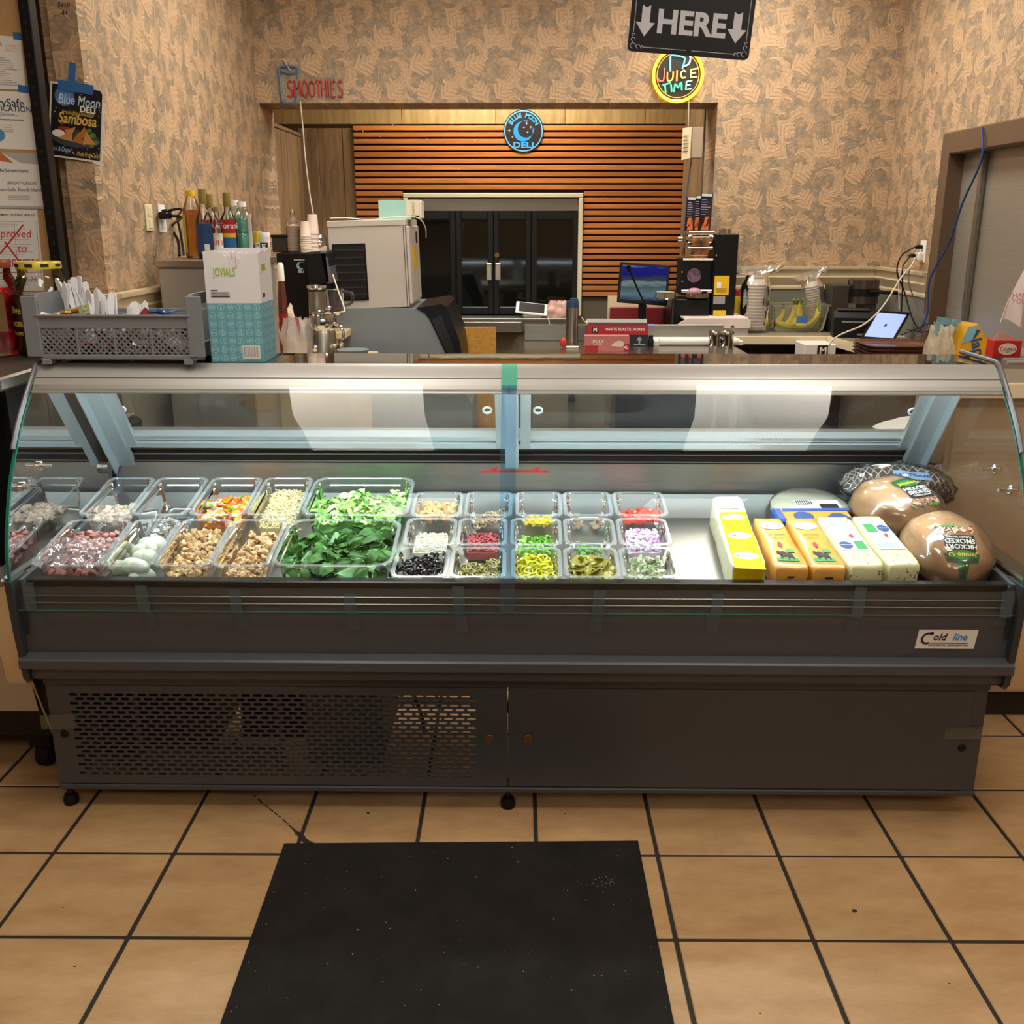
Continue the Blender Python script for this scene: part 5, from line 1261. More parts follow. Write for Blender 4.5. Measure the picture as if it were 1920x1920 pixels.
obj('pouch', MB().cbox(-wd / 2, -.035, 0, wd / 2, .035, .049, .008), PK, pk)
obj('blue_edge', MB().cbox(-wd / 2 - .010, -.040, 0, -wd / 2 + .02, .040, .052, .006).box(-wd / 2 + .02, .020, .0492, wd / 2, .036, .051), M('pack_blue', '2c4fa0', .3, coat=.5), pk)
obj('printed_field', MB().prism([(.02, -.03), (.10, -.03), (.075, .005), (.05, .005)], .0492, .0500).prism(circ(.028, 20, -.035, -.012), .0492, .0500), M('label_navy', '27457c'), pk, smooth=False)

# ================================================================ AROUND AND BEHIND THE CASE
def crescent(r0, r1, cx0, cy0, cx1, cy1, a0, a1, b0, b1, Mx):
    A_, B_ = circ(r0, 28, cx0, cy0, a0, a1), circ(r1, 28, cx1, cy1, b0, b1); n = len(A_)
    return MB().add([(*p, .0008) for p in A_] + [(*p, .0008) for p in B_], [(i, i + 1, n + i + 1, n + i) for i in range(n - 1)], Mx)
def bb(x0, y0, x1, y1, Y):
    ym = (y0 + y1) / 2; a, b_ = at(x0, ym, Y), at(x1, ym, Y); t_, u_ = at((x0 + x1) / 2, y0, Y).z, at((x0 + x1) / 2, y1, Y).z
    return (a.x + b_.x) / 2, u_, b_.x - a.x, t_ - u_
LAM = M('cream_laminate', 'cbb791', 0.4, var=0.04, scale=7); LTOP = M('grey_laminate_top', '8f8878', 0.3, var=0.05, scale=30); EDG = M('cream_nosing', 'd8c8a6', 0.45)
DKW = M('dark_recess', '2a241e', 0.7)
# --- neighbouring counter on the left
t = thing('left_service_case', 'black and steel service case standing left of the deli case', 'counter', (-1.70, 2.5, 0))
obj('body', MB().box(-0.45, 0.06, 0.12, 0.355, 0.75, 1.13), BLACK, t, smooth=False)
obj('top', MB().cbox(-0.45, 0.0, 1.132, 0.375, 0.78, 1.168, 0.006), STEELD, t)
obj('front_panel', MB().loops([[(x, y, z) for y, z in ((0.055, 1.128), (-0.01, 1.09), (-0.045, 0.95), (-0.055, 0.80), (0.0, 0.5), (0.055, 0.2))] for x in (-0.45, 0.320)], False), M('pale_steel_panel', 'b9b2a8', .35, .6), t)
obj('side_trim', MB().tube(catmull([(0.345, 0.02, 1.10), (0.345, -0.07, 0.9), (0.345, -0.085, 0.7), (0.345, -0.03, 0.42), (0.350, 0.06, 0.13)]), 0.006, 6), STEEL, t)
for y in (0.10, 0.66): obj('caster', MB().lathe([(0, -.018), (.034, -.018), (.038, -.010), (.038, .010), (.034, .018), (0, .018)], 18, T(.30, y, .040) @ RY(90)).box(.270, y - .03, .075, .33, y + .03, .12).box(.275, y - .012, .03, .281, y + .012, .09), BLACKM, t)
ZL = 1.168
def glass_jar(name, label, cx, cy, r, h, z, content, lidm, items=None):
    t = thing(name, label, 'jar', (cx, cy, z))
    pr = [(0, .004), (r * .92, .004), (r, .018), (r, h * .58), (r * .96, h * .68), (r * .80, h * .80), (r * .70, h * .86), (r * .70, h * .93)]
    obj('glass', MB().lathe(pr, 36, cap=False), clear('jar_glass', (.95, .96, .95), 0.0, 1.5, .02), t)
    ir = r * .955
    if content: obj('brine', MB().lathe([(0, .010), (ir * .93, .010), (ir, .022), (ir, h * .57), (ir * .95, h * .66), (0, h * .662)], 30), content, t)
    obj('lid', MB().lathe([(0, h), (r * .71, h), (r * .735, h - .006), (r * .735, h * .925), (r * .70, h * .925)], 36), lidm, t)
    return t
p = atZ(79, 668, ZL); r = 54 * p.y / 1850; PKB = M('pickle_brine', '4a4418', .15, coat=.5, var=.25, scale=14)
jr = glass_jar('pickle_jar', 'large glass jar of pickles with yellow lid behind the grey crate', p.x, p.y + r * .6, r, 0.272, ZL, PKB, M('yellow_lid', 'd8c63a', .3, .2))
mb = MB()
for i in range(9):
    a = 2 * PI * i / 9; mb.mat(0).box(-.011, -.0008, -.004, .011, .0008, .004, RZ(math.degrees(a)) @ T(0, -r * .742, .272 * .962))
obj('lid_print', mb, INK, jr, smooth=False)
def cyltext(body, size, R_, z, a0, k=1.0, bold=.01, depth=.0):
    me = MB().text(body, size, Matrix.Identity(4), bold=bold, depth=depth); out = MB()
    out.add([((R_ + v[2]) * math.sin(a0 + v[0] / R_), -(R_ + v[2]) * math.cos(a0 + v[0] / R_), z + v[1]) for v in me.v], me.f); return out
mb = MB()
for s, z, sz in (('Olive', .135, .030), ('BURGER', .095, .019), ('DILL CHIPS', .068, .013)):
    q = cyltext(s, sz, r * 1.008, z, -.75); mb.add(q.v, q.f)
obj('lettering', mb, M('jar_yellow_print', 'd8cf5a', .5), jr, smooth=False)
mb = MB()
for i in range(14): mb.blob(.034, .030, .016, 12, 8, .15, 2, i, T(rnd.uniform(-.035, .035), -r * .45 + rnd.uniform(-.01, .03), .02 + .011 * i) @ RX(rnd.uniform(-30, 30)))
p = atZ(-14, 668, ZL); rj = glass_jar('red_egg_jar', 'glass jar of bright red pickled eggs cut off by the left edge', p.x, p.y + .045, .086, 0.275, ZL, None, M('red_brown_lid', '8a3a24', .35, .2))
RBR = clear('red_brine', (.85, .10, .14), .12, 1.35, .05, (.8, .05, .1))
obj('brine', MB().lathe([(0, .010), (.078, .010), (.081, .022), (.081, .20), (0, .202)], 30), RBR, rj)
em = mesh('pickled_egg', MB().blob(.024, .024, .031, 14, 10), M('pickled_egg', 'd0305a', .25, coat=.5))
for i, (x, y, z) in enumerate([(-.045, -.03, .04), (.01, -.05, .04), (.05, -.02, .042), (-.01, .02, .04), (.035, -.035, .095), (-.03, -.045, .095), (.005, .01, .10), (-.05, .03, .09), (.04, .03, .10), (.0, -.045, .15), (.045, .0, .15), (-.04, .0, .15)]):
    o = put('pickled_egg', em, None, Vector((p.x, p.y + .045, ZL)) + Vector((x, y, z)), (rnd.uniform(-.6, .6), rnd.uniform(-.6, .6), 0)); tag(o, 'pink red pickled egg inside the red jar', 'egg', 'pickled eggs in the red jar')
mb = MB(); mb.sheet(lambda u, v: (.0868 * math.sin(-.9 + 1.75 * u), -.0868 * math.cos(-.9 + 1.75 * u), .075 + .11 * v), 14, 2); obj('printed_label', mb, M('jar_label_dark', '6a4a20', .45), rj)
mb = MB(); mb.sheet(lambda u, v: (.0874 * math.sin(-.9 + 1.45 * u), -.0874 * math.cos(-.9 + 1.45 * u), .105 + .045 * v), 14, 2); obj('printed_field', mb, M('label_gold', 'b59a4e', .5), rj)

# --- board with papers, black perforated post
YBD = 3.30
bxr = at(72, 250, YBD).x
bd = thing('notice_board', 'brown notice board with certificates at the left edge', 'notice board', (bxr - .35, YBD, 0.6), (0, 0, R(6)))
obj('panel', MB().cbox(-.45, 0, 0, .36, .018, 2.2, .002), CARD, bd)
BI = (T(bxr - .35, YBD, .6) @ RZ(6)).inverted()
def onboard(x, y): 
    d = ray(x, y); n = Vector((-math.sin(R(6)), math.cos(R(6)), 0)); P0 = Vector((bxr - .35, YBD, .6)); t_ = n.dot(P0 - Vector((0, 0, CAMZ))) / n.dot(d)
    return BI @ (Vector((0, 0, CAMZ)) + d * t_)
def paper(label, px, z=.002):
    Q = [onboard(*p) for p in px]; c = Q[3]
    t = thing('paper_notice', label, 'paper', (T(bxr - .35, YBD, .6) @ RZ(6)) @ Vector((c.x, -.001, c.z)), (0, 0, R(6)))
    obj('sheet', MB().prism([(q.x - c.x, q.z - c.z) for q in Q], 0.0, .0012, FS), PAPER, t, smooth=False)
    w = (Q[2] - Q[3]).length; h = (Q[0] - Q[3]).length
    e1 = (Q[2] - Q[3]).normalized(); e2 = (Q[0] - Q[3]).normalized()
    def f(u, v): q = Q[3].lerp(Q[2], u).lerp(Q[0].lerp(Q[1], u), v) - c; return q
    def fill(polys, mtl, name='printed_field', dz=.0016):
        mb = MB()
        for P in polys: mb.prism([((q := f(*s)).x, q.z) for s in P], .0012, dz, FS)
        return obj(name, mb, mtl, t, smooth=False)
    def write(items, mtl, dz=.0018, shear=0, bold=0):
        mb = MB(); ang = math.degrees(math.atan2(e1.z, e1.x))
        for s, u, v, sz in items:
            q = f(u, v); mb.text(s, sz, T(q.x, -dz, q.z) @ FS @ RZ(ang), shear=shear, bold=bold, depth=.0003)
        return obj('lettering', mb, mtl, t, smooth=False)
    return t, fill, write
def rows(u0, u1, v0, v1, n, th=.25, jag=True):
    out = []
    for i in range(n):
        v = v0 + (v1 - v0) * i / n; a = u1 - (rnd.uniform(0, .35) * (u1 - u0) if jag else 0); hh = (v1 - v0) / n * th
        out.append([(u0, v), (a, v), (a, v + hh), (u0, v + hh)])
    return out
GI = M('grey_ink', '7c7c80', .6)
t, fill, write = paper('typed form taped with blue tape at the top of the board', [(-60, 62), (40, 70), (49, 169), (-52, 165)])
fill(rows(.12, .9, .08, .62, 13), GI); fill(rows(.68, .95, .72, .86, 5), M('pink_ink', 'c88a90', .6)); write([('2026', .52, .84, .018)], GI)
BTP = M('blue_painter_tape', '2a62a0', .6)
for (x, y, a) in ((36, 68, 4), (45, 167, 10)): q = onboard(x, y); obj('tape_strip', MB().box(-.016, -.0045, -.010, .016, -.003, .010, T(q.x, -.001, q.z) @ RY(a)), BTP, bd, smooth=False)
t, fill, write = paper('white certificate with blue swoosh below the typed form', [(-78, 168), (61, 173), (72, 282), (-70, 276)])
fill([[(.66 + .26 * math.cos(a) * k, .42 + .20 * math.sin(a) * k) for k, a in [(1, R(60 + 24 * i)) for i in range(9)] + [(.86, R(252 - 24 * i)) for i in range(9)]]], M('pale_blue_ink', 'a9bdd2', .6))
fill([[(.44 + .14 * math.cos(R(a)), .24 + .13 * math.sin(R(a))) for a in range(0, 360, 15)]], M('mid_blue_ink', '4a86b8', .6)); fill(rows(.5, .85, .50, .56, 1, .4, False) + rows(.55, .7, .30, .45, 4), GI)
write([('ServSafe', .62, .80, .034), ('CERTIFICATION', .60, .70, .023)], M('navy_ink', '2c3350', .6), bold=.012); write([('OHYA', .63, .60, .015)], GI)
t, fill, write = paper('white achievement certificate with orange and grey top band', [(-70, 284), (80, 288), (93, 392), (-58, 390)])
fill([[(.0, 1), (.48, 1), (.62, .82), (.40, .86), (.0, .88)]], M('orange_ink', 'b8663c', .6)); fill([[(.48, 1), (1, 1), (1, .80), (.72, .82)]], M('silver_ink', 'a6a7aa', .6)); fill([[(0, .0), (1, .0), (1, .05), (0, .05)]], M('silver_ink', 'a6a7aa', .6))
write([('Certificate of Achievement', .42, .68, .017), ('JEREMY CASON', .70, .46, .013), ('ServSafe Food Handler', .70, .34, .0165)], M('navy_ink', '2c3350', .6)); fill(rows(.5, .9, .16, .26, 3), GI)
t, fill, write = paper('health department form with red handwriting approved to operate', [(-66, 391), (70, 393), (84, 545), (-52, 545)])
fill(rows(.08, .95, .08, .88, 26, .14), GI); fill([[(.04 + k * .31, .06), (.045 + k * .31, .06), (.045 + k * .31, .86), (.04 + k * .31, .86)] for k in range(4)], GI)
write([('CALIFORNIA DEPARTMENT OF PUBLIC HEALTH', .54, .93, .0088)], INK, bold=.01)
RIN = M('red_marker', 'b8283c', .6); write([('approved', .60, .70, .034), ('to', .74, .52, .034), ('operate', .73, .37, .034), ('1-7-26', .78, .14, .022)], RIN, shear=.15)
fill([[(.42, .46), (.78, .82), (.80, .81), (.44, .45)], [(.50, .60), (.78, .22), (.80, .23), (.52, .61)], [(.30, .215), (1, .23), (1, .24), (.30, .225)]], RIN)
xp0, xp1 = at(60, 200, YBD - .02).x, at(80, 200, YBD - .02).x
ps = thing('shelving_post', 'black perforated steel angle post at the right edge of the notice board', 'post', ((xp0 + xp1) / 2, YBD - .03, 0.0))
hw_ = (xp1 - xp0) / 2
obj('upright', MB().cbox(-hw_, 0, 0, hw_, .006, 2.88, .002).cbox(hw_ - .004, 0, 0, hw_, .05, 2.88, .002), BLACK, ps)
mb = MB()
for i in range(60):
    z = .1 + i * .046
    mb.box(-.006, -.0006, z, .006, .0, z + .014); mb.box(-.0045, -.0006, z + .024, .0015, .0, z + .030)
o = obj('slot', mb, M('slot_dark', '050506', .8), ps, smooth=False); o['kind'] = 'stuff'

# --- poster on the wall end
YPO = YW - 0.058
c = at(92, 290, YPO); P = [at(*q, YPO) for q in ((95, 152), (196, 168), (191, 306), (90, 292))]
po = thing('poster', 'black sambosa poster with white border hung from blue tape', 'poster', c)
L2 = lambda q: ((q.x - c.x), (q.z - c.z))
obj('sheet', MB().prism([L2(q) for q in P], 0, .0015, FS), PAPER, po, smooth=False)
def pf(u, v): q = P[3].lerp(P[2], u).lerp(P[0].lerp(P[1], u), v); return (q.x - c.x, q.z - c.z)
obj('printed_field', MB().prism([pf(.035, .025), pf(.965, .025), pf(.965, .93), pf(.92, .975), pf(.035, .975)], .0015, .0022, FS), M('poster_black', '14161c', .4), po, smooth=False)
ang = math.degrees(math.atan2((P[2] - P[3]).z, (P[2] - P[3]).x)); pw = (P[2] - P[3]).length
def ptx(items, mtl, dz=.003, shear=0.2, bold=.012):
    mb = MB()
    for s, u, v, sz, ft in items: q = pf(u, v); mb.text(s, sz * .79, T(q[0], -dz, q[1]) @ FS @ RZ(ang), shear=shear, bold=bold, depth=.0004, fit=ft * pw)
    return obj('lettering', mb, mtl, po, smooth=False)
mb = MB().prism([pf(.27 + .18 * math.cos(R(a)), .83 + .13 * math.sin(R(a))) for a in range(0, 360, 15)], .0022, .0026, FS); obj('moon', mb, M('poster_moon', '2f5f9c', .5, scale=40, col2='5c8cc0'), po, smooth=False)
ptx([('Blue Moon', .54, .79, .055, .76)], M('poster_sky', 'b8d0e8', .5)); ptx([('DELI', .71, .69, .034, .28)], LW, shear=0, bold=.03)
ptx([('Irresistibly Delicious!', .53, .625, .025, .58), ], M('poster_gold', 'd8b050', .5), bold=0); ptx([('Sambosa', .52, .54, .060, .70)], M('poster_gold', 'd8b050', .5), bold=.02)
ptx([('Hot & Crispy!', .25, .115, .026, .36)], M('poster_sky', 'b8d0e8', .5), bold=0); ptx([('Made Fresh Daily!', .75, .085, .026, .42)], M('poster_gold', 'd8b050', .5), bold=0)
mb = MB().prism([pf(.5 + .46 * math.cos(R(a)), .285 + .12 * math.sin(R(a))) for a in range(0, 360, 12)], .0022, .0026, FS); obj('plate', mb, M('poster_plate', '3c3f44', .4), po, smooth=False)
mb = MB()
for (u, v, s) in ((.2, .33, .05), (.82, .36, .06), (.88, .27, .05), (.36, .40, .04), (.75, .42, .05), (.8, .22, .05)): mb.prism([pf(u + s * math.cos(R(a)), v + s * .6 * math.sin(R(a))) for a in range(0, 360, 40)], .0026, .0028, FS)
obj('greens', mb, M('picture_green', '4d7d3a', .5), po, smooth=False)
mb = MB()
for k, T3 in enumerate((((.30, .38), (.50, .44), (.40, .27)), ((.52, .30), (.66, .46), (.80, .30)), ((.18, .26), (.44, .40), (.44, .24)), ((.44, .24), (.56, .38), (.70, .21)), ((.64, .22), (.70, .40), (.88, .24)))):
    mb.mat(k % 2).prism([pf(*q) for q in T3], .0028, .0034 + .0002 * k, FS)
obj('pastry_picture', mb, [M('pastry_a', 'c48a48', .5), M('pastry_b', 'a8692c', .5)], po, smooth=False)
mb = MB().mat(0).prism([pf(.27 + .10 * math.cos(R(a)), .385 + .045 * math.sin(R(a))) for a in range(0, 360, 20)], .0028, .0032, FS).mat(1).prism([pf(.19 + .12 * math.cos(R(a)), .325 + .05 * math.sin(R(a))) for a in range(0, 360, 20)], .0032, .0036, FS)
obj('dip_picture', mb, [M('dip_red', '8a2a30', .5), LW], po, smooth=False)
mb = MB()
for i in range(60): u, v = rnd.uniform(.05, .95), rnd.choice((rnd.uniform(.04, .25), rnd.uniform(.45, .96))); s = rnd.uniform(.004, .010); mb.prism([pf(u - s, v), pf(u, v - s), pf(u + s, v), pf(u, v + s)], .0022, .0024, FS)
o = obj('stars', mb, LW, po, smooth=False); o['kind'] = 'stuff'
q0, q1 = at(135, 146, YPO), at(143, 164, YPO)
obj('tape_strip', MB().box(-.011, -.004, -.046, .011, -.0025, .046, T(q0.x - c.x, 0, q0.z - c.z) @ RY(10)).box(-.058, -.005, -.015, .058, -.0035, .015, T(q1.x - c.x, 0, q1.z - c.z) @ RY(9)), BTP, po, smooth=False)
q = at(118, 16, YPO); o = obj('wall_handwriting', MB().text('5x10', .020, T(0, -.0008, .012) @ FS, shear=.2).text('44', .020, T(0, -.0008, -.012) @ FS, shear=.2), INK, None, (q.x, YW - 0.0515, q.z), smooth=False)
tag(o, 'small black handwriting on the grey wallpaper above the poster', 'writing')

# --- grey flatware crate on the case top
ZT = 1.1965
a, b_ = atZ(92, 681, ZT), atZ(352, 687, ZT)
cw_, cy = b_.x - a.x, (a.y + b_.y) / 2
GC = M('crate_grey', '777b81', .5, var=.03, scale=30)
cr_ = thing('flatware_crate', 'grey plastic flatware crate with lattice front on the left end of the case', 'crate', ((a.x + b_.x) / 2, cy, ZT), R(-1))
hw_, dp_, hh_ = cw_ / 2 + .012, .205, .128
obj('front_rail', MB().cbox(-hw_, 0, .092, hw_, .006, hh_, .002).cbox(-hw_, -.006, hh_ - .006, hw_, .006, hh_, .002).cbox(-hw_ + .008, 0, .012, hw_ - .008, .006, .026, .002), GC, cr_)
lat = MB(); z0_, z1_ = .026, .092; pw_ = (2 * hw_ - .02) / 4
for s in range(4):
    xa, xb_ = -hw_ + .010 + s * pw_ + .003, -hw_ + .010 + (s + 1) * pw_ - .003
    lat.box(xa - .003, .0, z0_, xa, .006, z1_).box(xb_, .0, z0_, xb_ + .003, .006, z1_)
    st = .0155; n = int((xb_ - xa + z1_ - z0_) / st) + 2
    for sg in (1, -1):
        for k in range(-n, n + 1):
            x_ = (xa + xb_) / 2 + k * st; p0, p1 = Vector((x_ - sg * (z1_ - z0_) / 2, 0, z0_)), Vector((x_ + sg * (z1_ - z0_) / 2, 0, z1_))
            lo, hi = 0.0, 1.0; dx = p1.x - p0.x
            for lim, side in ((xa, 1), (xb_, -1)):
                tt = (lim - p0.x) / dx
                if (dx > 0) == (side > 0): lo = max(lo, tt)
                else: hi = min(hi, tt)
            if hi - lo < .03: continue
            A_, B_ = p0.lerp(p1, lo), p0.lerp(p1, hi); nn = Vector((-(B_ - A_).z, 0, (B_ - A_).x)).normalized() * .0017
            v = [A_ - nn, B_ - nn, B_ + nn, A_ + nn]; lat.add([(p.x, .0015, p.z) for p in v] + [(p.x, .005, p.z) for p in v], [(0, 1, 2, 3), (4, 5, 6, 7), (0, 1, 5, 4), (1, 2, 6, 5), (2, 3, 7, 6), (3, 0, 4, 7)])
obj('lattice', lat, GC, cr_, smooth=False)
obj('floor', MB().cbox(-hw_, .0, .012, hw_, dp_, .018, .002), GC, cr_)
obj('back_rail', MB().cbox(-hw_, dp_ - .006, .018, hw_, dp_, hh_, .002), GC, cr_)
obj('divider', MB().cbox(-hw_ + .01, .10, .02, hw_ - .01, .104, hh_ - .004, .001).cbox(-.10, .006, .02, -.097, dp_, hh_ - .004, .001).cbox(.0, .006, .02, .003, dp_, hh_ - .004, .001).cbox(.095, .006, .02, .098, dp_, hh_ - .004, .001), GC, cr_)
for sx in (-1, 1):
    P_ = [(0.0, .012), (0.0, .160), (.012, .178), (.19, .178), (.19, .150), (.075, .150), (.062, .135), (.062, .05), (.19, .05), (.19, .012)] if sx > 0 else [(0.015, .03), (0.015, .165), (.03, .178), (.19, .178), (.19, .03)]
    obj('end_wall', MB().loops([[(sx * x, y, z) for y, z in P_] for x in (hw_ - .008, hw_ + .004)], True, True, True).cbox(sx * (hw_ - .012), -.004, .02, sx * (hw_ + .028), .006, .174, .002), GC, cr_, smooth=False)
obj('foot', MB().cbox(-hw_ + .006, -.002, 0, -hw_ + .030, .03, .014, .002).cbox(hw_ - .030, -.002, 0, hw_ - .006, .03, .014, .002).cbox(-hw_ + .006, dp_ - .04, 0, -hw_ + .03, dp_, .014, .002).cbox(hw_ - .03, dp_ - .04, 0, hw_ - .006, dp_, .014, .002), GC, cr_)
CM = T((a.x + b_.x) / 2, cy, ZT) @ RZ(-1)
PLW = M('white_cutlery', 'd5d6da', .35)
def cutlery(kind):
    mb = MB()
    prof = [(-.070, .0035), (-.02, .0045), (.02, .0055), (.05, .0085), (.066, .0085), (.072, .005)] if kind else [(-.070, .0035), (-.01, .0045), (.02, .006), (.055, .0085), (.07, .0065), (.076, .001)]
    v = []; n = len(prof)
    top = [(w_, x) for x, w_ in prof] + [(-w_, x) for x, w_ in reversed(prof)]
    mb.prism(top, -.0011, .0011, RX(90)); return mesh('plastic_knife' if not kind else 'plastic_spoon', mb, PLW)
ck_ = [cutlery(0), cutlery(1)]
for i in range(34):
    cell = 0 if i < 12 else 1 if i < 26 else 2
    x_ = (-.150, -.055, .045)[cell] + rnd.uniform(-.034, .034); y_ = (.150, .06, .055)[cell] + rnd.uniform(-.030, .030)
    zz_ = (.135, .105, .078)[cell] + rnd.uniform(-.012, .012)
    W = CM @ T(x_, y_, zz_) @ RZ(rnd.uniform(-25, 25)) @ RY(rnd.uniform(-18, 18) - 8) @ RX(rnd.uniform(-25, 5))
    o = put('plastic_cutlery', ck_[i % 2], None, W.to_translation(), W.to_euler()); tag(o, 'white plastic cutlery piece standing in the grey crate', 'cutlery', 'plastic cutlery in the grey crate')
def packet(name, label, cat, x_, y_, z_, wd, ht, mtl, rz=0, rx=-30, ry=0, tw=False):
    W = CM @ T(x_, y_, z_) @ RZ(rz) @ RY(ry) @ RX(rx); mb = MB()
    if tw:
        mb.blob(wd * .45, ht * .8, ht * .8, 10, 7, .35, 3, 3)
        for s in (-1, 1): mb.sheet(lambda u, v: (s * (wd * .4 + .018 * u), (v - .5) * (.006 + .03 * u), .006 * math.sin(v * 14)), 3, 8)
    else: mb.sheet(lambda u, v: ((u - .5) * wd, .004 * math.cos((u - .5) * 3) * math.cos((v - .5) * 3), (v - .5) * ht), 6, 6, .003)
    o = put(name, mesh(name, mb, mtl), None, W.to_translation(), W.to_euler()); tag(o, label, cat); return o
packet('sauce_packet', 'long printed sauce packet lying across the left cell of the crate', 'packet', -.135, .045, .125, .11, .030, M('packet_print', 'b9b58a', .4, scale=140, col2='5a5a3a'), 10, -40, -14)
packet('candy', 'gold wrapped candy on top of the left cell of the crate', 'candy', -.128, .02, .128, .034, .011, M('gold_foil', 'c89a28', .25, .7, bmp=.6, scale=60), 20, 0, -15, True)
packet('candy', 'blue wrapped candy in the right cell of the crate', 'candy', .115, .04, .128, .030, .011, M('blue_foil', '2c5f9a', .25, .6, bmp=.6, scale=60), -20, 0, 10, True)
packet('condiment_packet', 'dark red triangular packet poking out of the crate', 'packet', .075, .03, .120, .034, .038, M('packet_red', '7c1f2c', .4), 0, -25, 35)
packet('condiment_packet', 'white packet at the left front of the crate', 'packet', -.178, .015, .122, .03, .022, PAPER, 10, -50, 20)
mb = MB()
for i in range(150):
    s = rnd.choice((0, 0, 0, 1, 2)); mb.mat(s).cbox(-.018, -.0015, -.014, .018, .0015, .014, .001, T(rnd.uniform(-hw_ + .02, hw_ - .02), rnd.uniform(.014, .09), rnd.uniform(.030, .095)) @ Euler((rnd.uniform(-1, 1), rnd.uniform(-1, 1), rnd.uniform(-1, 1))).to_matrix().to_4x4())
o = obj('condiment_packets', mb, [PAPER, M('packet_red', '7c1f2c'), M('packet_tan', 'a89468', .4)], None, (a.x / 2 + b_.x / 2, cy, ZT), R(-1) and (0, 0, R(-1))); tag(o, 'loose fill of small condiment packets behind the crate lattice', 'packets', kind='stuff')

# --- tall box of straws
A0_, A1_ = atZ(398, 679, ZT), atZ(490, 681, ZT)
dv = (A1_ - A0_); wb = dv.length; rzb = math.atan2(dv.y, dv.x) + R(9)
sb = thing('straw_box', 'tall white and teal box of wrapped straws with torn open top', 'box', A0_, (0, 0, rzb))
HB, DB = .282, .135; wb *= 1.02
TEAL = M('box_teal', '5f9fae', .5); BXW = M('box_white', 'd6d6d8', .55)
ztl = HB * .54
top = [(0, ztl), (wb, ztl), (wb, HB - .004), (wb * .86, HB - .006), (wb * .72, HB - .016), (wb * .58, HB - .045), (wb * .50, HB - .038), (wb * .40, HB - .012), (wb * .22, HB + .004), (0, HB)]
obj('carton', MB().mat(0).prism([(0, 0), (wb, 0), (wb, ztl), (0, ztl)], 0, .0012, T(0, .0012, 0) @ FS).prism([(0, 0), (DB, 0), (DB, ztl), (0, ztl)], 0, .0012, T(wb, 0, 0) @ RZ(90) @ FS).box(0, DB, 0, wb, DB + .001, ztl).box(-.001, 0, 0, 0, DB, ztl).box(0, 0, 0, wb, DB, .001)
    .mat(1).prism(top, 0, .0012, T(0, .0012, 0) @ FS).prism([(0, ztl), (DB, ztl), (DB, HB + .012), (DB * .6, HB - .002), (DB * .3, HB + .004), (0, HB - .004)], 0, .0012, T(wb, 0, 0) @ RZ(90) @ FS).box(0, DB, ztl, wb, DB + .001, HB + .006).box(-.001, 0, ztl, 0, DB, HB), [TEAL, BXW], sb, smooth=False)
mb = MB(); rr_ = .0088
for face, W_ in ((0, wb), (1, DB)):
    FM = (T(0, 0, 0) if face == 0 else T(wb + .0012, 0, 0) @ RZ(90)) @ FS
    nx = int(W_ / .0215)
    for i in range(nx):
        for j in range(int(ztl / .0215)):
            cx_, cz_ = (i + .5) * W_ / nx, (j + .55) * ztl / int(ztl / .0215)
            if face == 0 and cx_ > wb * .6 and cz_ < .045: continue
            ro = 90 * ((i + 2 * j) % 4) 
            for hgap in (0, 180):
                for (R0_) in (rr_, rr_ * .55):
                    if R0_ < rr_ and (i + j) % 2: continue
                    P_ = circ(R0_, 7, 0, 0, ro + hgap + 8, ro + hgap + 172) + list(reversed(circ(R0_ - .0009, 7, 0, 0, ro + hgap + 8, ro + hgap + 172)))
                    n = 8; v = [(cx_ + p[0], cz_ + p[1], .0006) for p in P_]; mb.add(v, [(k, k + 1, 15 - k - 1, 15 - k) for k in range(7)], FM)
                p0, p1 = circ(rr_, 1, 0, 0, ro + hgap + 8, ro + hgap + 172)[0], circ(rr_, 1, 0, 0, ro + hgap + 8, ro + hgap + 172)[1]
                d_ = Vector((p1[0] - p0[0], p1[1] - p0[1])).normalized(); nn = Vector((-d_.y, d_.x)) * .00045
                mb.add([(cx_ + p0[0] - nn.x, cz_ + p0[1] - nn.y, .0006), (cx_ + p1[0] - nn.x, cz_ + p1[1] - nn.y, .0006), (cx_ + p1[0] + nn.x, cz_ + p1[1] + nn.y, .0006), (cx_ + p0[0] + nn.x, cz_ + p0[1] + nn.y, .0006)], [(0, 1, 2, 3)], FM)
o = obj('printed_pattern', mb, M('pattern_pale', 'b9dade', .5), sb, smooth=False, normals=False)
obj('lettering', MB().text('JOVIALS', .030, T(wb * .36, -.001, HB - .052) @ FS, bold=.01, fit=.058), M('jovials_green', '9ab53a', .5), sb, smooth=False)
obj('lettering', MB().text('JOVIALS', .024, T(wb + .0018, DB * .35, HB - .042) @ RZ(90) @ FS, bold=.01, fit=.040), M('jovials_green', '9ab53a'), sb, smooth=False)
mb = MB().text('500', .016, T(wb + .0018, DB * .25, HB - .112) @ RZ(90) @ FS, bold=.01)
for k, z in enumerate((.098, .104, .109, .114)): mb.box(.012, -.0012, HB - z, .030 + .03 * (k > 0), -.0006, HB - z + .0018)
obj('lettering', mb, INK, sb, smooth=False)
obj('barcode_panel', MB().box(wb * .60, -.0014, .008, wb * .93, -.0006, .044), PAPER, sb, smooth=False)
mb = MB()
for k in range(13): x_ = wb * .63 + k * wb * .0205; mb.box(x_, -.0020, .013, x_ + .0005 + .0006 * (k % 3 == 0), -.0013, .041)
obj('barcode', mb, M('barcode_navy', '3a3a5c', .5), sb, smooth=False)
mb = MB()
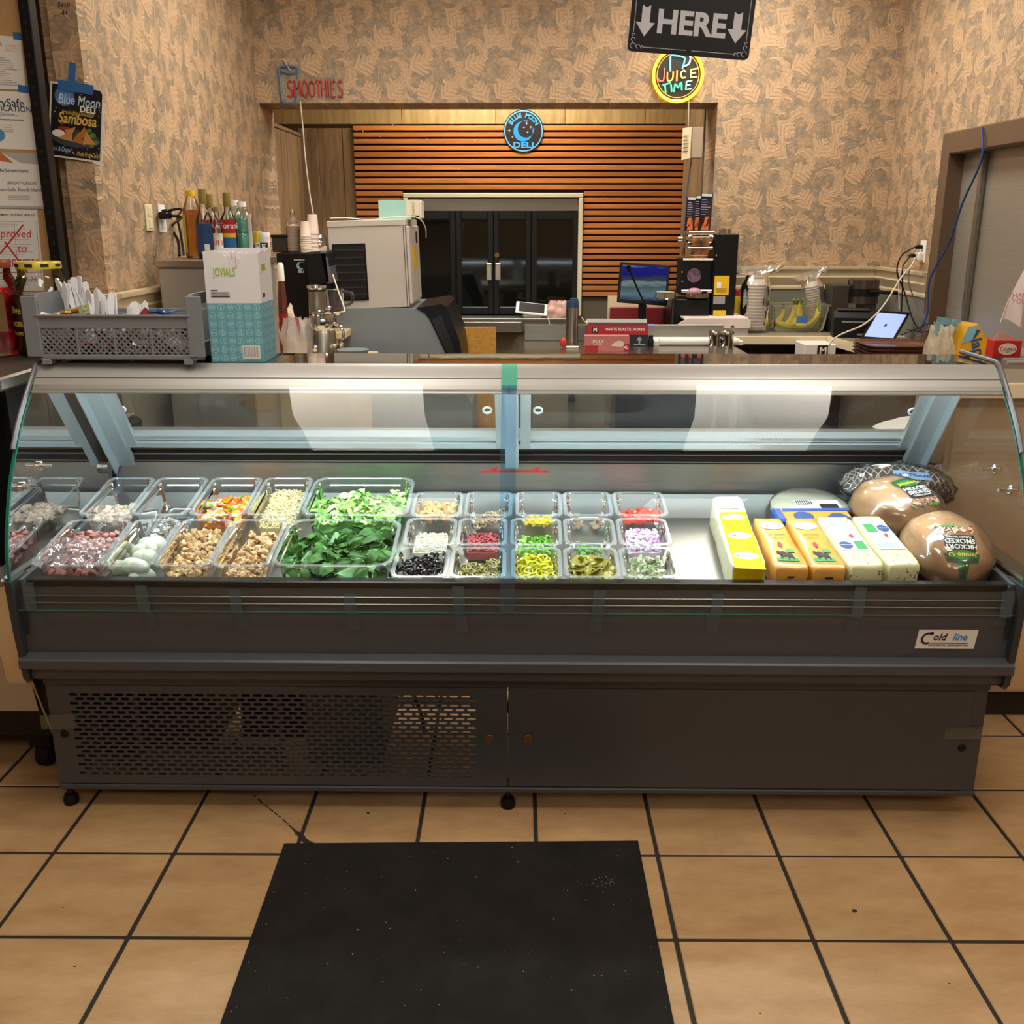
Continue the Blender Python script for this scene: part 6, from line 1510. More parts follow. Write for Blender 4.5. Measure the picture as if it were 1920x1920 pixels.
for i in range(120):
    x_, y_ = rnd.uniform(.008, wb - .008), rnd.uniform(.008, DB - .010); zt_ = HB - .012 + rnd.uniform(-.006, .012) - (.018 if (.45 * wb < x_ < .75 * wb and y_ < .04) else 0)
    mb.cbox(x_ - .0042, y_ - .0025, .05, x_ + .0042, y_ + .0025, zt_, .0008, T(0, 0, 0))
o = obj('wrapped_straws', mb, M('straw_wrapper', 'd9cfd2', .6), None, A0_, (0, 0, rzb)); tag(o, 'tightly packed paper wrapped straws standing in the torn box', 'straws', kind='stuff')

# --- steel cabinet with the bottles
ZQ = 1.415
q0 = at(292, 520, 3.82)
xcr = at(521, 520, 4.29).x - q0.x - .24
sc_ = thing('steel_cabinet', 'stainless steel cabinet carrying the syrup bottles by the left wall', 'cabinet', (q0.x + .24, 3.82, 0))
obj('body', MB().cbox(-.232, .012, .02, xcr - .008, .46, ZQ - .03, .004), M('cabinet_steel', 'aeaba6', .34, .65, var=.05, scale=5, stretch=(40, 40, 1)), sc_); obj('top', MB().cbox(-.24, 0, ZQ - .030, xcr, .47, ZQ, .004), STEEL, sc_)
BG = clear('bottle_plastic', (.96, .96, .95), .01, 1.45, .03)
def bottle(label, px, ytop, Y, prof, liquid, capm, caph, capr, zbase, lvl=1.0, cat='bottle', name='bottle', solid=None):
    p = at(px, ytop, Y); h = p.z - zbase
    t = thing(name, label, cat, (p.x, Y, zbase)); pr = [(r_, z_ * h) for r_, z_ in prof]
    obj('body', MB().lathe(pr, 24, cap=False), solid or BG, t)
    if liquid:
        li = [(0, .006)] + [(max(.001, r_ - .003), max(.006, z_)) for r_, z_ in pr[1:] if z_ <= h * lvl]; li.append((0, li[-1][1])); obj('liquid', MB().lathe(li, 24), liquid, t)
    obj('cap', MB().lathe([(0, h), (capr * .96, h), (capr, h - .003), (capr, h - caph), (capr * .9, h - caph)], 20), capm, t)
    return t, h
def wraplabel(t, R_, z0, z1, mtl, a0=-1.2, a1=1.2, name='printed_label'):
    mb = MB(); mb.sheet(lambda u, v: ((R_ + .001) * math.sin(a0 + (a1 - a0) * u), -(R_ + .001) * math.cos(a0 + (a1 - a0) * u), z0 + (z1 - z0) * v), 16, 1); return obj(name, mb, mtl, t)
JP = [(0, 0), (.030, 0), (.036, .03), (.036, .60), (.034, .72), (.019, .88), (.0165, .92), (.0165, .94)]
AMB = M('apple_juice', 'c8790c', .1, coat=.5, spec=.5, var=.12, scale=20, sss=.3)
t, h = bottle('amber juice bottle with yellow cap nearest the outlets', 356, 357, 4.02, JP, AMB, M('cap_yellow', 'd8b018', .4), .022, .018, ZQ, .84)
wraplabel(t, .036, .02, .165, M('juice_label', 'c8a020', .45), -1.5, -.5)
SY_ = [(0, 0), (.030, 0), (.0325, .02), (.0325, .52), (.030, .60), (.014, .72), (.0125, .76), (.0125, .98)]
GCP = M('cap_gold', '8a7a38', .4, .3)
for lab, px, yt, Y, lq, l1, tx in (('tall syrup bottle with gold cap and blue back label beside the juice', 378, 355, 3.93, None, M('label_deep_blue', '24406e', .45), ''),
                                   ('tall syrup bottle with red and teal label behind the small bottle', 391, 364, 4.06, None, None, 'L'),
                                   ('tall syrup bottle with gold cap and red blue label in front of the teal bottles', 424, 361, 3.93, M('syrup_red', '6a1a1e', .2, coat=.4), None, 'O')):
    t, h = bottle(lab, px, yt, Y, SY_, lq, GCP, .052, .0145, ZQ, .25 if lq else 1, name='syrup_bottle')
    if l1: wraplabel(t, .0325, .02, .13, l1); wraplabel(t, .033, .03, .055, PAPER, .1, .7)
    else:
        wraplabel(t, .0325, .095, .145, M('label_red', 'a81c28', .45), -.9, 1.1); wraplabel(t, .0325, .080, .095, M('label_gold_band', 'd8b020', .45), -.9, 1.1); wraplabel(t, .0325, .02, .080, M('label_teal_blue', '1f5c90' if tx == 'O' else '1c7c98', .45) if tx == 'O' else M('label_teal', '1c7c98', .45), -.9, 1.1)
        q = cyltext('Torani', .030, .0345, .122, .25); obj('lettering', q, LW, t, smooth=False)
TEA = M('teal_drink', '62b8a0', .12, coat=.5, sss=.2)
TP_ = [(0, 0), (.034, 0), (.038, .03), (.038, .40), (.035, .44), (.038, .48), (.037, .70), (.020, .86), (.016, .90), (.016, .94)]
for lab, px, yt, Y in (('rear teal drink bottle with white cap', 438, 376, 4.16), ('front teal drink bottle with white cap', 452, 378, 4.06)):
    t, h = bottle(lab, px, yt, Y, TP_, TEA, WHITE, .020, .0175, ZQ, .80)
SMB = [(0, 0), (.016, 0), (.018, .04), (.018, .50), (.014, .62), (.009, .78), (.009, .9)]
t, h = bottle('small clear bottle with white label and pink loop between the syrups', 405, 388, 3.88, SMB, None, M('cap_olive', '8a7a48', .4), .018, .010, ZQ)
wraplabel(t, .018, .01, .095, PAPER, -1.3, 1.3); obj('lettering', cyltext('TIN', .026, .0192, .06, 0), M('label_red', 'a81c28'), t, smooth=False)
obj('loop_tag', MB().tube([(.010 * math.cos(R(a)) - .004, -.020, .130 + .016 * math.sin(R(a))) for a in range(0, 360, 20)], .0016, 5, True).tube([(-.004, -.020, .114), (.004, -.021, .09)], .002, 5), M('pink_loop', 'c07a78', .5), t)
for lab, px, yt, mt1, mt2, tx in (('small container with yellow lid beside the straws', 481, 434, M('tub_yellow', 'd8c02c', .45), M('cap_yellow', 'd8b018'), 'C'), ('small white container with white lid beside the yellow one', 495, 436, WHITE, WHITE, 'E')):
    t, h = bottle(lab, px, yt, 4.2, [(0, 0), (.020, 0), (.0215, .03), (.0215, .8)], None, mt2, .02, .0225, ZQ, name='container', cat='container', solid=mt1)
    wraplabel(t, .0215, .02, .055, PAPER if tx == 'C' else INK, -.8, .8); obj('lettering', cyltext(tx, .034, .0232, .036, 0, bold=.03), INK if tx == 'C' else LW, t, smooth=False)
p = at(467, 402, 3.86); o = obj('wrapped_straw', MB().cbox(-.006, -.003, 0, .006, .003, p.z - 1.33, .001), M('straw_wrapper', 'd9cfd2'), None, (p.x, 3.86, 1.42)); o.location.z = ZQ + .001; o.scale.z = (p.z - ZQ) / (p.z - 1.33)
tag(o, 'single paper wrapped straw standing upright before the teal bottles', 'straw')
# outlets and plugs on the left wall
def outlet(label, y_px, x0, x1, y0, y1, X, sgn, mtl):
    a, b_ = atX(x0, (y0 + y1) / 2, X), atX(x1, (y0 + y1) / 2, X); zt_, zb_ = atX((x0 + x1) / 2, y0, X).z, atX((x0 + x1) / 2, y1, X).z
    c = Vector((X, (a.y + b_.y) / 2, (zt_ + zb_) / 2)); hh_ = (zt_ - zb_) / 2; w_ = .036
    t = thing('wall_outlet', label, 'outlet', c)
    obj('plate', MB().cbox(0, -w_, -hh_, sgn * .007, w_, hh_, .002), mtl, t)
    obj('socket', MB().cbox(sgn * .006, -.017, .006, sgn * .010, .017, .040, .002).cbox(sgn * .006, -.017, -.040, sgn * .010, .017, -.006, .002), mtl, t); return t, c
IV = M('ivory_plastic', 'd8cca8', .45)
t, c1 = outlet('ivory wall plate left of the plugged outlet', 0, 270, 285, 383, 433, XL, 1, IV)
t, c2 = outlet('white wall outlet with black plugs on the left wall', 0, 294, 310, 384, 436, XL, 1, WHITE)
def cord(label, pts, r, mtl, name='electric_lead', cat='lead', plug=None):
    t = obj(name, MB().tube(catmull(pts, 7), r, 6), mtl); tag(t, label, cat)
    if plug:
        for pc, sz in plug: obj('plug', MB().cbox(pc[0] - sz[0], pc[1] - sz[1], pc[2] - sz[2], pc[0] + sz[0], pc[1] + sz[1], pc[2] + sz[2], .006), mtl, t)
    return t
pe = at(336, 478, 4.15); pe.z = ZQ + .004
cord('thick black cord dropping from the left outlet behind the juice bottle', [c2 + Vector((.03, -.02, .010)), c2 + Vector((.10, -.06, .005)), at(322, 425, 4.25), at(334, 452, 4.2), pe], .006, BLACK, plug=[(c2 + Vector((.028, -.03, .012)), (.020, .030, .014))])
cord('upper black cord arching from the left outlet', [c2 + Vector((.02, 0, .028)), c2 + Vector((.09, -.02, .036)), at(333, 410, 4.25), at(339, 440, 4.2), pe + Vector((.012, .02, 0))], .005, BLACK, plug=[(c2 + Vector((.024, .0, .028)), (.016, .02, .008))])
# --- back left counter and machines
ZN = 1.04
xq = at(672, 602, 5.25).x
t = thing('back_left_counter', 'cream topped counter along the left wall holding the black machines', 'counter', (XL + .02, 4.83, 0))
obj('top', MB().cbox(0, 0, ZN - .035, xq - XL - .02, .44, ZN, .004), LAM, t); obj('base', MB().box(0.0, .02, .1, xq - XL - .06, .42, ZN - .035), M('cream_panel', 'b8a888', .5), t, smooth=False)
ZF = .95; xf = at(690, 640, 4.5).x
t = thing('front_left_counter', 'lower counter under the citrus press and plastic bag', 'counter', (XL + .02, 4.20, 0))
obj('top', MB().cbox(0, 0, ZF - .035, xf - XL - .02, .62, ZF, .004), LAM, t); obj('base', MB().box(0.0, .02, .1, xf - XL - .06, .60, ZF - .035), M('cream_panel', 'b8a888', .5), t, smooth=False)
# dark dispenser with moon mark
cx, z0, w, h = bb(521, 474, 580, 585, 4.95)
t = thing('cold_brew_dispenser', 'black box dispenser with small moon emblem beside the straw box', 'dispenser', (cx, 4.95, ZN)); h = z0 + h - ZN
obj('housing', MB().cbox(-w / 2, 0, 0, w / 2, .20, h, .006), BLACK, t); obj('grey_side', MB().cbox(w / 2, .0, 0, w / 2 + .012, .20, h, .003), GREY, t)
mb = crescent(.019, .015, 0, 0, .008, .004, 55, 305, 62, 290, T(w * .25, -.001, h - .062) @ FS); obj('moon', mb, M('moon_blue', '7aa8c8', .5), t, smooth=False)
obj('lettering', MB().text('BLUE MOON', .009, T(w * .22, -.001, h - .034) @ FS, bold=.01).text('DELI', .014, T(w * .25, -.001, h - .090) @ FS, bold=.02), LW, t, smooth=False)
HD = ZN + h
cx, z0, w, h = bb(503, 441, 537, 474, 5.05)
t = thing('dark_box', 'small dark box on top of the black dispenser', 'box', (cx + .02, 5.04, HD)); obj('shell', MB().cbox(-w / 2, 0, 0, w / 2, .10, z0 + h - HD, .005), M('dark_brown_plastic', '2e2824', .4), t); obj('rim', MB().cbox(-w / 2 - .004, -.004, z0 + h - HD - .012, w / 2 + .004, .104, z0 + h - HD + .002, .003), BLACK, t)
def cupstack(label, px, ytop, Y, r0, zb_, n, mtl, lids=False):
    p = at(px, ytop, Y); h = p.z - zb_; t = thing('cup_stack', label, 'cups', (p.x, Y, zb_), group='stacks of white cups'); mb = MB(); dz = h * .55 / n
    pr = [(r0 * .78, h)]
    for k in range(n): z_ = h * .55 - dz * k; pr += [(r0, z_), (r0 * 1.06, z_ - dz * .3), (r0 * 1.06, z_ - dz * .6), (r0 * .99, z_ - dz * .8)]
    obj('cups', MB().lathe([(0, h)] + pr + [(r0, 0), (0, 0)], 24), mtl, t); return t
CUPW = M('paper_cup', 'd8c8b6', .55)
cupstack('front stack of small white cups upside down on the dispenser', 571, 415, 4.98, .026, HD, 8, CUPW)
cupstack('taller rear stack of white paper cups leaning right on the dispenser', 583, 402, 5.03, .030, HD, 5, M('paper_cup_pale', 'd9c4b8', .55)).rotation_euler = (0, R(2), 0)
p = at(549, 414, 5.06); t = thing('lid_sleeve', 'clear plastic sleeve of lids with twisted top on the dispenser', 'lid sleeve', (p.x, 5.06, HD))
obj('lids', MB().lathe([(0, 0)] + [q for k in range(9) for q in ((.034, .006 + k * .014), (.036, .010 + k * .014), (.033, .014 + k * .014))] + [(0, .134)], 22), CUPW, t)
obj('film', MB().lathe([(.040, 0), (.039, .07), (.036, .14), (.022, .155), (.008, .165), (.014, .19), (.004, .205)], 14, cap=False), clear('shrink_film'), t)
cx, z0, w, h = bb(589, 438, 617, 472, 5.1)
t = thing('steel_dome', 'shiny steel dome lid on a white base beside the ice machine', 'dome', (cx, 5.06, HD)); obj('base', MB().cbox(-w / 2, -.03, 0, w / 2, .04, .030, .004), M('paper_cup_pale', 'd9c4b8'), t)
obj('dome', MB().lathe([(w * .5, .030), (w * .48, .05), (w * .38, .075), (w * .2, .09), (0, .095)], 24), CHROME, t)
# juicer with black head
cx, z0, w, h = bb(583, 471, 634, 550, 4.90)
t = thing('blender_machine', 'black headed grey blender with tinted jug left of the ice machine', 'blender', (cx, 4.90, ZN))
obj('column', MB().cbox(-w * .62, .06, 0, -w * .25, .16, z0 + h - ZN, .006), GREY, t); obj('head', MB().cbox(-w * .42, -.06, z0 - ZN + h * .22, w * .42, .14, z0 + h - ZN, .010, RY(-4)), BLACKM, t)
obj('shield', MB().cbox(w * .38, -.06, z0 - ZN + h * .20, w * .62, .12, z0 + h - ZN - .004, .006, RY(-9)), clear('grey_shield', (.55, .56, .58), .25, 1.45, .1, (.4, .4, .42)), t)
obj('spout', MB().cbox(-w * .22, -.05, z0 - ZN - .008, w * .25, .08, z0 - ZN + h * .24, .005), BLACK, t)
cx2, z02, w2, h2 = bb(612, 535, 649, 600, 4.84); JG = clear('tinted_jug', (.42, .38, .38), .2, 1.45, .06, (.25, .22, .22))
obj('jug', MB().lathe([(.030, .10), (.042, .11), (.047, z02 + h2 - ZN), (.050, z02 + h2 - ZN + .002)], 24, T(cx2 - cx - .01, -.04, -.02), cap=False).tube(catmull([(cx2 - cx + .035, -.04, z02 + h2 - ZN - .03), (cx2 - cx + .075, -.04, z02 + h2 - ZN - .04), (cx2 - cx + .072, -.04, .14), (cx2 - cx + .03, -.04, .12)]), .007, 8), JG, t)
cx, z0, w, h = bb(577, 533, 613, 600, 4.66); hh_ = z0 + h - ZF
t = thing('steel_canister', 'tall brushed steel canister with domed lid behind the juice press', 'canister', (cx, 4.66, ZF)); obj('body', MB().lathe([(0, 0), (w * .45, 0), (w * .45, hh_ - .022), (0, hh_ - .022)], 28), STEELV, t)
obj('lid', MB().lathe([(w * .42, hh_ - .028), (w * .52, hh_ - .014), (w * .5, hh_ - .004), (w * .3, hh_ + .002), (0, hh_ + .004)], 28), CHROME, t); obj('band', MB().lathe([(w * .455, hh_ - .022), (w * .46, hh_ - .026), (w * .455, hh_ - .031)], 28, cap=False), BLACK, t)
# chrome juice press
YJ = 4.50; cx, z0, w, h = bb(580, 575, 634, 668, YJ)
t = thing('juice_press', 'shiny chrome citrus press with curved lever and handle beside the plastic bag', 'juicer', (cx, YJ, ZF)); zt_ = z0 + h - ZF; rj_ = w * .42
zz = lambda y: at(600, y, YJ).z - ZF
obj('base', MB().lathe([(0, 0), (rj_, 0), (rj_, zz(624)), (rj_ * .86, zz(617)), (0, zz(617))], 32), STEELV, t)
obj('bowl', MB().lathe([(rj_ * .86, zz(620)), (rj_ * 1.12, zz(612)), (rj_ * 1.18, zz(600)), (rj_ * 1.12, zz(590)), (rj_ * .9, zz(588)), (rj_ * .9, zz(585)), (0, zz(584))], 32), CHROME, t)
obj('lever', MB().tube(catmull([(-rj_ * .55, -rj_ * 1.2, zz(645)), (-rj_ * .55, -rj_ * 1.22, zz(610)), (-rj_ * .55, -rj_ * 1.15, zz(588)), (-.01, -rj_ * .6, zz(583)), (rj_ * .6, -.02, zz(577))]), .006, 8), CHROME, t)
obj('knob', MB().blob(.013, .008, .016, 14, 10, M=T(-rj_ * .55, -rj_ * 1.25, zz(650))), CHROME, t); obj('knob', MB().blob(.012, .012, .010, 14, 10, M=T(rj_ * .6, -.02, zz(576))), CHROME, t)
obj('handle', MB().tube(catmull([(rj_ * .95, -.03, zz(606)), (rj_ * 1.5, -.04, zz(609)), (rj_ * 1.75, -.04, zz(625)), (rj_ * 1.5, -.04, zz(643)), (rj_ * 1.0, -.03, zz(648))]), .007, 8), CHROME, t)
obj('tap', MB().tube([(rj_ * .9, -.02, zz(648)), (rj_ * 1.25, -.05, zz(650))], .012, 12).tube([(rj_ * 1.2, -.05, zz(648)), (rj_ * 1.2, -.05, zz(664))], .009, 12), CHROME, t)
# plastic bag, towel, bottle
cx, z0, w, h = bb(524, 590, 583, 668, 4.47); zb_ = .97
t = thing('plastic_bag', 'crumpled white plastic bag with pink print beside the straw box', 'bag', (cx, 4.52, ZF))
hb_ = z0 + h - ZF
def bagf(w, d, h, seed, pinch=.75):
    def fn(u, v):
        a = 2 * PI * u; k = 1 - (1 - pinch) * v ** 2; k *= 1 + .07 * math.sin(7 * a + seed) * v + .05 * math.sin(11 * a + 2 * seed) + .30 * noise.noise((math.cos(a) * 2.2 + seed, math.sin(a) * 2.2, v * 2.5)) + .06 * noise.noise((math.cos(a) * 7, math.sin(a) * 7 + seed, v * 8))
        return (math.cos(a) * w / 2 * k, math.sin(a) * d / 2 * k, h * v - .10 * h * v * (1 + noise.noise((math.cos(a) * 3, math.sin(a) * 3, seed))))
    return fn
obj('film', MB().sheet(bagf(w * 1.1, .10, hb_, 3), 40, 18), M('bag_film', 'c9beb6', .3, coat=.4, bmp=.5, scale=40, alpha=.93), t)
obj('printed_field', MB().prism([(.0, hb_ * .98), (.022, hb_ * .94), (.024, hb_ * .55), (.014, hb_ * .70)], .050, .0515, FS), M('bag_pink', 'b86a72', .5), t, smooth=False)
cx, z0, w, h = bb(527, 570, 558, 600, 4.75); t = thing('folded_towel', 'crumpled pale paper towel lying before the black dispenser', 'towel', (cx, 4.75, ZF)); obj('cloth', MB().blob(w * .55, .04, (z0 + h - ZF) * .98, 16, 10, .35, 2.5, 4, T(0, 0, 0.0)), M('paper_towel', 'd6c6b4', .8, bmp=.3, scale=60), t)
t.location.z = ZF + .003
p = at(525, 492, 4.7); t = thing('sauce_bottle', 'slim sauce bottle with white cap and red label at the edge of the straw box', 'bottle', (p.x, 4.70, ZF)); hh_ = p.z - ZF
obj('body', MB().lathe([(0, 0), (.020, 0), (.021, .01), (.021, hh_ * .62), (.016, hh_ * .75), (.012, hh_ * .82)], 18), M('sauce_brown', '5c3026', .25, coat=.5), t); obj('cap', MB().lathe([(.017, hh_ * .8), (.015, hh_ * .97), (.008, hh_), (0, hh_)], 16), WHITE, t); wraplabel(t, .021, .03, hh_ * .45, M('label_red', 'a81c28'))
# string hanging from the smoothies sign
def wire(label, pts, r, mtl, cat='cable', name='cable'): return tag(obj(name, MB().tube(catmull(pts, 6), r, 6), mtl), label, cat)
WCORD = M('white_cord', 'd4cab6', .5)
wire('white cord hanging from the smoothies sign past the plank wall', [at(563, 190, YB - .012), at(568, 240, YB - .02), at(573, 300, 5.75), at(582, 370, 5.6), at(592, 425, 5.3), at(594, 440, 5.2)], .0035, WCORD)
wire('white cord looping from the blender head to the chrome press', [at(624, 515, 4.83), at(634, 545, 4.75), at(646, 580, 4.65), at(640, 585, 4.6), at(610, 588, 4.42)], .0035, WCORD)
p = at(662, 655, 4.3); t = thing('grey_tub_lid', 'rounded blue grey tub rim just above the case top', 'tub', (p.x, 4.3, ZF)); obj('tub', MB().lathe([(0, 0), (.050, 0), (.062, p.z - ZF - .02), (.070, p.z - ZF), (.064, p.z - ZF)], 28), M('blue_grey_plastic', '6f7c80', .5), t)

# --- ice machine and bin
YI = 5.02
cx, z0, w, h = bb(622, 414, 765, 577, YI)
def iz(y): return at(700, y, YI).z
im = thing('ice_machine', 'pale grey ice machine with black grille standing on the storage bin', 'ice machine', (cx, YI, iz(577)), (0, R(-1.6), R(0)))
ICE = M('ice_grey', 'c0b9b0', .42, .1, var=.02, scale=6); hI = h; DI = .50
x1 = w / 2; rx = at(799, 500, YI + DI).x - cx
obj('housing', MB().add([(-w / 2, 0, 0), (x1, 0, 0), (x1, 0, hI), (-w / 2, 0, hI), (-w / 2, DI, 0), (x1 + .01, DI, 0), (x1 + .01, DI, hI), (-w / 2, DI, hI)], [(0, 1, 2, 3), (4, 5, 6, 7), (0, 1, 5, 4), (1, 2, 6, 5), (2, 3, 7, 6), (3, 0, 4, 7)]), ICE, im, smooth=False)
obj('top_cap', MB().cbox(-w / 2 - .004, -.004, hI - .026, x1 + .006, DI, hI + .004, .003), ICE, im); obj('front_panel', MB().cbox(x1 + .002, .01, .012, x1 + .018, DI - .01, hI - .03, .004), ICE, im); obj('seam', MB().box(x1 - .010, -.002, 0, x1 - .006, 0, hI - .03), M('seam_dark', '55524c', .6), im, smooth=False)
gx_0, gx_1 = at(626, 500, YI).x - cx + .004, at(690, 500, YI).x - cx; gz_1, gz_0 = iz(456) - iz(577), iz(563) - iz(577)
gr = obj('grille_frame', MB().cbox(gx_0, -.006, gz_0, gx_1, .001, gz_1, .002), BLACKM, im)
mb = MB()
for k in range(7): z_ = gz_0 + .012 + (gz_1 - gz_0 - .024) * (k + .5) / 7; mb.box(gx_0 + .008, -.010, z_ - .0035, gx_1 - .008, -.006, z_ + .0035)
for k in range(24): x_ = gx_0 + .010 + (gx_1 - gx_0 - .02) * (k + .5) / 24; mb.box(x_ - .0012, -.009, gz_0 + .01, x_ + .0012, -.006, gz_1 - .01)
o = obj('louvre', mb, M('louvre_dark', '2a2624', .5), gr, smooth=False); o['kind'] = 'stuff'
obj('sticker', MB().box(x1 + .018, .12, hI * .42, x1 + .0195, .30, hI * .70), M('sticker_yellow', 'd8b020', .5), im, smooth=False); obj('sticker', MB().box(x1 + .018, .32, hI * .72, x1 + .0195, .40, hI * .86), M('sticker_dark', '2a2226', .5), im, smooth=False)
bn = thing('ice_bin', 'grey ice storage bin with sloping black door under the ice machine', 'ice bin', (cx, YI, 0))
zt_ = iz(578); X = lambda px, py: at(px, py, YI - .02).x - cx; Z = lambda py: at(750, py, YI - .02).z
side = [(X(600, 668) - .1, .10), (X(888, 700), .10), (X(884, 690), Z(760)), (X(838, 668), Z(668)), (X(806, 604), Z(600)), (X(797, 590), Z(588)), (X(782, 580), zt_), (X(600, 580) - .1, zt_)]
obj('body', MB().loops([[(x, y, z) for x, z in side] for y in (-.02, .62)], True, True, True), M('bin_grey', '7f868a', .45, .2, var=.03, scale=8), bn, smooth=False)
dr = [(X(780, 580), zt_ + .003), (X(828, 569), Z(570)), (X(838, 575), Z(576)), (X(862, 640), Z(640)), (X(866, 668), Z(668)), (X(868, 690), Z(690)), (X(838, 668), Z(668)), (X(806, 604), Z(600)), (X(797, 590), Z(588))]
obj('door', MB().loops([[(x, y, z) for x, z in dr] for y in (-.024, .60)], True, True, True), BLACK, bn, smooth=False)
obj('door_panel', MB().loops([[(x + .004, y, z) for x, z in ((X(808, 600), Z(600)), (X(826, 596), Z(590)), (X(852, 660), Z(660)), (X(840, 668), Z(668)))] for y in (-.032, -.02)], True, True, True), M('bin_door_grey', '1f1c1b', .3), bn, smooth=False)
cx, z0, w, h = bb(710, 375, 786, 416, YI + .08); ztop = iz(414) + .006
t = thing('straw_carton', 'teal and white straw carton lying on the ice machine', 'box', (cx, YI + .08, ztop)); h = z0 + h - ztop
obj('carton', MB().box(-w / 2, 0, 0, w * .30, .16, h), M('carton_mint', '8fc0b4', .55, scale=200, col2='a6d0c4'), t, smooth=False); obj('carton_end', MB().box(w * .18, -.001, .02, w / 2, .16, h + .001), M('carton_cream', 'd8ccb8', .55), t, smooth=False); obj('flap', MB().cbox(w / 2 - .001, .004, .006, w / 2 + .010, .15, h - .003, .003), M('flap_white', 'd9d2c4', .7, bmp=.6, scale=90), t)
obj('lettering', MB().text('JOVIALS', .020, T(w * .36, -.0016, h * .52) @ FS @ RZ(90)), M('jovials_green', '9ab53a'), t, smooth=False)
wire('thin white cord lying along the top of the ice machine', [at(618, 414, YI - .005) + Vector((0, .01, .012)), at(650, 411, YI) + Vector((0, .02, .006)), at(690, 414, YI) + Vector((0, .03, .006)), at(740, 411, YI) + Vector((0, .03, .010)), at(780, 412, YI) + Vector((0, .06, .010)), at(797, 425, YI + .1), at(799, 445, YI + .2)], .003, WCORD)
# --- OSB board, ledge, tablet, pink bag
p0, p1 = at(850, 613, 5.55), at(930, 668, 5.55)
o = obj('osb_board', MB().cbox(-(p1.x - p0.x) / 2, 0, 0, (p1.x - p0.x) / 2, .015, p0.z - .45, .001), M('osb', 'a8742c', .7, scale=38, stretch=(1, 1, 2.2), col2='c8963c', bmp=.5), None, ((p0.x + p1.x) / 2, 5.55, .45), smooth=False); tag(o, 'orange brown chipboard sheet standing beside the ice bin', 'board'); o.location.z = 0; o.scale.z = p0.z / (p0.z - .45)
q0, q1 = at(800, 597, 6.55), at(1068, 597, 6.55); zl = q0.z
lg = thing('steel_ledge', 'steel topped ledge below the black glass doors', 'counter', ((q0.x + q1.x) / 2, 6.55, 0)); w = q1.x - q0.x
zl0 = at(900, 622, 6.55).z
obj('top', MB().cbox(-w / 2, 0, zl - .02, w / 2, .20, zl, .003), STEELD, lg); obj('front', MB().cbox(-w / 2, .004, zl0, w / 2, .02, zl - .02, .002), STEELD, lg); obj('base', MB().box(-w / 2, .03, 0, w / 2, .19, zl0), PLASTER, lg, smooth=False)
xs_ = at(978, 610, 6.5).x - (q0.x + q1.x) / 2
obj('drawer_tray', MB().cbox(-w / 2 + .03, -.12, zl0 + .01, xs_, .0, zl0 + .016, .002).cbox(-w / 2 + .03, -.12, zl0 + .016, xs_, -.116, zl - .012, .002).cbox(xs_ - .004, -.12, zl0 + .016, xs_, 0, zl - .012, .002), STEELD, lg)
cx, z0, w, h = bb(967, 566, 1027, 596, 6.62)
t = thing('order_tablet', 'white payment tablet on a tilted stand on the steel ledge', 'tablet', (cx, 6.62, zl)); 
obj('stand', MB().cbox(-w * .28, -.01, 0, w * .34, .06, .04, .010), WHITE, t); obj('body', MB().cbox(-w / 2, -.055, -.007, w / 2, .055, .007, .006, T(0, .02, .055) @ RY(6) @ RX(38)), WHITE, t); obj('screen', MB().box(-w * .40, -.042, .007, w * .40, .044, .0085, T(0, .02, .055) @ RY(6) @ RX(38)), M('dark_screen', '22262a', .15), t, smooth=False)
cx, z0, w, h = bb(1026, 560, 1066, 596, 6.66); t = thing('pink_bag', 'crumpled pink plastic bag beside the white payment tablet', 'bag', (cx, 6.66, zl)); obj('film', MB().sheet(bagf(w * 1.15, .12, z0 + h - zl, 8, .6), 30, 14), M('pink_film', 'd0a698', .35, coat=.3, bmp=.5, scale=40), t)
wire('cream cord hanging from the payment tablet over the ledge', [at(1027, 594, 6.54), at(1030, 605, 6.53), at(1033, 625, 6.53)], .004, WCORD)
# --- steel prep table with things on it
ZP = .95; e0, e1 = atZ(972, 664, ZP), atZ(1405, 664, ZP)
pt = thing('prep_table', 'stainless steel prep table behind the middle of the case', 'table', ((e0.x + e1.x) / 2, e0.y, 0)); w = e1.x - e0.x
obj('top', MB().cbox(-w / 2, 0, ZP - .03, w / 2, .56, ZP, .004), steel('table_steel', 'b4aea4', .25), pt); obj('backsplash', MB().cbox(-w / 2 + .03, .545, ZP, w / 2 - .02, .56, ZP + .085, .003), STEELD, pt); obj('shelf', MB().cbox(-w / 2 + .03, .04, .25, w / 2 - .03, .52, .28, .003), STEELD, pt)
for sx in (-1, 1):
    for y in (.05, .50): obj('leg', MB().tube([(sx * (w / 2 - .05), y, 0), (sx * (w / 2 - .05), y, ZP - .03)], .019, 12), STEELV, pt)
YT = e0.y
def on(px, py, z=ZP): return atZ(px, py, z)
p = on(1073, 640); cx, z0, w, h = bb(1061, 560, 1085, 641, p.y)
t = thing('travel_tumbler', 'steel travel tumbler with navy lid left of the fork box', 'tumbler', (cx, p.y, ZP)); obj('body', MB().lathe([(0, 0), (w * .44, 0), (w * .47, .02), (w * .5, h * .78), (0, h * .78)], 24), STEELV, t); obj('lid', MB().lathe([(w * .5, h * .78), (w * .48, h * .90), (w * .46, h * .94), (0, h * .94)], 24).cbox(-w * .2, -.01, h * .9, w * .42, .012, h, .004), M('navy_lid', '24405c', .4), t)
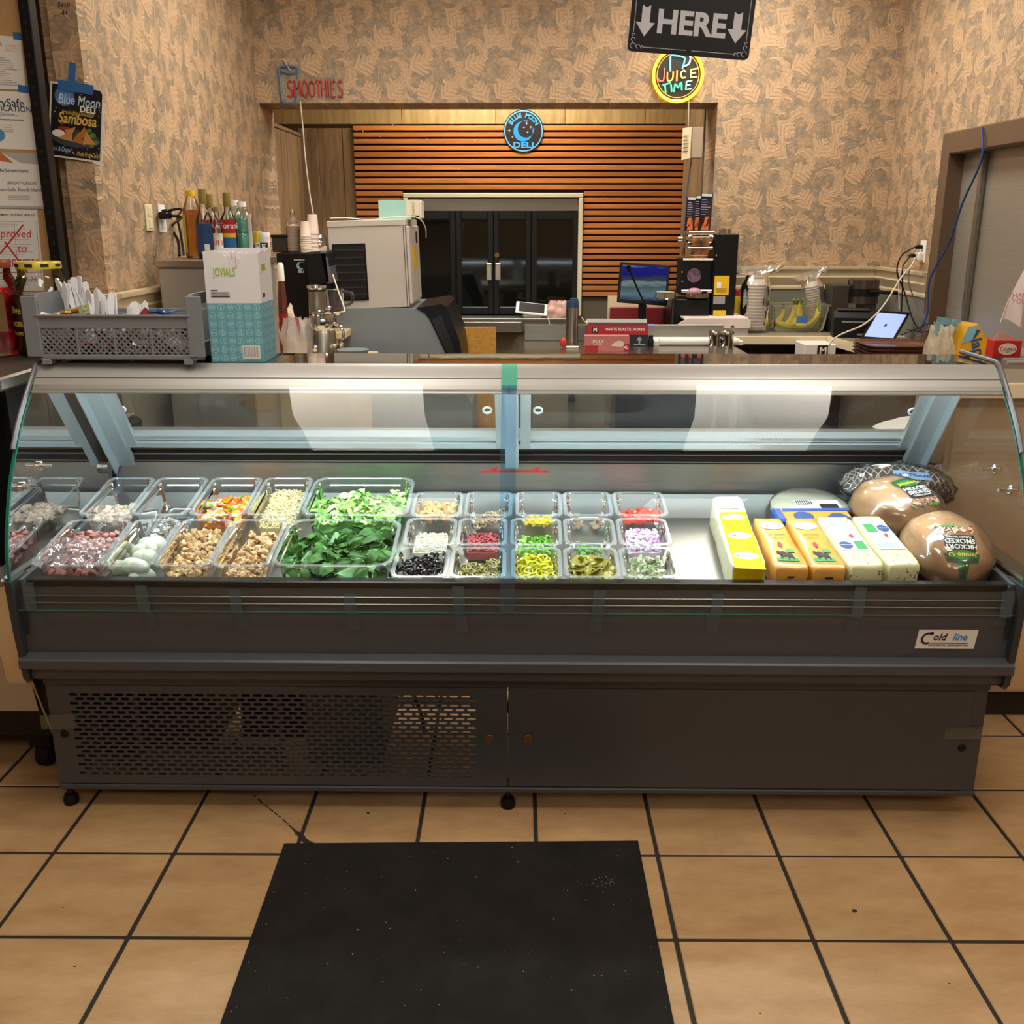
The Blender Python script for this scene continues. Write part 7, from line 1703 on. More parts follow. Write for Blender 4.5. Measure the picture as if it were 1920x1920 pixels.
p = on(1056, 652); t = thing('red_scoop', 'small red scoop with white handle beside the tumbler', 'scoop', (p.x, p.y, ZP)); obj('head', MB().blob(.018, .018, .024, 14, 10, M=T(0, 0, .026)), M('scoop_red', 'b83028', .4), t); obj('handle', MB().tube([(.015, -.02, .006), (.075, -.012, .005)], .005, 8), WHITE, t)
p = on(1128, 650); cx, z0, w, h = bb(1101, 606, 1215, 651, p.y + .02)
t = thing('fork_box', 'red and black box of white plastic forks on the prep table', 'box', (cx, p.y + .02, ZP), R(-2)); KR = M('box_red', 'a8202c', .5)
obj('carton', MB().box(-w / 2, 0, 0, w / 2, .10, h * .48), M('box_black', '1c1c24', .5), t, smooth=False); obj('carton_lid', MB().box(-w / 2, -.001, h * .48, w / 2, .10, h * .9), KR, t, smooth=False)
obj('flap', MB().box(-w / 2, .098, h * .9, w / 2, .10, h * 1.06).box(-w / 2 - .003, .0, h * .9, -w / 2, .10, h).add([(-w / 2, 0, h * .9), (-w / 2 - .03, -.01, h * 1.18), (-w / 2 - .028, .03, h * 1.18), (-w / 2, .04, h * .9)], [(0, 1, 2, 3)]), PAPER, t, smooth=False)
obj('inside', MB().box(-w / 2 + .004, .003, h * .88, w / 2 - .004, .097, h * .91), INK, t, smooth=False)
obj('lettering', MB().text('WHITE PLASTIC FORKS', .020, T(w * .12, -.002, h * .70) @ FS, bold=.008, fit=w * .65), LW, t, smooth=False)
lg_ = MB().prism([(0, 0), (.03, 0), (.03, .03), (0, .03)], 0, .0006, T(-w * .42, -.0014, h * .55) @ FS); obj('logo_field', lg_, INK, t, smooth=False); obj('lettering', MB().text('M', .026, T(-w * .42 + .015, -.0024, h * .55 + .016) @ FS, bold=.03), LW, t, smooth=False)
obj('fork_picture', MB().prism(circ(.011, 12, w * .36, h * .30), 0, .0006, T(0, -.001, 0) @ FS).box(w * .36 - .004, -.0016, h * .12, w * .36 + .004, -.001, h * .30).box(w * .27, -.0016, h * .06, w * .46, -.001, h * .10), M('label_grey', '8e9aa8'), t, smooth=False)
p = on(1137, 656); cx, z0, w, h = bb(1096, 628, 1179, 656, p.y - .015)
t = thing('glove_box', 'pink and red box of poly gloves in front of the fork box', 'box', (cx, p.y - .04, ZP)); obj('carton', MB().box(-w / 2, 0, 0, w / 2, .055, h), M('box_pink', 'b9706a', .5), t, smooth=False); obj('printed_field', MB().box(-w / 2, -.001, 0, -w * .2, .0, h * .35).box(w * .38, -.001, 0, w / 2, 0, h * .5), M('box_red', 'a8202c'), t, smooth=False)
obj('lettering', MB().text('POLY', .022, T(-w * .2, -.002, h * .62) @ FS, bold=.01).text('GLOVES', .010, T(-w * .2, -.002, h * .42) @ FS).text('XL', .018, T(w * .42, -.002, h * .24) @ FS, bold=.02), LW, t, smooth=False)
hd = MB().prism([(-.03, -.012), (.025, -.016), (.035, -.006), (.03, .010), (.006, .014), (-.012, .004)], 0, .0006, T(w * .22, -.0014, h * .5) @ FS); obj('glove_picture', hd, M('glove_pale', 'd9c4b4', .5), t, smooth=False)
p = on(1220, 650); t = thing('small_black_bottle', 'small black bottle right of the fork box', 'bottle', (p.x, p.y, ZP)); obj('body', MB().lathe([(0, 0), (.014, 0), (.015, .03), (.010, .042)], 14), BLACK, t); obj('cap', MB().lathe([(.011, .040), (.011, .056), (0, .057)], 14), BLACKM, t)
for lab, px in (('left chrome spice shaker on the prep table', 1340), ('right chrome spice shaker on the prep table', 1362)):
    p = on(px, 655); h = at(px, 618, p.y).z - ZP; r = 12 * p.y / 1850
    t = thing('spice_shaker', lab, 'shaker', (p.x, p.y, ZP), (0, 0, 0), 'chrome shakers on the prep table'); obj('body', MB().lathe([(0, 0), (r, 0), (r, h * .78), (0, h * .78)], 22), CHROME, t); obj('lid', MB().lathe([(r * 1.06, h * .76), (r * 1.06, h * .88), (r * .9, h * .96), (0, h)], 22), steel('lid_steel', 'a8a6a2', .25), t); obj('handle', MB().tube(catmull([(-r, -.004, h * .65), (-r * 1.0, -r * .9, h * .6), (-r * .6, -r * 1.2, h * .4), (-r * .8, -r * .8, h * .2)]), .003, 6), CHROME, t)
p0, p1 = on(1228, 650), on(1385, 643); t = thing('paper_sheets', 'stack of white paper sheets lying at the back of the prep table', 'paper', ((p0.x + p1.x) / 2, p1.y - .02, ZP)); obj('stack', MB().cbox(-(p1.x - p0.x) / 2, -.09, 0, (p1.x - p0.x) / 2, .10, .022, .002), PAPER, t); obj('roll', MB().tube([(-.2, -.09, .02), (.2, -.09, .02)], .018, 12), PAPER, t)

# ================================================================ RIGHT SIDE OF THE WORK AREA
ZR = .97
CNO = M('counter_grey_brown', '8c8270', .3, var=.05, scale=25)
xb0 = at(1140, 590, 5.6).x
t = thing('back_counter', 'long cream edged counter along the back wall under the sealing machine', 'counter', ((xb0 + XR) / 2, 5.30, 0)); wl = (XR - .015 - xb0) / 2
obj('top', MB().cbox(-wl, 0, ZR - .03, wl, YB - 5.30 - .015, ZR, .003), CNO, t); obj('nosing', MB().cbox(-wl, -.014, ZR - .042, wl, 0, ZR + .002, .003).cbox(-wl - .012, -.014, ZR - .042, -wl, .48, ZR + .002, .003), EDG, t)
obj('base', MB().box(-wl + .02, .30, .1, wl, .48, ZR - .03), DKW, t, smooth=False); obj('end_panel', MB().cbox(-wl, .0, .05, -wl + .02, .47, ZR - .04, .002), M('olive_panel', '6d6650', .6), t)
xr0 = 1.70
t = thing('right_counter', 'cream edged counter along the right wall under the tablet and trays', 'counter', (XR - .02, 3.95, 0))
o1, o2 = atZ(1700, 668, ZR), atZ(1560, 633, ZR)
P_ = [(0, 0), (0, 1.33), (min(-.05, o2.x - XR + .02), 1.33), (o1.x - XR + .02, o1.y - 3.95), (o1.x - XR + .06, 0)]
obj('top', MB().prism(P_, ZR - .03, ZR), CNO, t, smooth=False); obj('nosing', MB().prism([P_[2], P_[3], P_[4], (P_[4][0] - .014, P_[4][1]), (P_[3][0] - .014, P_[3][1]), (P_[2][0] - .014, P_[2][1])], ZR - .042, ZR + .002), EDG, t, smooth=False)
obj('base', MB().prism([(-.02, .02), (-.02, 1.30), (P_[2][0] + .08, 1.30), (P_[3][0] + .06, P_[3][1]), (P_[4][0] + .06, .02)], .05, ZR - .03), M('grey_cupboard', '6e675c', .55), t, smooth=False)
p0 = at(1540, 655, 5.05); t = thing('white_carton', 'white carton with black M emblem under the back counter', 'box', (p0.x, 5.10, 0)); zc_ = at(1540, 646, 5.1).z
obj('carton', MB().cbox(-.07, 0, zc_ - .22, .09, .18, zc_, .003), PAPER, t); q = at(1543, 658, 5.1); obj('logo_field', MB().box(q.x - p0.x - .03, -.002, zc_ - .06, q.x - p0.x + .03, 0, zc_ - .004), INK, t, smooth=False); obj('lettering', MB().text('M', .05, T(q.x - p0.x, -.003, zc_ - .032) @ FS, bold=.02), LW, t, smooth=False)
obj('stand', MB().box(-.06, .01, 0, .08, .17, zc_ - .22), DKW, t, smooth=False)
# film sealing machine
YM = 5.46; cx, z0, w, h = bb(1278, 408, 1382, 612, YM); mx = lambda px: at(px, 500, YM).x - cx; mz = lambda py: at(1330, py, YM).z - ZR
t = thing('cup_sealing_machine', 'black cup sealing machine with printed film roll and yellow warning stickers', 'machine', (cx, YM, ZR))
TM_ = BLACK
obj('tower', MB().cbox(mx(1338), 0, 0, mx(1382), .26, mz(439), .003), TM_, t)
obj('front_body', MB().cbox(mx(1282), .04, mz(555), mx(1338), .24, mz(486), .003), BLACKM, t); obj('lower_body', MB().cbox(mx(1262), -.02, 0, mx(1333), .26, mz(561), .003), TM_, t)
em_ = MB().prism(circ(.038, 24, (mx(1287) + mx(1322)) / 2, mz(517)), 0, .002, T(0, .038, 0) @ FS); obj('emblem', em_, M('emblem_mauve', '8c6d86', .5, scale=60, col2='2a2226'), t, smooth=False)
for r_, y_, z_, mt in ((.030, .06, 449, CHROME), (.012, .02, 437, CHROME), (.010, .03, 466, CHROME), (.007, .0, 487, CHROME), (.009, .0, 546, CHROME)): obj('roller', MB().tube([(mx(1290 if z_ < 470 else 1280), y_, mz(z_)), (mx(1336), y_, mz(z_))], r_, 16), mt, t)
FLM = M('printed_film', '3a2c22', .25, coat=.5, scale=18, col2='b8793c')
obj('film_roll', MB().tube([(mx(1297), .06, mz(452)), (mx(1329), .06, mz(452))], .048, 24), FLM, t)
obj('film_web', MB().add([(mx(1296), .015, mz(468)), (mx(1329), .015, mz(468)), (mx(1326), .03, mz(487)), (mx(1294), .03, mz(487))], [(0, 1, 2, 3)]), FLM, t)
obj('axle', MB().tube([(mx(1272), .06, mz(449)), (mx(1345), .06, mz(449))], .007, 10).tube([(mx(1272), .06, mz(449)), (mx(1280), .06, mz(449))], .015, 12).tube([(mx(1284), .05, mz(432)), (mx(1284), .06, mz(480))], .008, 8), CHROME, t)
obj('cup_holder', MB().lathe([(.060, 0), (.062, .022), (.054, .022), (.054, 0)], 24, T((mx(1296) + mx(1325)) / 2, .0, mz(558))), M('holder_bronze', '8a7058', .3, .7), t)
obj('sealing_dome', MB().blob(.045, .03, .024, 14, 8, M=T((mx(1290) + mx(1318)) / 2, .0, mz(548))), M('dome_mauve', 'a8808a', .35), t)
for (a, b_, c_, d_, mt) in ((1341, 517, 1369, 553, M('sticker_yellow', 'd8b020')), (1341, 555, 1363, 570, M('sticker_grey', '8a8a88', .5)), (1342, 582, 1366, 591, M('sticker_yellow', 'd8b020')), (1342, 592, 1364, 597, PAPER), (1346, 529, 1354, 540, PAPER)):
    obj('sticker', MB().box(mx(a), -.0015 if mt != PAPER else -.0025, mz(d_), mx(c_), 0, mz(b_)), mt, t, smooth=False)
mb = MB()
for k in range(5): mb.box(mx(1345), -.0022, mz(549 - k * 2), mx(1365), -.0014, mz(548.3 - k * 2))
obj('sticker_lines', mb, M('sticker_ink', '8a6a10', .5), t, smooth=False)
for px, py in ((1342, 479), (1282, 511), (1283, 529), (1333, 575), (1333, 589)): obj('bolt', MB().blob(.005, .004, .005, 8, 6, M=T(mx(px), -.001 if px > 1335 else .038, mz(py))), CHROME, t)
p = at(1364, 440, YM); obj('terminal', MB().cyl((mx(1353), .06, mz(439)), (mx(1353), .06, mz(430)), .012, 12).cyl((mx(1360), .08, mz(439)), (mx(1360), .08, mz(428)), .012, 12).cyl((mx(1368), .06, mz(439)), (mx(1368), .06, mz(430)), .012, 12), CHROME, t)
# hanging printed film strips
YF_ = 5.60
for i, (px, lab) in enumerate((((1285, 369, 1302, 432), 'left hanging strip of printed film above the sealing machine'), ((1301, 366, 1311, 432), 'middle hanging strip of printed film above the sealing machine'), ((1310, 362, 1333, 432), 'wide right hanging strip of printed film above the sealing machine'))):
    cx_, z_, w_, h_ = bb(*px, YF_ + .02 * i); t = thing('film_strip', lab, 'film strip', (cx_, YF_ + .02 * i, z_), (0, R(2), 0), 'hanging film strips')
    obj('sheet', MB().sheet(lambda u, v: ((u - .5) * w_, .006 * math.sin(u * 4), h_ * v), 6, 6, .001), M('film_dark', '262029', .35, coat=.3), t)
    mb = MB().mat(0)
    for k in range(7): mb.box(-w_ * .4, -.010, h_ * (.42 + k * .065), w_ * rnd.uniform(.0, .4), -.0085, h_ * (.44 + k * .065))
    mb.mat(1).box(-w_ * .42, -.010, h_ * .91, w_ * .42, -.0085, h_ * .98); mb.mat(2).prism([(-w_ * .3, 0.0), (-w_ * .1, h_ * .2), (w_ * .05, h_ * .05), (w_ * .25, h_ * .32), (w_ * .35, 0)], 0, .002, T(0, -.008, .002) @ FS); mb.prism([(-.012, h_ * .12), (.010, h_ * .12), (.012, h_ * .38), (-.008, h_ * .36)], 0, .002, T(w_ * .1 * (i - 1), -.008, 0) @ FS)
    obj('print', mb, [M('film_text', '8f8aa0', .5), M('film_pale', 'b8c0c4', .5), M('film_flame', 'c8632a', .5)], t, smooth=False)
# monitor, microphone pad, pans
YMN = 5.50; cx, z0, w, h = bb(1160, 494, 1254, 570, YMN); mz = lambda py: at(1205, py, YMN).z - ZR
t = thing('monitor', 'black security monitor showing a blue street scene on the back counter', 'monitor', (cx, YMN, ZR)); Mt = T(0, 0, z0 + h / 2 - ZR) @ RY(4) @ RX(-8)
obj('bezel', MB().cbox(-w / 2, 0, -h / 2, w / 2, .025, h / 2, .004, Mt), BLACK, t)
m, nt, b = newmat('monitor_picture'); nt.nodes.clear(); out = nt.nodes.new('ShaderNodeOutputMaterial'); em2 = nt.nodes.new('ShaderNodeEmission'); tc = coords(nt)
wv = nz(nt, tc, 9, 3, .6, (1, 1, 5)); sp_ = nt.nodes.new('ShaderNodeSeparateXYZ'); nt.links.new(tc, sp_.inputs[0]); E.nt = nt; zz_ = E(sp_.outputs[2]) - (z0 + h / 2 - ZR)
k = zz_ * (1 / h) + 0.5 + (E(wv) - 0.5) * 0.25
nt.links.new(ramp(nt, k.k, [(.05, hx('20265c')), (.25, hx('6f8f98')), (.42, hx('5c6c74')), (.52, hx('8fa8a8')), (.60, hx('4a4a54')), (.72, hx('26288a')), (.90, hx('2c2f96')), (.97, hx('7c9cc0'))]), em2.inputs[0]); em2.inputs[1].default_value = 0.55; nt.links.new(em2.outputs[0], out.inputs[0])
obj('screen', MB().box(-w / 2 + .014, -.001, -h / 2 + .018, w / 2 - .014, 0, h / 2 - .014, Mt), m, t, smooth=False)
obj('stand', MB().cbox(-.02, .02, 0, .02, .04, z0 - ZR + .04, .003).cbox(-.09, -.04, 0, .09, .09, .012, .004), BLACK, t)
cx, z0, w, h = bb(1193, 578, 1242, 600, 5.32); t = thing('paging_microphone', 'black paging pad with lit blue screen and gooseneck microphone before the monitor', 'microphone', (cx, 5.37, ZR))
obj('base', MB().cbox(-w / 2, -.05, .0, w / 2, .06, .035, .008, T(0, 0, .012) @ RX(14)), BLACK, t); obj('screen', MB().box(-w * .2, -.03, .035, w * .3, .03, .037, T(0, 0, .012) @ RX(14)), M('pad_screen', '2f55c8', .3, emis=.8), t, smooth=False); obj('red_edge', MB().box(w * .34, -.045, .035, w * .40, .03, .037, T(0, 0, .012) @ RX(14)), RED, t, smooth=False)
q0, q1, q2 = at(1212, 576, 5.37), at(1197, 545, 5.36), at(1181, 508, 5.34); off = Vector((cx, 5.37, ZR)); obj('gooseneck', MB().tube(catmull([q0 - off, q1 - off, q2 - off], 6), .005, 8).tube([q2 - off, q2 - off + Vector((-.012, -.002, .028))], .013, 10), BLACK, t)
for lab, px, py, Y, r_, hh_, mt in (('wide black pan lying on the back counter behind the fork box', 1240, 611, 5.36, .095, .022, M('pan_black', '1c1a18', .25, .5)),):
    p = at(px, py, Y); t = thing('black_pan', lab, 'pan', (p.x, 5.42, ZR)); obj('pan', MB().lathe([(0, .003), (r_ * .8, .003), (r_, hh_), (r_ * 1.03, hh_), (r_ * .84, 0), (0, 0)], 32), mt, t)
p = at(1247, 556, 5.43); t = thing('tin_lid_stand', 'round tin with pale green top on a thin stand beside the sealing machine', 'tin', (p.x, 5.43, ZR)); hh_ = p.z - ZR
obj('tin', MB().lathe([(.066, hh_ - .010), (.058, hh_ - .006), (.056, hh_ + .022), (0, hh_ + .024)], 28), CHROME, t); obj('top', MB().lathe([(.050, hh_ + .0245), (0, hh_ + .0255)], 28), M('pale_green', 'a8c4a4', .4), t); obj('rod', MB().tube([(.045, .0, 0), (.045, .0, hh_ - .006)], .005, 8).cbox(.0, -.03, 0, .08, .03, .008, .002), M('rod_steel', '6a6660', .4, .8), t)
p = at(1190, 583, 5.74); t = thing('red_tray_strip', 'long dark red carton lying behind the monitor stand', 'box', (p.x + .06, 5.72, ZR)); obj('carton', MB().cbox(-.20, 0, 0, .16, .05, p.z + .02 - ZR, .003), M('dark_red_card', '7c1a1e', .5), t)
t = thing('cream_board', 'pale cream board standing behind the monitor', 'board', (at(1205, 570, 5.77).x, 5.775, ZR)); obj('board', MB().cbox(-.20, 0, 0, .20, .012, at(1200, 555, 5.77).z - ZR, .002), EDG, t)
# pizza box, bottle, cup bags, banana tub
p0, p1 = at(1272, 607, 5.30), at(1408, 607, 5.30); zt_ = at(1340, 597, 5.30).z
t = thing('pizza_box', 'white takeaway box with notched lid on the counter edge', 'box', ((p0.x + p1.x) / 2, 5.305, ZR)); w = p1.x - p0.x; h = zt_ - ZR
obj('tray', MB().box(-w / 2 + .02, .012, 0, w / 2 - .01, .30, h * .5), M('box_shade', 'b8b0a8', .6), t, smooth=False)
ld = [(-w / 2 + .02, h * .45), (-w * .18, h * .45), (-w * .165, h * .58), (-w * .13, h * .58), (-w * .115, h * .45), (w * .22, h * .45), (w * .235, h * .58), (w * .27, h * .58), (w * .285, h * .45), (w / 2, h * .45), (w / 2, h * .9), (w / 2 - .02, h), (-w / 2 + .05, h), (-w / 2, h * .7)]
obj('lid', MB().prism(ld, 0, .01, T(0, .01, 0) @ FS).box(-w / 2 + .03, .01, h * .92, w / 2 - .01, .30, h), M('box_white_card', 'd8c8c0', .6), t, smooth=False)
p = at(1383, 542, 5.62); h = p.z - ZR; t = thing('squeeze_bottle', 'yellow squeeze bottle with red cap right of the sealing machine', 'bottle', (p.x, 5.62, ZR)); obj('body', MB().lathe([(0, 0), (.028, 0), (.030, .02), (.030, h * .68), (.012, h * .85)], 18), M('mustard', 'c8a818', .3, coat=.3), t); obj('cap', MB().lathe([(.014, h * .83), (.013, h * .97), (.006, h), (0, h)], 14), RED, t)
BGF = clear('bag_clear', (.90, .89, .87), .14, 1.5, .10, (.85, .8, .75), 1.6)
def cupbag(label, px, yt, yb, Y, wpx, lean=0, n=14):
    p = at(px, yt, Y); z0 = max(ZR, at(px, yb, Y).z); h = p.z - z0; w = wpx * Y / 1850; t = thing('cup_bag', label, 'bag of cups', (p.x, Y, z0), (0, R(lean), 0)); mb = MB()
    pr = [(0, 0), (w * .26, 0)]
    for k in range(n): z_ = h * (.04 + .72 * k / n); pr += [(w * .40, z_), (w * .42, z_ + h * .014), (w * .37, z_ + h * .03)]
    obj('cups', mb.lathe(pr + [(w * .30, h * .80), (0, h * .80)], 22), M('foam_cup', 'c9bfb4', .5), t)
    obj('film', MB().sheet(lambda u, v: ((lambda a, k: (math.cos(a) * w * .5 * k, math.sin(a) * w * .48 * k, h * v))(2 * PI * u, (1.0 if v < .72 else 1 - 2.2 * (v - .72)) * (1 + .10 * noise.noise((math.cos(2 * PI * u) * 2.5, math.sin(2 * PI * u) * 2.5, v * 6 + px)))) if v < .9 else (math.cos(2 * PI * u) * w * (.62 + (v - .9) * 3), .02 * math.sin(6 * PI * u), h * v + .01 * math.sin(9 * u))), 40, 24), BGF, t); return t
cupbag('tall clear bag of stacked white cups left of the bananas', 1420, 500, 617, 5.50, 54)
cupbag('slanted clear bag of white cups leaning on the banana tub', 1540, 508, 600, 5.66, 40, -14)
YT_ = 5.48; cx, z0, w, h = bb(1447, 572, 1557, 619, YT_); t = thing('banana_tub', 'clear plastic tub holding bananas on the back counter', 'tub', (cx, YT_ + .10, ZR)); h = z0 + h - ZR
def rring(w_, d_, z, r=.03): return [(x, y, z) for x, y in rrect(w_, d_, r, 5)]
obj('body', MB().loops([rring(w * .80, .18, .002), rring(w * .86, .20, .02), rring(w * .98, .24, h - .004), rring(w * 1.02, .26, h), rring(w * 1.02, .26, h - .008)], True, True), clear('tub_clear', (.86, .85, .78), .12, 1.45, .08, (.7, .68, .55)), t)
BNM = M('banana_skin', 'c2a81e', .4, scale=8, col2='9aa022'); BNT = M('banana_tip', '6a7a2a', .6)
def banana(L_, r, seed):
    P = [(r * 0 + L_ * .5 * math.sin(a), 0, L_ * .55 * (1 - math.cos(a))) for a in [(-1.0 + 2.0 * i / 12) for i in range(13)]]; mb = MB().mat(0); Ls = []
    for i, p in enumerate(P):
        k = math.sin(PI * min(.96, max(.05, i / 12))) ** .45; a = -1.0 + 2.0 * i / 12; nrm = Vector((math.sin(a), 0, -math.cos(a)))
        Ls.append([tuple(Vector(p) + nrm * (r * k * math.cos(q)) + Vector((0, 1, 0)) * (r * k * math.sin(q))) for q in [2 * PI * j / 7 for j in range(7)]])
    mb.loops(Ls, True, True, True); mb.mat(1).tube([P[-1], Vector(P[-1]) + Vector((.012, 0, .026))], r * .38, 6); return mesh('banana', mb, [BNM, BNT])
bms = [banana(.17, .019, 0), banana(.15, .018, 1)]
for i, (dx, dy, dz, rz, ry, rx) in enumerate([(-.05, -.06, .03, 8, 8, -70), (.02, -.07, .03, -12, -5, -60), (-.03, -.02, .065, 30, -55, 10), (-.01, -.01, .075, 70, -60, 10), (.01, -.03, .07, 110, -60, 0), (.10, -.05, .05, -100, -62, 0), (.115, .0, .06, -70, -62, 0), (.04, .02, .05, 140, -55, 0), (.06, -.06, .04, -40, -30, -30), (-.09, .02, .05, 20, -40, 10)]):
    o = put('banana', bms[i % 2], None, (cx + dx, YT_ + .10 + dy, ZR + dz), (R(rx), R(ry), R(rz))); tag(o, 'green tipped yellow banana in the clear tub', 'banana', 'bananas in the clear tub')
obj('sticker_band', MB().box(-.03, -.125, h * .35, .03, -.124, h * .62), M('banana_label', '3f6ea8', .5), t, smooth=False)
# waffle maker / espresso shape, black printer, tablet
YW_ = 5.50; cx, z0, w, h = bb(1560, 524, 1665, 610, YW_); wx = lambda px: at(px, 560, YW_).x - cx; wz = lambda py: at(1620, py, YW_).z - ZR
t = thing('waffle_maker', 'steel and black waffle maker with side handle in the corner of the counters', 'waffle maker', (cx, YW_ + .05, ZR)); rw = (wx(1651) - wx(1594)) / 2; xc_ = (wx(1651) + wx(1594)) / 2
DST = steel('dark_appliance_steel', '6b625a', .35)
obj('upper_plate', MB().lathe([(0, wz(541)), (rw, wz(541)), (rw, wz(526)), (rw * .9, wz(524)), (0, wz(524))], 30, T(xc_, 0, 0)), DST, t); obj('hinge_band', MB().lathe([(0, wz(556)), (rw * 1.05, wz(556)), (rw * 1.05, wz(541)), (0, wz(541))], 30, T(xc_, 0, 0)), BLACK, t)
obj('lower_plate', MB().lathe([(0, wz(569)), (rw, wz(569)), (rw, wz(556)), (0, wz(556))], 30, T(xc_, 0, 0)), DST, t); obj('column', MB().cbox(xc_ + .0, -.05, 0, xc_ + rw * .8, .10, wz(569), .004), M('appliance_grey', '5c544c', .4, .3), t)
obj('handle', MB().tube([(xc_ + .01, -rw, wz(546)), (wx(1677), -rw - .03, wz(548))], .010, 10), BLACK, t); obj('housing', MB().cbox(wx(1562), -.02, 0, wx(1596), .12, wz(535), .005).cbox(wx(1562), .02, 0, wx(1650), .14, .03, .004), M('appliance_brown', '3c332c', .45), t)
YPR = 5.20; cx, z0, w, h = bb(1567, 582, 1638, 634, YPR); t = thing('receipt_printer', 'black receipt printer standing left of the lit tablet', 'printer', (cx, 5.22, ZR), R(-12)); h = z0 + h - ZR
obj('body', MB().loops([[(x, y, z) for y, z in ((0, 0), (0, h * .72), (.03, h * .96), (.10, h), (.16, h * .9), (.16, 0))] for x in (-w / 2, w / 2)], True, True, True), BLACK, t, smooth=False); obj('cover', MB().cbox(-w * .42, .02, h * .94, w * .42, .11, h * 1.02, .005), M('printer_cover', '2a2624', .35), t); obj('slot', MB().box(-w * .3, -.002, h * .55, w * .3, 0, h * .6).box(w * .12, -.002, h * .10, w * .34, 0, h * .16), M('slot_grey', '8a8880', .4), t, smooth=False)
q = [at(1645, 584, 5.17), at(1704, 588, 5.17), at(1676, 637, 5.02), at(1616, 633, 5.02)]; q = [q[0], q[1], q[2], q[3]]
c = (q[2] + q[3]) / 2; t = thing('tablet', 'tablet in black case with lit pale blue screen propped on the right counter', 'tablet', (c.x, c.y, ZR)); lift = c.z - ZR
L_ = [p - Vector((c.x, c.y, ZR)) for p in q]; cc_ = sum(L_, Vector()) / 4; nrm = (L_[1] - L_[0]).cross(L_[3] - L_[0]).normalized()
if nrm.y > 0: nrm = -nrm
def quad(k, off, th): 
    A_ = [cc_ + (p - cc_) * k + nrm * off for p in L_]; B_ = [p - nrm * th for p in A_]; return MB().add(A_ + B_, [(0, 1, 2, 3), (7, 6, 5, 4), (0, 4, 5, 1), (1, 5, 6, 2), (2, 6, 7, 3), (3, 7, 4, 0)])
obj('case', quad(1.08, 0, .012), BLACK, t, smooth=False); obj('screen', quad(.90, .001, .001), M('tablet_screen', '93a6e6', .3, emis=.75), t, smooth=False)
u_ = (L_[1] - L_[0]).normalized(); v_ = (L_[0] - L_[3]).normalized(); o_ = cc_ + nrm * .002
obj('icon', MB().add([o_ + u_ * (.007 * math.cos(a)) + v_ * (.012 * math.sin(a)) for a in [2 * PI * i / 10 for i in range(10)]], [tuple(range(10))]), M('icon_grey', '4a4a5a', .5), t, smooth=False)
obj('prop_stand', MB().cbox(-.05, .02, 0, .05, .12, max(.02, lift * .8), .003), BLACK, t)
# trays, wires and outlet on the right
p0 = atZ(1620, 655, ZR + .02); p1 = atZ(1760, 668, ZR + .02)
t = thing('tray_stack', 'stack of four brown lacquered trays on the right counter', 'trays', (1.74, 4.50, ZR), R(-3)); TRY = M('brown_tray', '5a3326', .22, coat=.3, var=.08, scale=12)
for k in range(4): obj('tray', MB().loops([[(x, y, z) for x, y in rrect(.40 * s, .30 * s, .05, 4)] for s, z in ((.94, .015 * k), (1.0, .015 * k + .012), (1.0, .015 * k + .014), (.95, .015 * k + .0135), (.90, .015 * k + .006))], True, True, True), TRY, t)
t, c3 = outlet('white wall outlet full of adaptors on the right wall', 0, 1726, 1738, 451, 492, XR, -1, WHITE)
obj('adaptor', MB().cbox(-.035, -.025, -.045, -.006, .03, -.004, .005), WHITE, t); obj('plug', MB().cbox(-.045, -.012, .012, -.008, .014, .032, .006), BLACK, t); obj('plug', MB().cbox(-.07, .0, -.030, -.035, .02, -.012, .006), BLACK, t)
W_ = lambda x, y, Y: at(x, y, Y)
wire('black cord hanging from the right outlet to the counter', [c3 + Vector((-.05, 0, .02)), W_(1690, 480, 5.1), W_(1682, 510, 5.1), W_(1695, 545, 5.1), W_(1712, 600, 5.0), W_(1730, 625, 4.95)], .004, BLACK)
wire('second black cord hanging straight below the right outlet', [c3 + Vector((-.06, 0, -.02)), W_(1693, 500, 5.1), W_(1692, 540, 5.1), W_(1690, 585, 5.08)], .0035, BLACK)
wire('grey cord dropping in a slight curve behind the tablet', [c3 + Vector((-.04, 0, -.03)), W_(1703, 520, 5.1), W_(1718, 570, 5.05), W_(1742, 612, 4.95), W_(1720, 632, 4.9)], .0035, M('grey_cord', '5a544c', .5))
wire('white cord running from the right outlet past the tablet to the counter edge', [c3 + Vector((-.04, 0, -.03)), W_(1708, 500, 5.05), W_(1690, 520, 5.0), W_(1655, 575, 4.95), W_(1620, 608, 4.9), W_(1575, 628, 4.9), W_(1556, 645, 4.9), W_(1554, 668, 4.9)], .004, WCORD)
wire('pair of thin pale cords hanging below the right outlet', [c3 + Vector((-.03, 0, -.04)), W_(1688, 510, 5.12), W_(1686, 580, 5.1)], .0025, WCORD)
wire('tangle of thin dark cords lying behind the brown trays', [W_(1690, 628, 5.0), W_(1720, 616, 4.95), W_(1745, 606, 4.9), W_(1752, 618, 4.9), W_(1735, 622, 4.85), W_(1700, 618, 4.95)], .003, BLACK)
a = atX(1858, 248, XR); wire('blue cable hanging from the steel door frame to the counter', [a + Vector((-.04, 0, .02)), W_(1840, 300, 4.55), W_(1805, 380, 4.7), W_(1782, 450, 4.8), W_(1760, 490, 4.9), W_(1742, 530, 4.95), W_(1738, 590, 4.95), W_(1720, 625, 4.95)], .005, M('blue_cable', '26407c', .45))
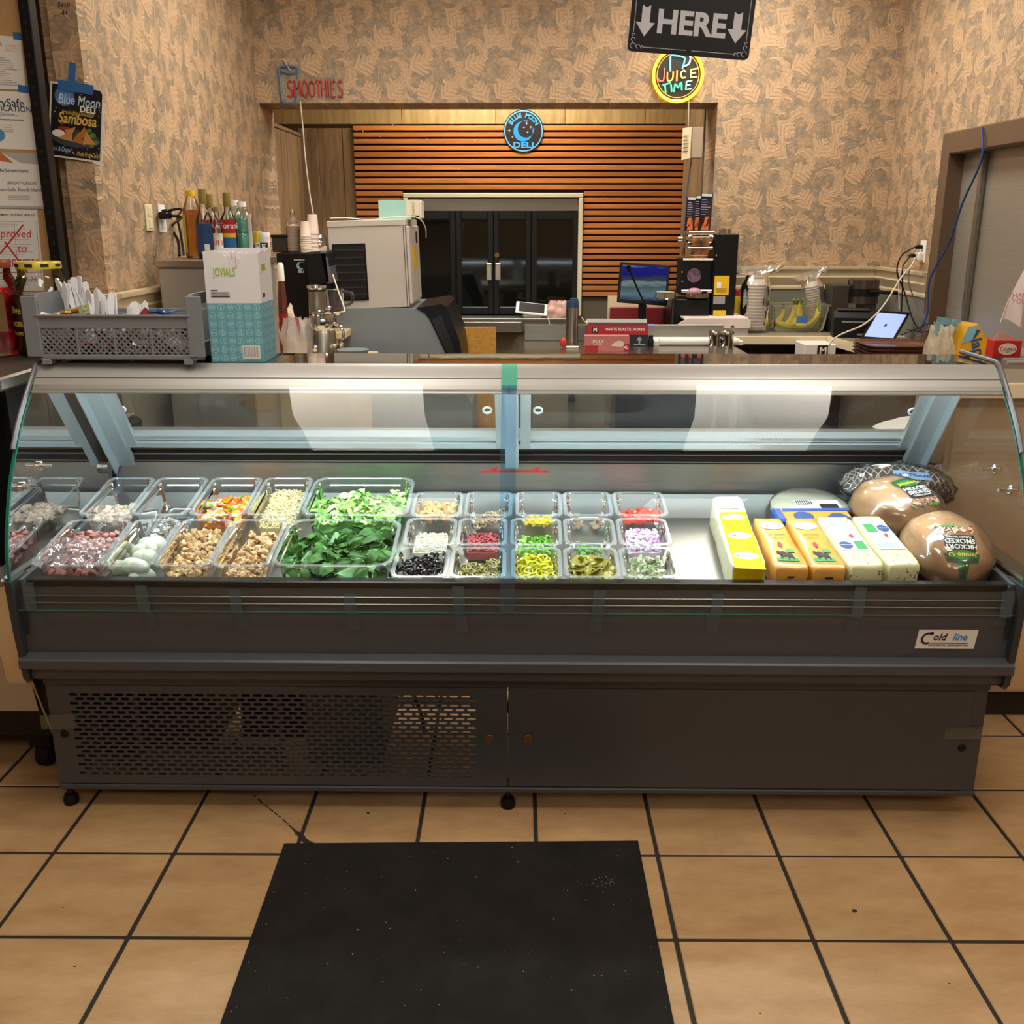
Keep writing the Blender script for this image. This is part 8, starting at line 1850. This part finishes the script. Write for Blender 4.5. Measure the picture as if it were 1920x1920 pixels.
# near right counter, napkins, red box, white bag
ZN2 = 1.10; t = thing('near_right_counter', 'cream edged brown cupboard counter right of the deli case', 'counter', (1.68, 3.30, 0)); CB = M('brown_cupboard', 'a78d72', .5, var=.06, scale=5)
L7 = lambda i: [(-.42 + i, -.42 + i), (.36, -.42 + i), (.36, .42 - i), (.0 + i, .42 - i), (.0 + i, -.13 - i), (-.42 + i, -.13 - i)]
obj('top', MB().prism(L7(0), ZN2 - .035, ZN2), CNO, t, smooth=False); obj('nosing', MB().cbox(-.425, -.434, ZN2 - .045, .36, -.42, ZN2 + .001, .003), EDG, t); obj('cupboard', MB().prism(L7(.015), .10, ZN2 - .036), CB, t, smooth=False); obj('cupboard_door', MB().cbox(-.39, -.412, .14, .0, -.40, ZN2 - .07, .004).cbox(.01, -.412, .14, .34, -.40, ZN2 - .07, .004), CB, t); obj('plinth', MB().prism(L7(.05), 0, .10), DKW, t, smooth=False)
cx, z0, w, h = bb(1803, 610, 1858, 674, 3.0); t = thing('napkin_pack', 'yellow and blue pack of napkins in torn wrap on the near right counter', 'napkin pack', (cx, 3.02, ZN2), R(8)); h = z0 + h - ZN2
P2 = [(-w / 2, 0), (w / 2, 0), (w * .55, h * .72), (w * .10, h * 1.02), (-w * .28, h * .98), (-w * .5, h * .6)]
obj('wrap', MB().loops([[(x * s, y, z * (1 - (1 - s) * .4)) for x, z in P2] for y, s in ((0, .93), (.008, 1), (.09, 1), (.10, .95))], True, True, True), M('napkin_yellow', 'd8a020', .3, coat=.5, bmp=.25, scale=30), t, angle=30)
obj('blue_field', MB().prism([(-w * .47, h * .62), (-w * .05, h * .70), (w * .06, h * .98), (-w * .26, h * .96)], 0, .001, T(0, -.001, 0) @ FS), M('napkin_blue', '7ba8bc', .4), t, smooth=False)
mt_ = MB().text('Nap', .050, T(w * .10, -.0015, h * .66) @ FS @ RZ(-68), bold=.02, shear=.2); obj('lettering', mt_, M('napkin_navy', '1f4f7c', .4), t, smooth=False)
obj('logo_field', MB().box(-w * .40, -.0012, h * .12, -w * .06, 0, h * .40), INK, t, smooth=False); obj('lettering', MB().text('M', .030, T(-w * .23, -.002, h * .26) @ FS @ RZ(0), bold=.03), LW, t, smooth=False)
obj('count_field', MB().prism(circ(.020, 20, w * .28, h * .18), 0, .001, T(0, -.001, 0) @ FS), M('napkin_navy', '1f4f7c', .4), t, smooth=False); obj('lettering', MB().text('300', .020, T(w * .28, -.0022, h * .18) @ FS @ RZ(90), bold=.01), LW, t, smooth=False)
cx, z0, w, h = bb(1757, 604, 1812, 672, 2.98); t = thing('napkin_wrap', 'crumpled clear and blue wrapper beside the yellow napkin pack', 'wrapper', (cx, 3.06, ZN2)); h = z0 + h - ZN2
obj('film', MB().sheet(bagf(w * 1.0, .09, h, 5, .7), 40, 20), M('wrap_film', 'bcae92', .2, coat=.6, bmp=.8, scale=40, col2='d8cdb8', alpha=.8), t); obj('blue_film', MB().sheet(lambda u, v: ((u - .35) * w * 1.1, -.035 + .05 * u + .006 * noise.noise((u * 9, v * 9, 1)), h * (.74 + .34 * v * (1 - .3 * u)) ), 14, 8), M('napkin_blue', '7ba8bc', .4), t)
cx, z0, w, h = bb(1858, 638, 1910, 664, 3.48); t = thing('red_tissue_box', 'small red box with white oval label on the near right counter', 'box', (cx, 3.46, ZN2)); h = max(.05, z0 + h - ZN2)
obj('carton', MB().box(-w / 2, 0, 0, w / 2, .08, h), M('box_bright_red', 'c02a24', .45), t, smooth=False); obj('oval', MB().prism([(p[0] * 1.6, p[1] + h * .5) for p in circ(h * .36, 22)], 0, .001, T(0, -.0005, 0) @ FS), LW, t, smooth=False); obj('lettering', MB().text('Logan', h * .42, T(0, -.002, h * .5) @ FS, shear=.2), RED, t, smooth=False); obj('paper_flap', MB().prism([(-w * .48, h), (-w * .3, h * 1.5), (w * .3, h * 1.18), (w * .1, h)], 0, .002, T(0, .02, 0) @ FS), M('pink_paper', 'd8a8a0', .6), t, smooth=False)
cx, z0, w, h = bb(1884, 488, 1945, 606, 3.25); t = thing('hanging_bag', 'white plastic bag with pink print hanging at the right edge', 'bag', (cx, 3.25, z0))
obj('film', MB().sheet(lambda u, v: ((u - .5) * w * (1 - .65 * v) + .03 * v, .02 * math.sin(u * 9 + v * 3) * (1 - .5 * v), h * v + .012 * math.sin(u * 8) * (1 - v)), 24, 16, .002), M('bag_white', 'd8cac4', .5, bmp=.3, scale=30), t); obj('lettering', MB().text('THANK', .022, T(-w * .14, -.026, h * .45) @ FS).text('YOU', .022, T(-w * .14, -.026, h * .36) @ FS), M('bag_pink', 'b86a72'), t, smooth=False)
obj('hook', MB().tube([(w * .1, 0, h), (w * .1, .0, h + .05), (XR - cx + .0, 0.02, h + .06)], .004, 6), STEEL, t)
for k in range(2):
    p = atZ(1898 + 6 * k, 679 + 5 * k, ZN2); o = obj('marker_pen', MB().tube([(-.03, 0, .007), (.045, .004, .007)], .0065, 8), M('pen_grey', '9a9690', .4), None, (p.x, p.y, ZN2), R(0) or None); tag(o, ('upper' if k == 0 else 'lower') + ' grey marker pen lying on the near right counter', 'pen')
# things on the case's work shelf
def wsh(px, Y): return FC.matrix_basis @ Vector((0, 0, 0))
zs_ = .889
p = at(1695, 800, 3.22); t = thing('folded_towel', 'folded white terry towel on the shelf behind the sliding doors', 'towel', (p.x, 3.135, zs_)); TW = M('terry_white', 'd8d6d0', .85, bmp=.6, scale=160)
obj('cloth', MB().sheet(lambda u, v: ((u - .5) * .22, (v - .5) * .14, .016 + .05 * math.sin(PI * u) ** .6 * (.4 + .6 * u) + .008 * noise.noise((u * 5, v * 5, 3))), 20, 14, .02), TW, t)
p = at(236, 800, 3.2); t = thing('sandwich_press', 'dark ribbed sandwich press on the shelf behind the left sliding door', 'press', (p.x, 3.14, zs_)); obj('body', MB().cbox(-.05, -.06, 0, .06, .06, .05, .012), BLACKM, t)
mb = MB()
for k in range(7): mb.cbox(-.045 + k * .013, -.062, .02, -.038 + k * .013, .05, .062, .003)
obj('rib', mb, STEELD, t)['kind'] = 'stuff'

# ================================================================ SIGNS
# hanging black sign
YS = 3.40; P = [at(*q, YS) for q in ((1176, 95), (1403, 113), (1417, 0), (1184, -4))]
e1 = (P[1] - P[0]); ws_ = e1.length; rs = math.degrees(math.atan2(e1.z, e1.x)); hs_ = .52
t = thing('hanging_sign', 'black hanging sign with white lettering and arrows above the case', 'sign', P[0], (0, R(-rs), 0))
obj('board', MB().prism([(x + ws_ / 2, y + hs_ / 2) for x, y in rrect(ws_, hs_, .014, 4)], 0, .008, T(0, .008, 0) @ FS), M('sign_black', '07080c', .45, spec=.3), t, smooth=False)
mb = MB()
mb.text('HERE', .092, T(ws_ * .50, -.0006, .088) @ FS, bold=.035, fit=ws_ * .56).text('PICK UP', .092, T(ws_ * .50, -.0006, .236) @ FS, bold=.035, fit=ws_ * .80)
for x_ in (.125, .875): X0 = x_ * ws_; mb.prism([(X0 - .013, .135), (X0, .127), (X0 + .013, .135), (X0 + .013, .085), (X0 + .030, .085), (X0, .045), (X0 - .030, .085), (X0 - .013, .085)], 0, .0006, FS)
obj('lettering', mb, M('sign_white', 'c8c8d2', .5), t, smooth=False)
mb = MB()
for sx in (0, 1):
    X = lambda v: v if sx == 0 else ws_ - v
    mb.tube([(X(.014), -.0004, .055), (X(.014), -.0004, .48)], .0010, 4).tube([(X(.045), -.0004, .014), (X(.20 * ws_ / .42), -.0004, .014)], .0010, 4)
    for (x_, z_, r_) in ((.016, .016, .008), (.032, .015, .006), (.015, .034, .006), (.044, .014, .004), (.014, .048, .004)): mb.tube([(X(x_) + r_ * math.cos(R(a)), -.0004, z_ + r_ * math.sin(R(a))) for a in range(0, 300, 30)], .0009, 4)
obj('corner_ornament', mb, M('sign_white', 'c8c8d2', .5), t, smooth=False)
obj('hanging_cord', MB().tube([(.05, .004, hs_ - .01), (.05, .004, ZC - P[0].z)], .002, 5).tube([(ws_ - .05, .004, hs_ - .01), (ws_ - .05, .004, ZC - P[0].z + .03)], .002, 5), BLACK, t)
# lit neon sign
def neon(name, col, s): return M('neon_' + name, col, .3, emis=s)
c = at(1271, 141, YB - .02); t = thing('neon_sign', 'round lit juice time neon sign with yellow ring on the back wall', 'neon sign', (c.x, YB - .012, c.z)); rn = 44 * c.y / 1850 / 1.045
obj('backing', MB().prism(circ(rn * .99, 40), 0, .006, T(0, .006, 0) @ FS), M('neon_backing', '2c2a24', .3), t, smooth=False)
def arcp(cx, cz, rx, rz, a0, a1, n=12): return [(cx + rx * math.cos(R(a0 + (a1 - a0) * i / n)), -.012, cz + rz * math.sin(R(a0 + (a1 - a0) * i / n))) for i in range(n + 1)]
obj('ring', MB().tube(arcp(0, 0, rn, rn, 0, 360, 48)[:-1], .0085, 8, True), neon('yellow', (1.0, .62, .03), 2.6), t)
obj('inner_ring', MB().tube(arcp(0, 0, rn * .86, rn * .86, 0, 360, 40)[:-1], .002, 6, True), neon('orange', (1.0, .35, .04), 1.2), t)
k = rn / 44.0
def S(P): return [((x - 1271) * k, -.013, (141 - y) * k) for x, y in P]
G_ = {'red': [[(1246, 129), (1246, 146), (1243, 151), (1237, 150), (1235, 146)]], 'amber': [[(1252, 136), (1252, 147), (1255, 151), (1260, 149), (1262, 144), (1262, 135)]], 'orange2': [[(1269, 133), (1269, 151)]],
      'lemon': [[(1285, 136), (1281, 133), (1277, 136), (1276, 141), (1279, 146), (1285, 145)], [(1306, 130), (1294, 132), (1294, 145), (1306, 144)], [(1294, 138), (1303, 137)]],
      'green': [[(1244, 158), (1258, 154)], [(1248, 157), (1250, 170)], [(1259, 157), (1261, 169)], [(1265, 169), (1267, 155), (1272, 162), (1277, 153), (1279, 166)]], 'mint': [[(1297, 150), (1287, 152), (1286, 165), (1296, 164)], [(1286, 158), (1294, 157)]],
      'cyan': [[(1257, 135), (1256, 112), (1260, 108), (1278, 111), (1282, 115), (1278, 131)]], 'white': [[(1270, 107), (1277, 103), (1288, 105), (1292, 114), (1289, 123), (1281, 126)]]}
CL = {'red': (.9, .12, .10), 'amber': (1, .5, .06), 'orange2': (1, .42, .05), 'lemon': (1, .80, .20), 'green': (.10, .85, .42), 'mint': (.35, .95, .78), 'cyan': (.15, .75, .9), 'white': (.9, .95, 1)}
for nm, sts in G_.items():
    mb = MB()
    for st in sts: mb.tube(catmull([Vector(p) for p in S(st)], 3) if len(st) > 3 and nm not in ('lemon', 'mint') else S(st), .0042, 6)
    obj('neon_tube', mb, neon(nm, CL[nm], 1.5), t)
wire('thin cord running down from the neon sign to the power box', [at(1292, 183, YB - .012), at(1291, 215, YB - .02), at(1290, 245, YB - .02)], .002, WCORD)
cx, z0, w, h = bb(1295, 239, 1316, 297, YB - .03); t = thing('power_box', 'beige metal box with paper tag hanging at the right of the opening', 'box', (cx, YB - .012, z0)); obj('shell', MB().cbox(-w / 2, -.05, 0, w / 2, .008, h, .003), M('beige_metal', '9c8a76', .45, .2), t)
obj('tag', MB().add([(-w / 2 - .055, -.07, -.012), (-w / 2 - .004, -.052, .0), (-w / 2 - .004, -.052, h), (-w / 2 - .055, -.07, h - .008), (-w / 2 - .055, -.069, -.012), (-w / 2 - .004, -.051, .0), (-w / 2 - .004, -.051, h), (-w / 2 - .055, -.069, h - .008)], [(0, 1, 2, 3), (4, 5, 6, 7), (0, 1, 5, 4), (1, 2, 6, 5), (2, 3, 7, 6), (3, 0, 4, 7)]), M('tag_cream', 'cfbf9c', .6), t, smooth=False)
mb = MB(); 
for kk in range(5): mb.box(-w / 2 - .048, -.0705, h * (.2 + .12 * kk), -w / 2 - .02, -.0685, h * (.23 + .12 * kk))
obj('tag_print', mb, M('tag_ink', '5c5244', .6), t, smooth=False)
wire('dark conduit cords running down the right edge of the opening to the sealing machine', [at(1297, 297, YB - .02), at(1288, 360, YB - .03), at(1283, 430, 5.70), at(1280, 500, 5.6), at(1262, 560, 5.58)], .004, M('slate_cord', '3c3c50', .5))
# smoothies sign
t_c = at(582, 160, YB - .01); t = thing('smoothies_sign', 'unlit red and blue smoothies neon sign with cup outline on the back wall', 'neon sign', (t_c.x, YB - .012, t_c.z)); k2 = t_c.y / 1850 / 1.055
S2 = lambda P: [((x - 582) * k2, 0, (160 - y) * k2) for x, y in P]
NB, NR_ = M('neon_off_blue', '4f6f92', .35), M('neon_off_red', 'a8342c', .35)
mb = MB()
for st in ([(526, 132), (528, 180), (532, 189), (546, 190), (553, 186), (557, 175)], [(561, 132), (559, 148)], [(526, 132), (532, 137), (545, 140), (556, 138), (561, 133), (554, 129), (540, 128), (530, 129), (526, 132)]): mb.tube(catmull([Vector(p) for p in S2(st)], 4), .0055, 6)
obj('cup_tube', mb, NB, t); obj('straw_tube', MB().tube(S2([(546, 135), (537, 118)]), .0045, 6), M('neon_off_white', 'b8aca0', .4), t)
LT = {'S': [(9, 2), (5, 0), (1, 3), (2, 8), (8, 14), (9, 20), (5, 24), (0, 22)], 'M': [(0, 24), (1, 0), (6, 14), (11, 0), (12, 24)], 'O': [(5, 0), (1, 4), (0, 12), (1, 20), (5, 24), (9, 20), (10, 12), (9, 4), (5, 0)], 'T': [(0, 1), (10, 1), (5, 1), (5, 24)], 'H': [(0, 0), (0, 24), (0, 12), (9, 12), (9, 0), (9, 24)], 'I': [(0, 0), (0, 24)], 'E': [(8, 1), (0, 1), (0, 12), (7, 12), (0, 12), (0, 24), (8, 24)]}
x = 540; mb = MB()
for ch, wd in zip('SMOOTHIES', (12, 15, 13, 12, 11, 13, 5, 11, 10)):
    st = [(x + p[0] * .92, 152 + p[1] * 1.13) for p in LT[ch]]; st = catmull([Vector(p) for p in S2(st)], 3) if ch in 'SO' else S2(st); mb.tube(st, .0045, 5); x += wd
obj('letter_tube', mb, NR_, t); obj('acrylic', MB().prism([((q[0] - 582) * k2, (160 - q[1]) * k2) for q in ((522, 126), (566, 124), (568, 147), (643, 147), (643, 184), (562, 186), (556, 193), (526, 193))], 0, .003, T(0, .010, 0) @ FS), clear('acrylic', (.93, .94, .94), .03, 1.4, .05), t, smooth=False)
# round shop emblem on the slats
c = at(981.5, 245.5, YA - .03); t = thing('round_sign', 'round dark sign with blue crescent moon on the orange slats', 'sign', (c.x, YA - .022, c.z)); r = 38 * c.y / 1850 / 1.065
obj('disc', MB().prism(circ(r, 48), 0, .006, T(0, .005, 0) @ FS), M('sign_dark_brown', '241f1e', .4), t, smooth=False)
SB = M('sign_sky_blue', '3fa0dc', .45); mb = MB()
n = 48; mb.loops([[(rr * math.cos(2 * PI * i / n), yy, rr * math.sin(2 * PI * i / n)) for i in range(n)] for rr, yy in ((r * .95, -.001), (r * .95, -.003), (r * .90, -.003), (r * .90, -.001))], True); obj('rim_ring', mb, M('sign_pale_blue', '6ab0e0', .45), t, smooth=False)
mb = MB(); s_ = r / 80.0
for i, ch in enumerate('BLUE MOON'):
    if ch == ' ': continue
    a = 147 - i * 14.3 + (0 if i < 4 else -1); mb.text(ch, r * .29, T(r * .72 * math.cos(R(a)), -.003, r * .72 * math.sin(R(a))) @ FS @ RZ(a - 90), bold=.03)
mb.text('DELI', r * .36, T(0, -.003, -r * .66) @ FS, bold=.03, fit=r * 1.0); obj('lettering', mb, SB, t, smooth=False)
obj('moon', crescent(r * .47, r * .40, -.02 * r, -.02 * r, .12 * r, .09 * r, 78, 368, 70, 374, T(0, -.002, 0) @ FS), M('moon_bright_blue', '2086d8', .45), t, smooth=False, normals=False)
mb = MB()
for (x_, y_, q) in ((.16, .36, .09), (.36, .18, .08), (.02, .16, .07), (.20, -.06, .07), (-.70, .02, .10), (-.55, -.28, .06)): mb.prism([(r * (x_ + (q if j % 2 == 0 else q * .28) * math.cos(R(45 * j))), r * (y_ + (q if j % 2 == 0 else q * .28) * math.sin(R(45 * j)))) for j in range(8)], 0, .001, T(0, -.001, 0) @ FS)
obj('star', mb, M('star_grey', '9ab0b8', .5), t, smooth=False)
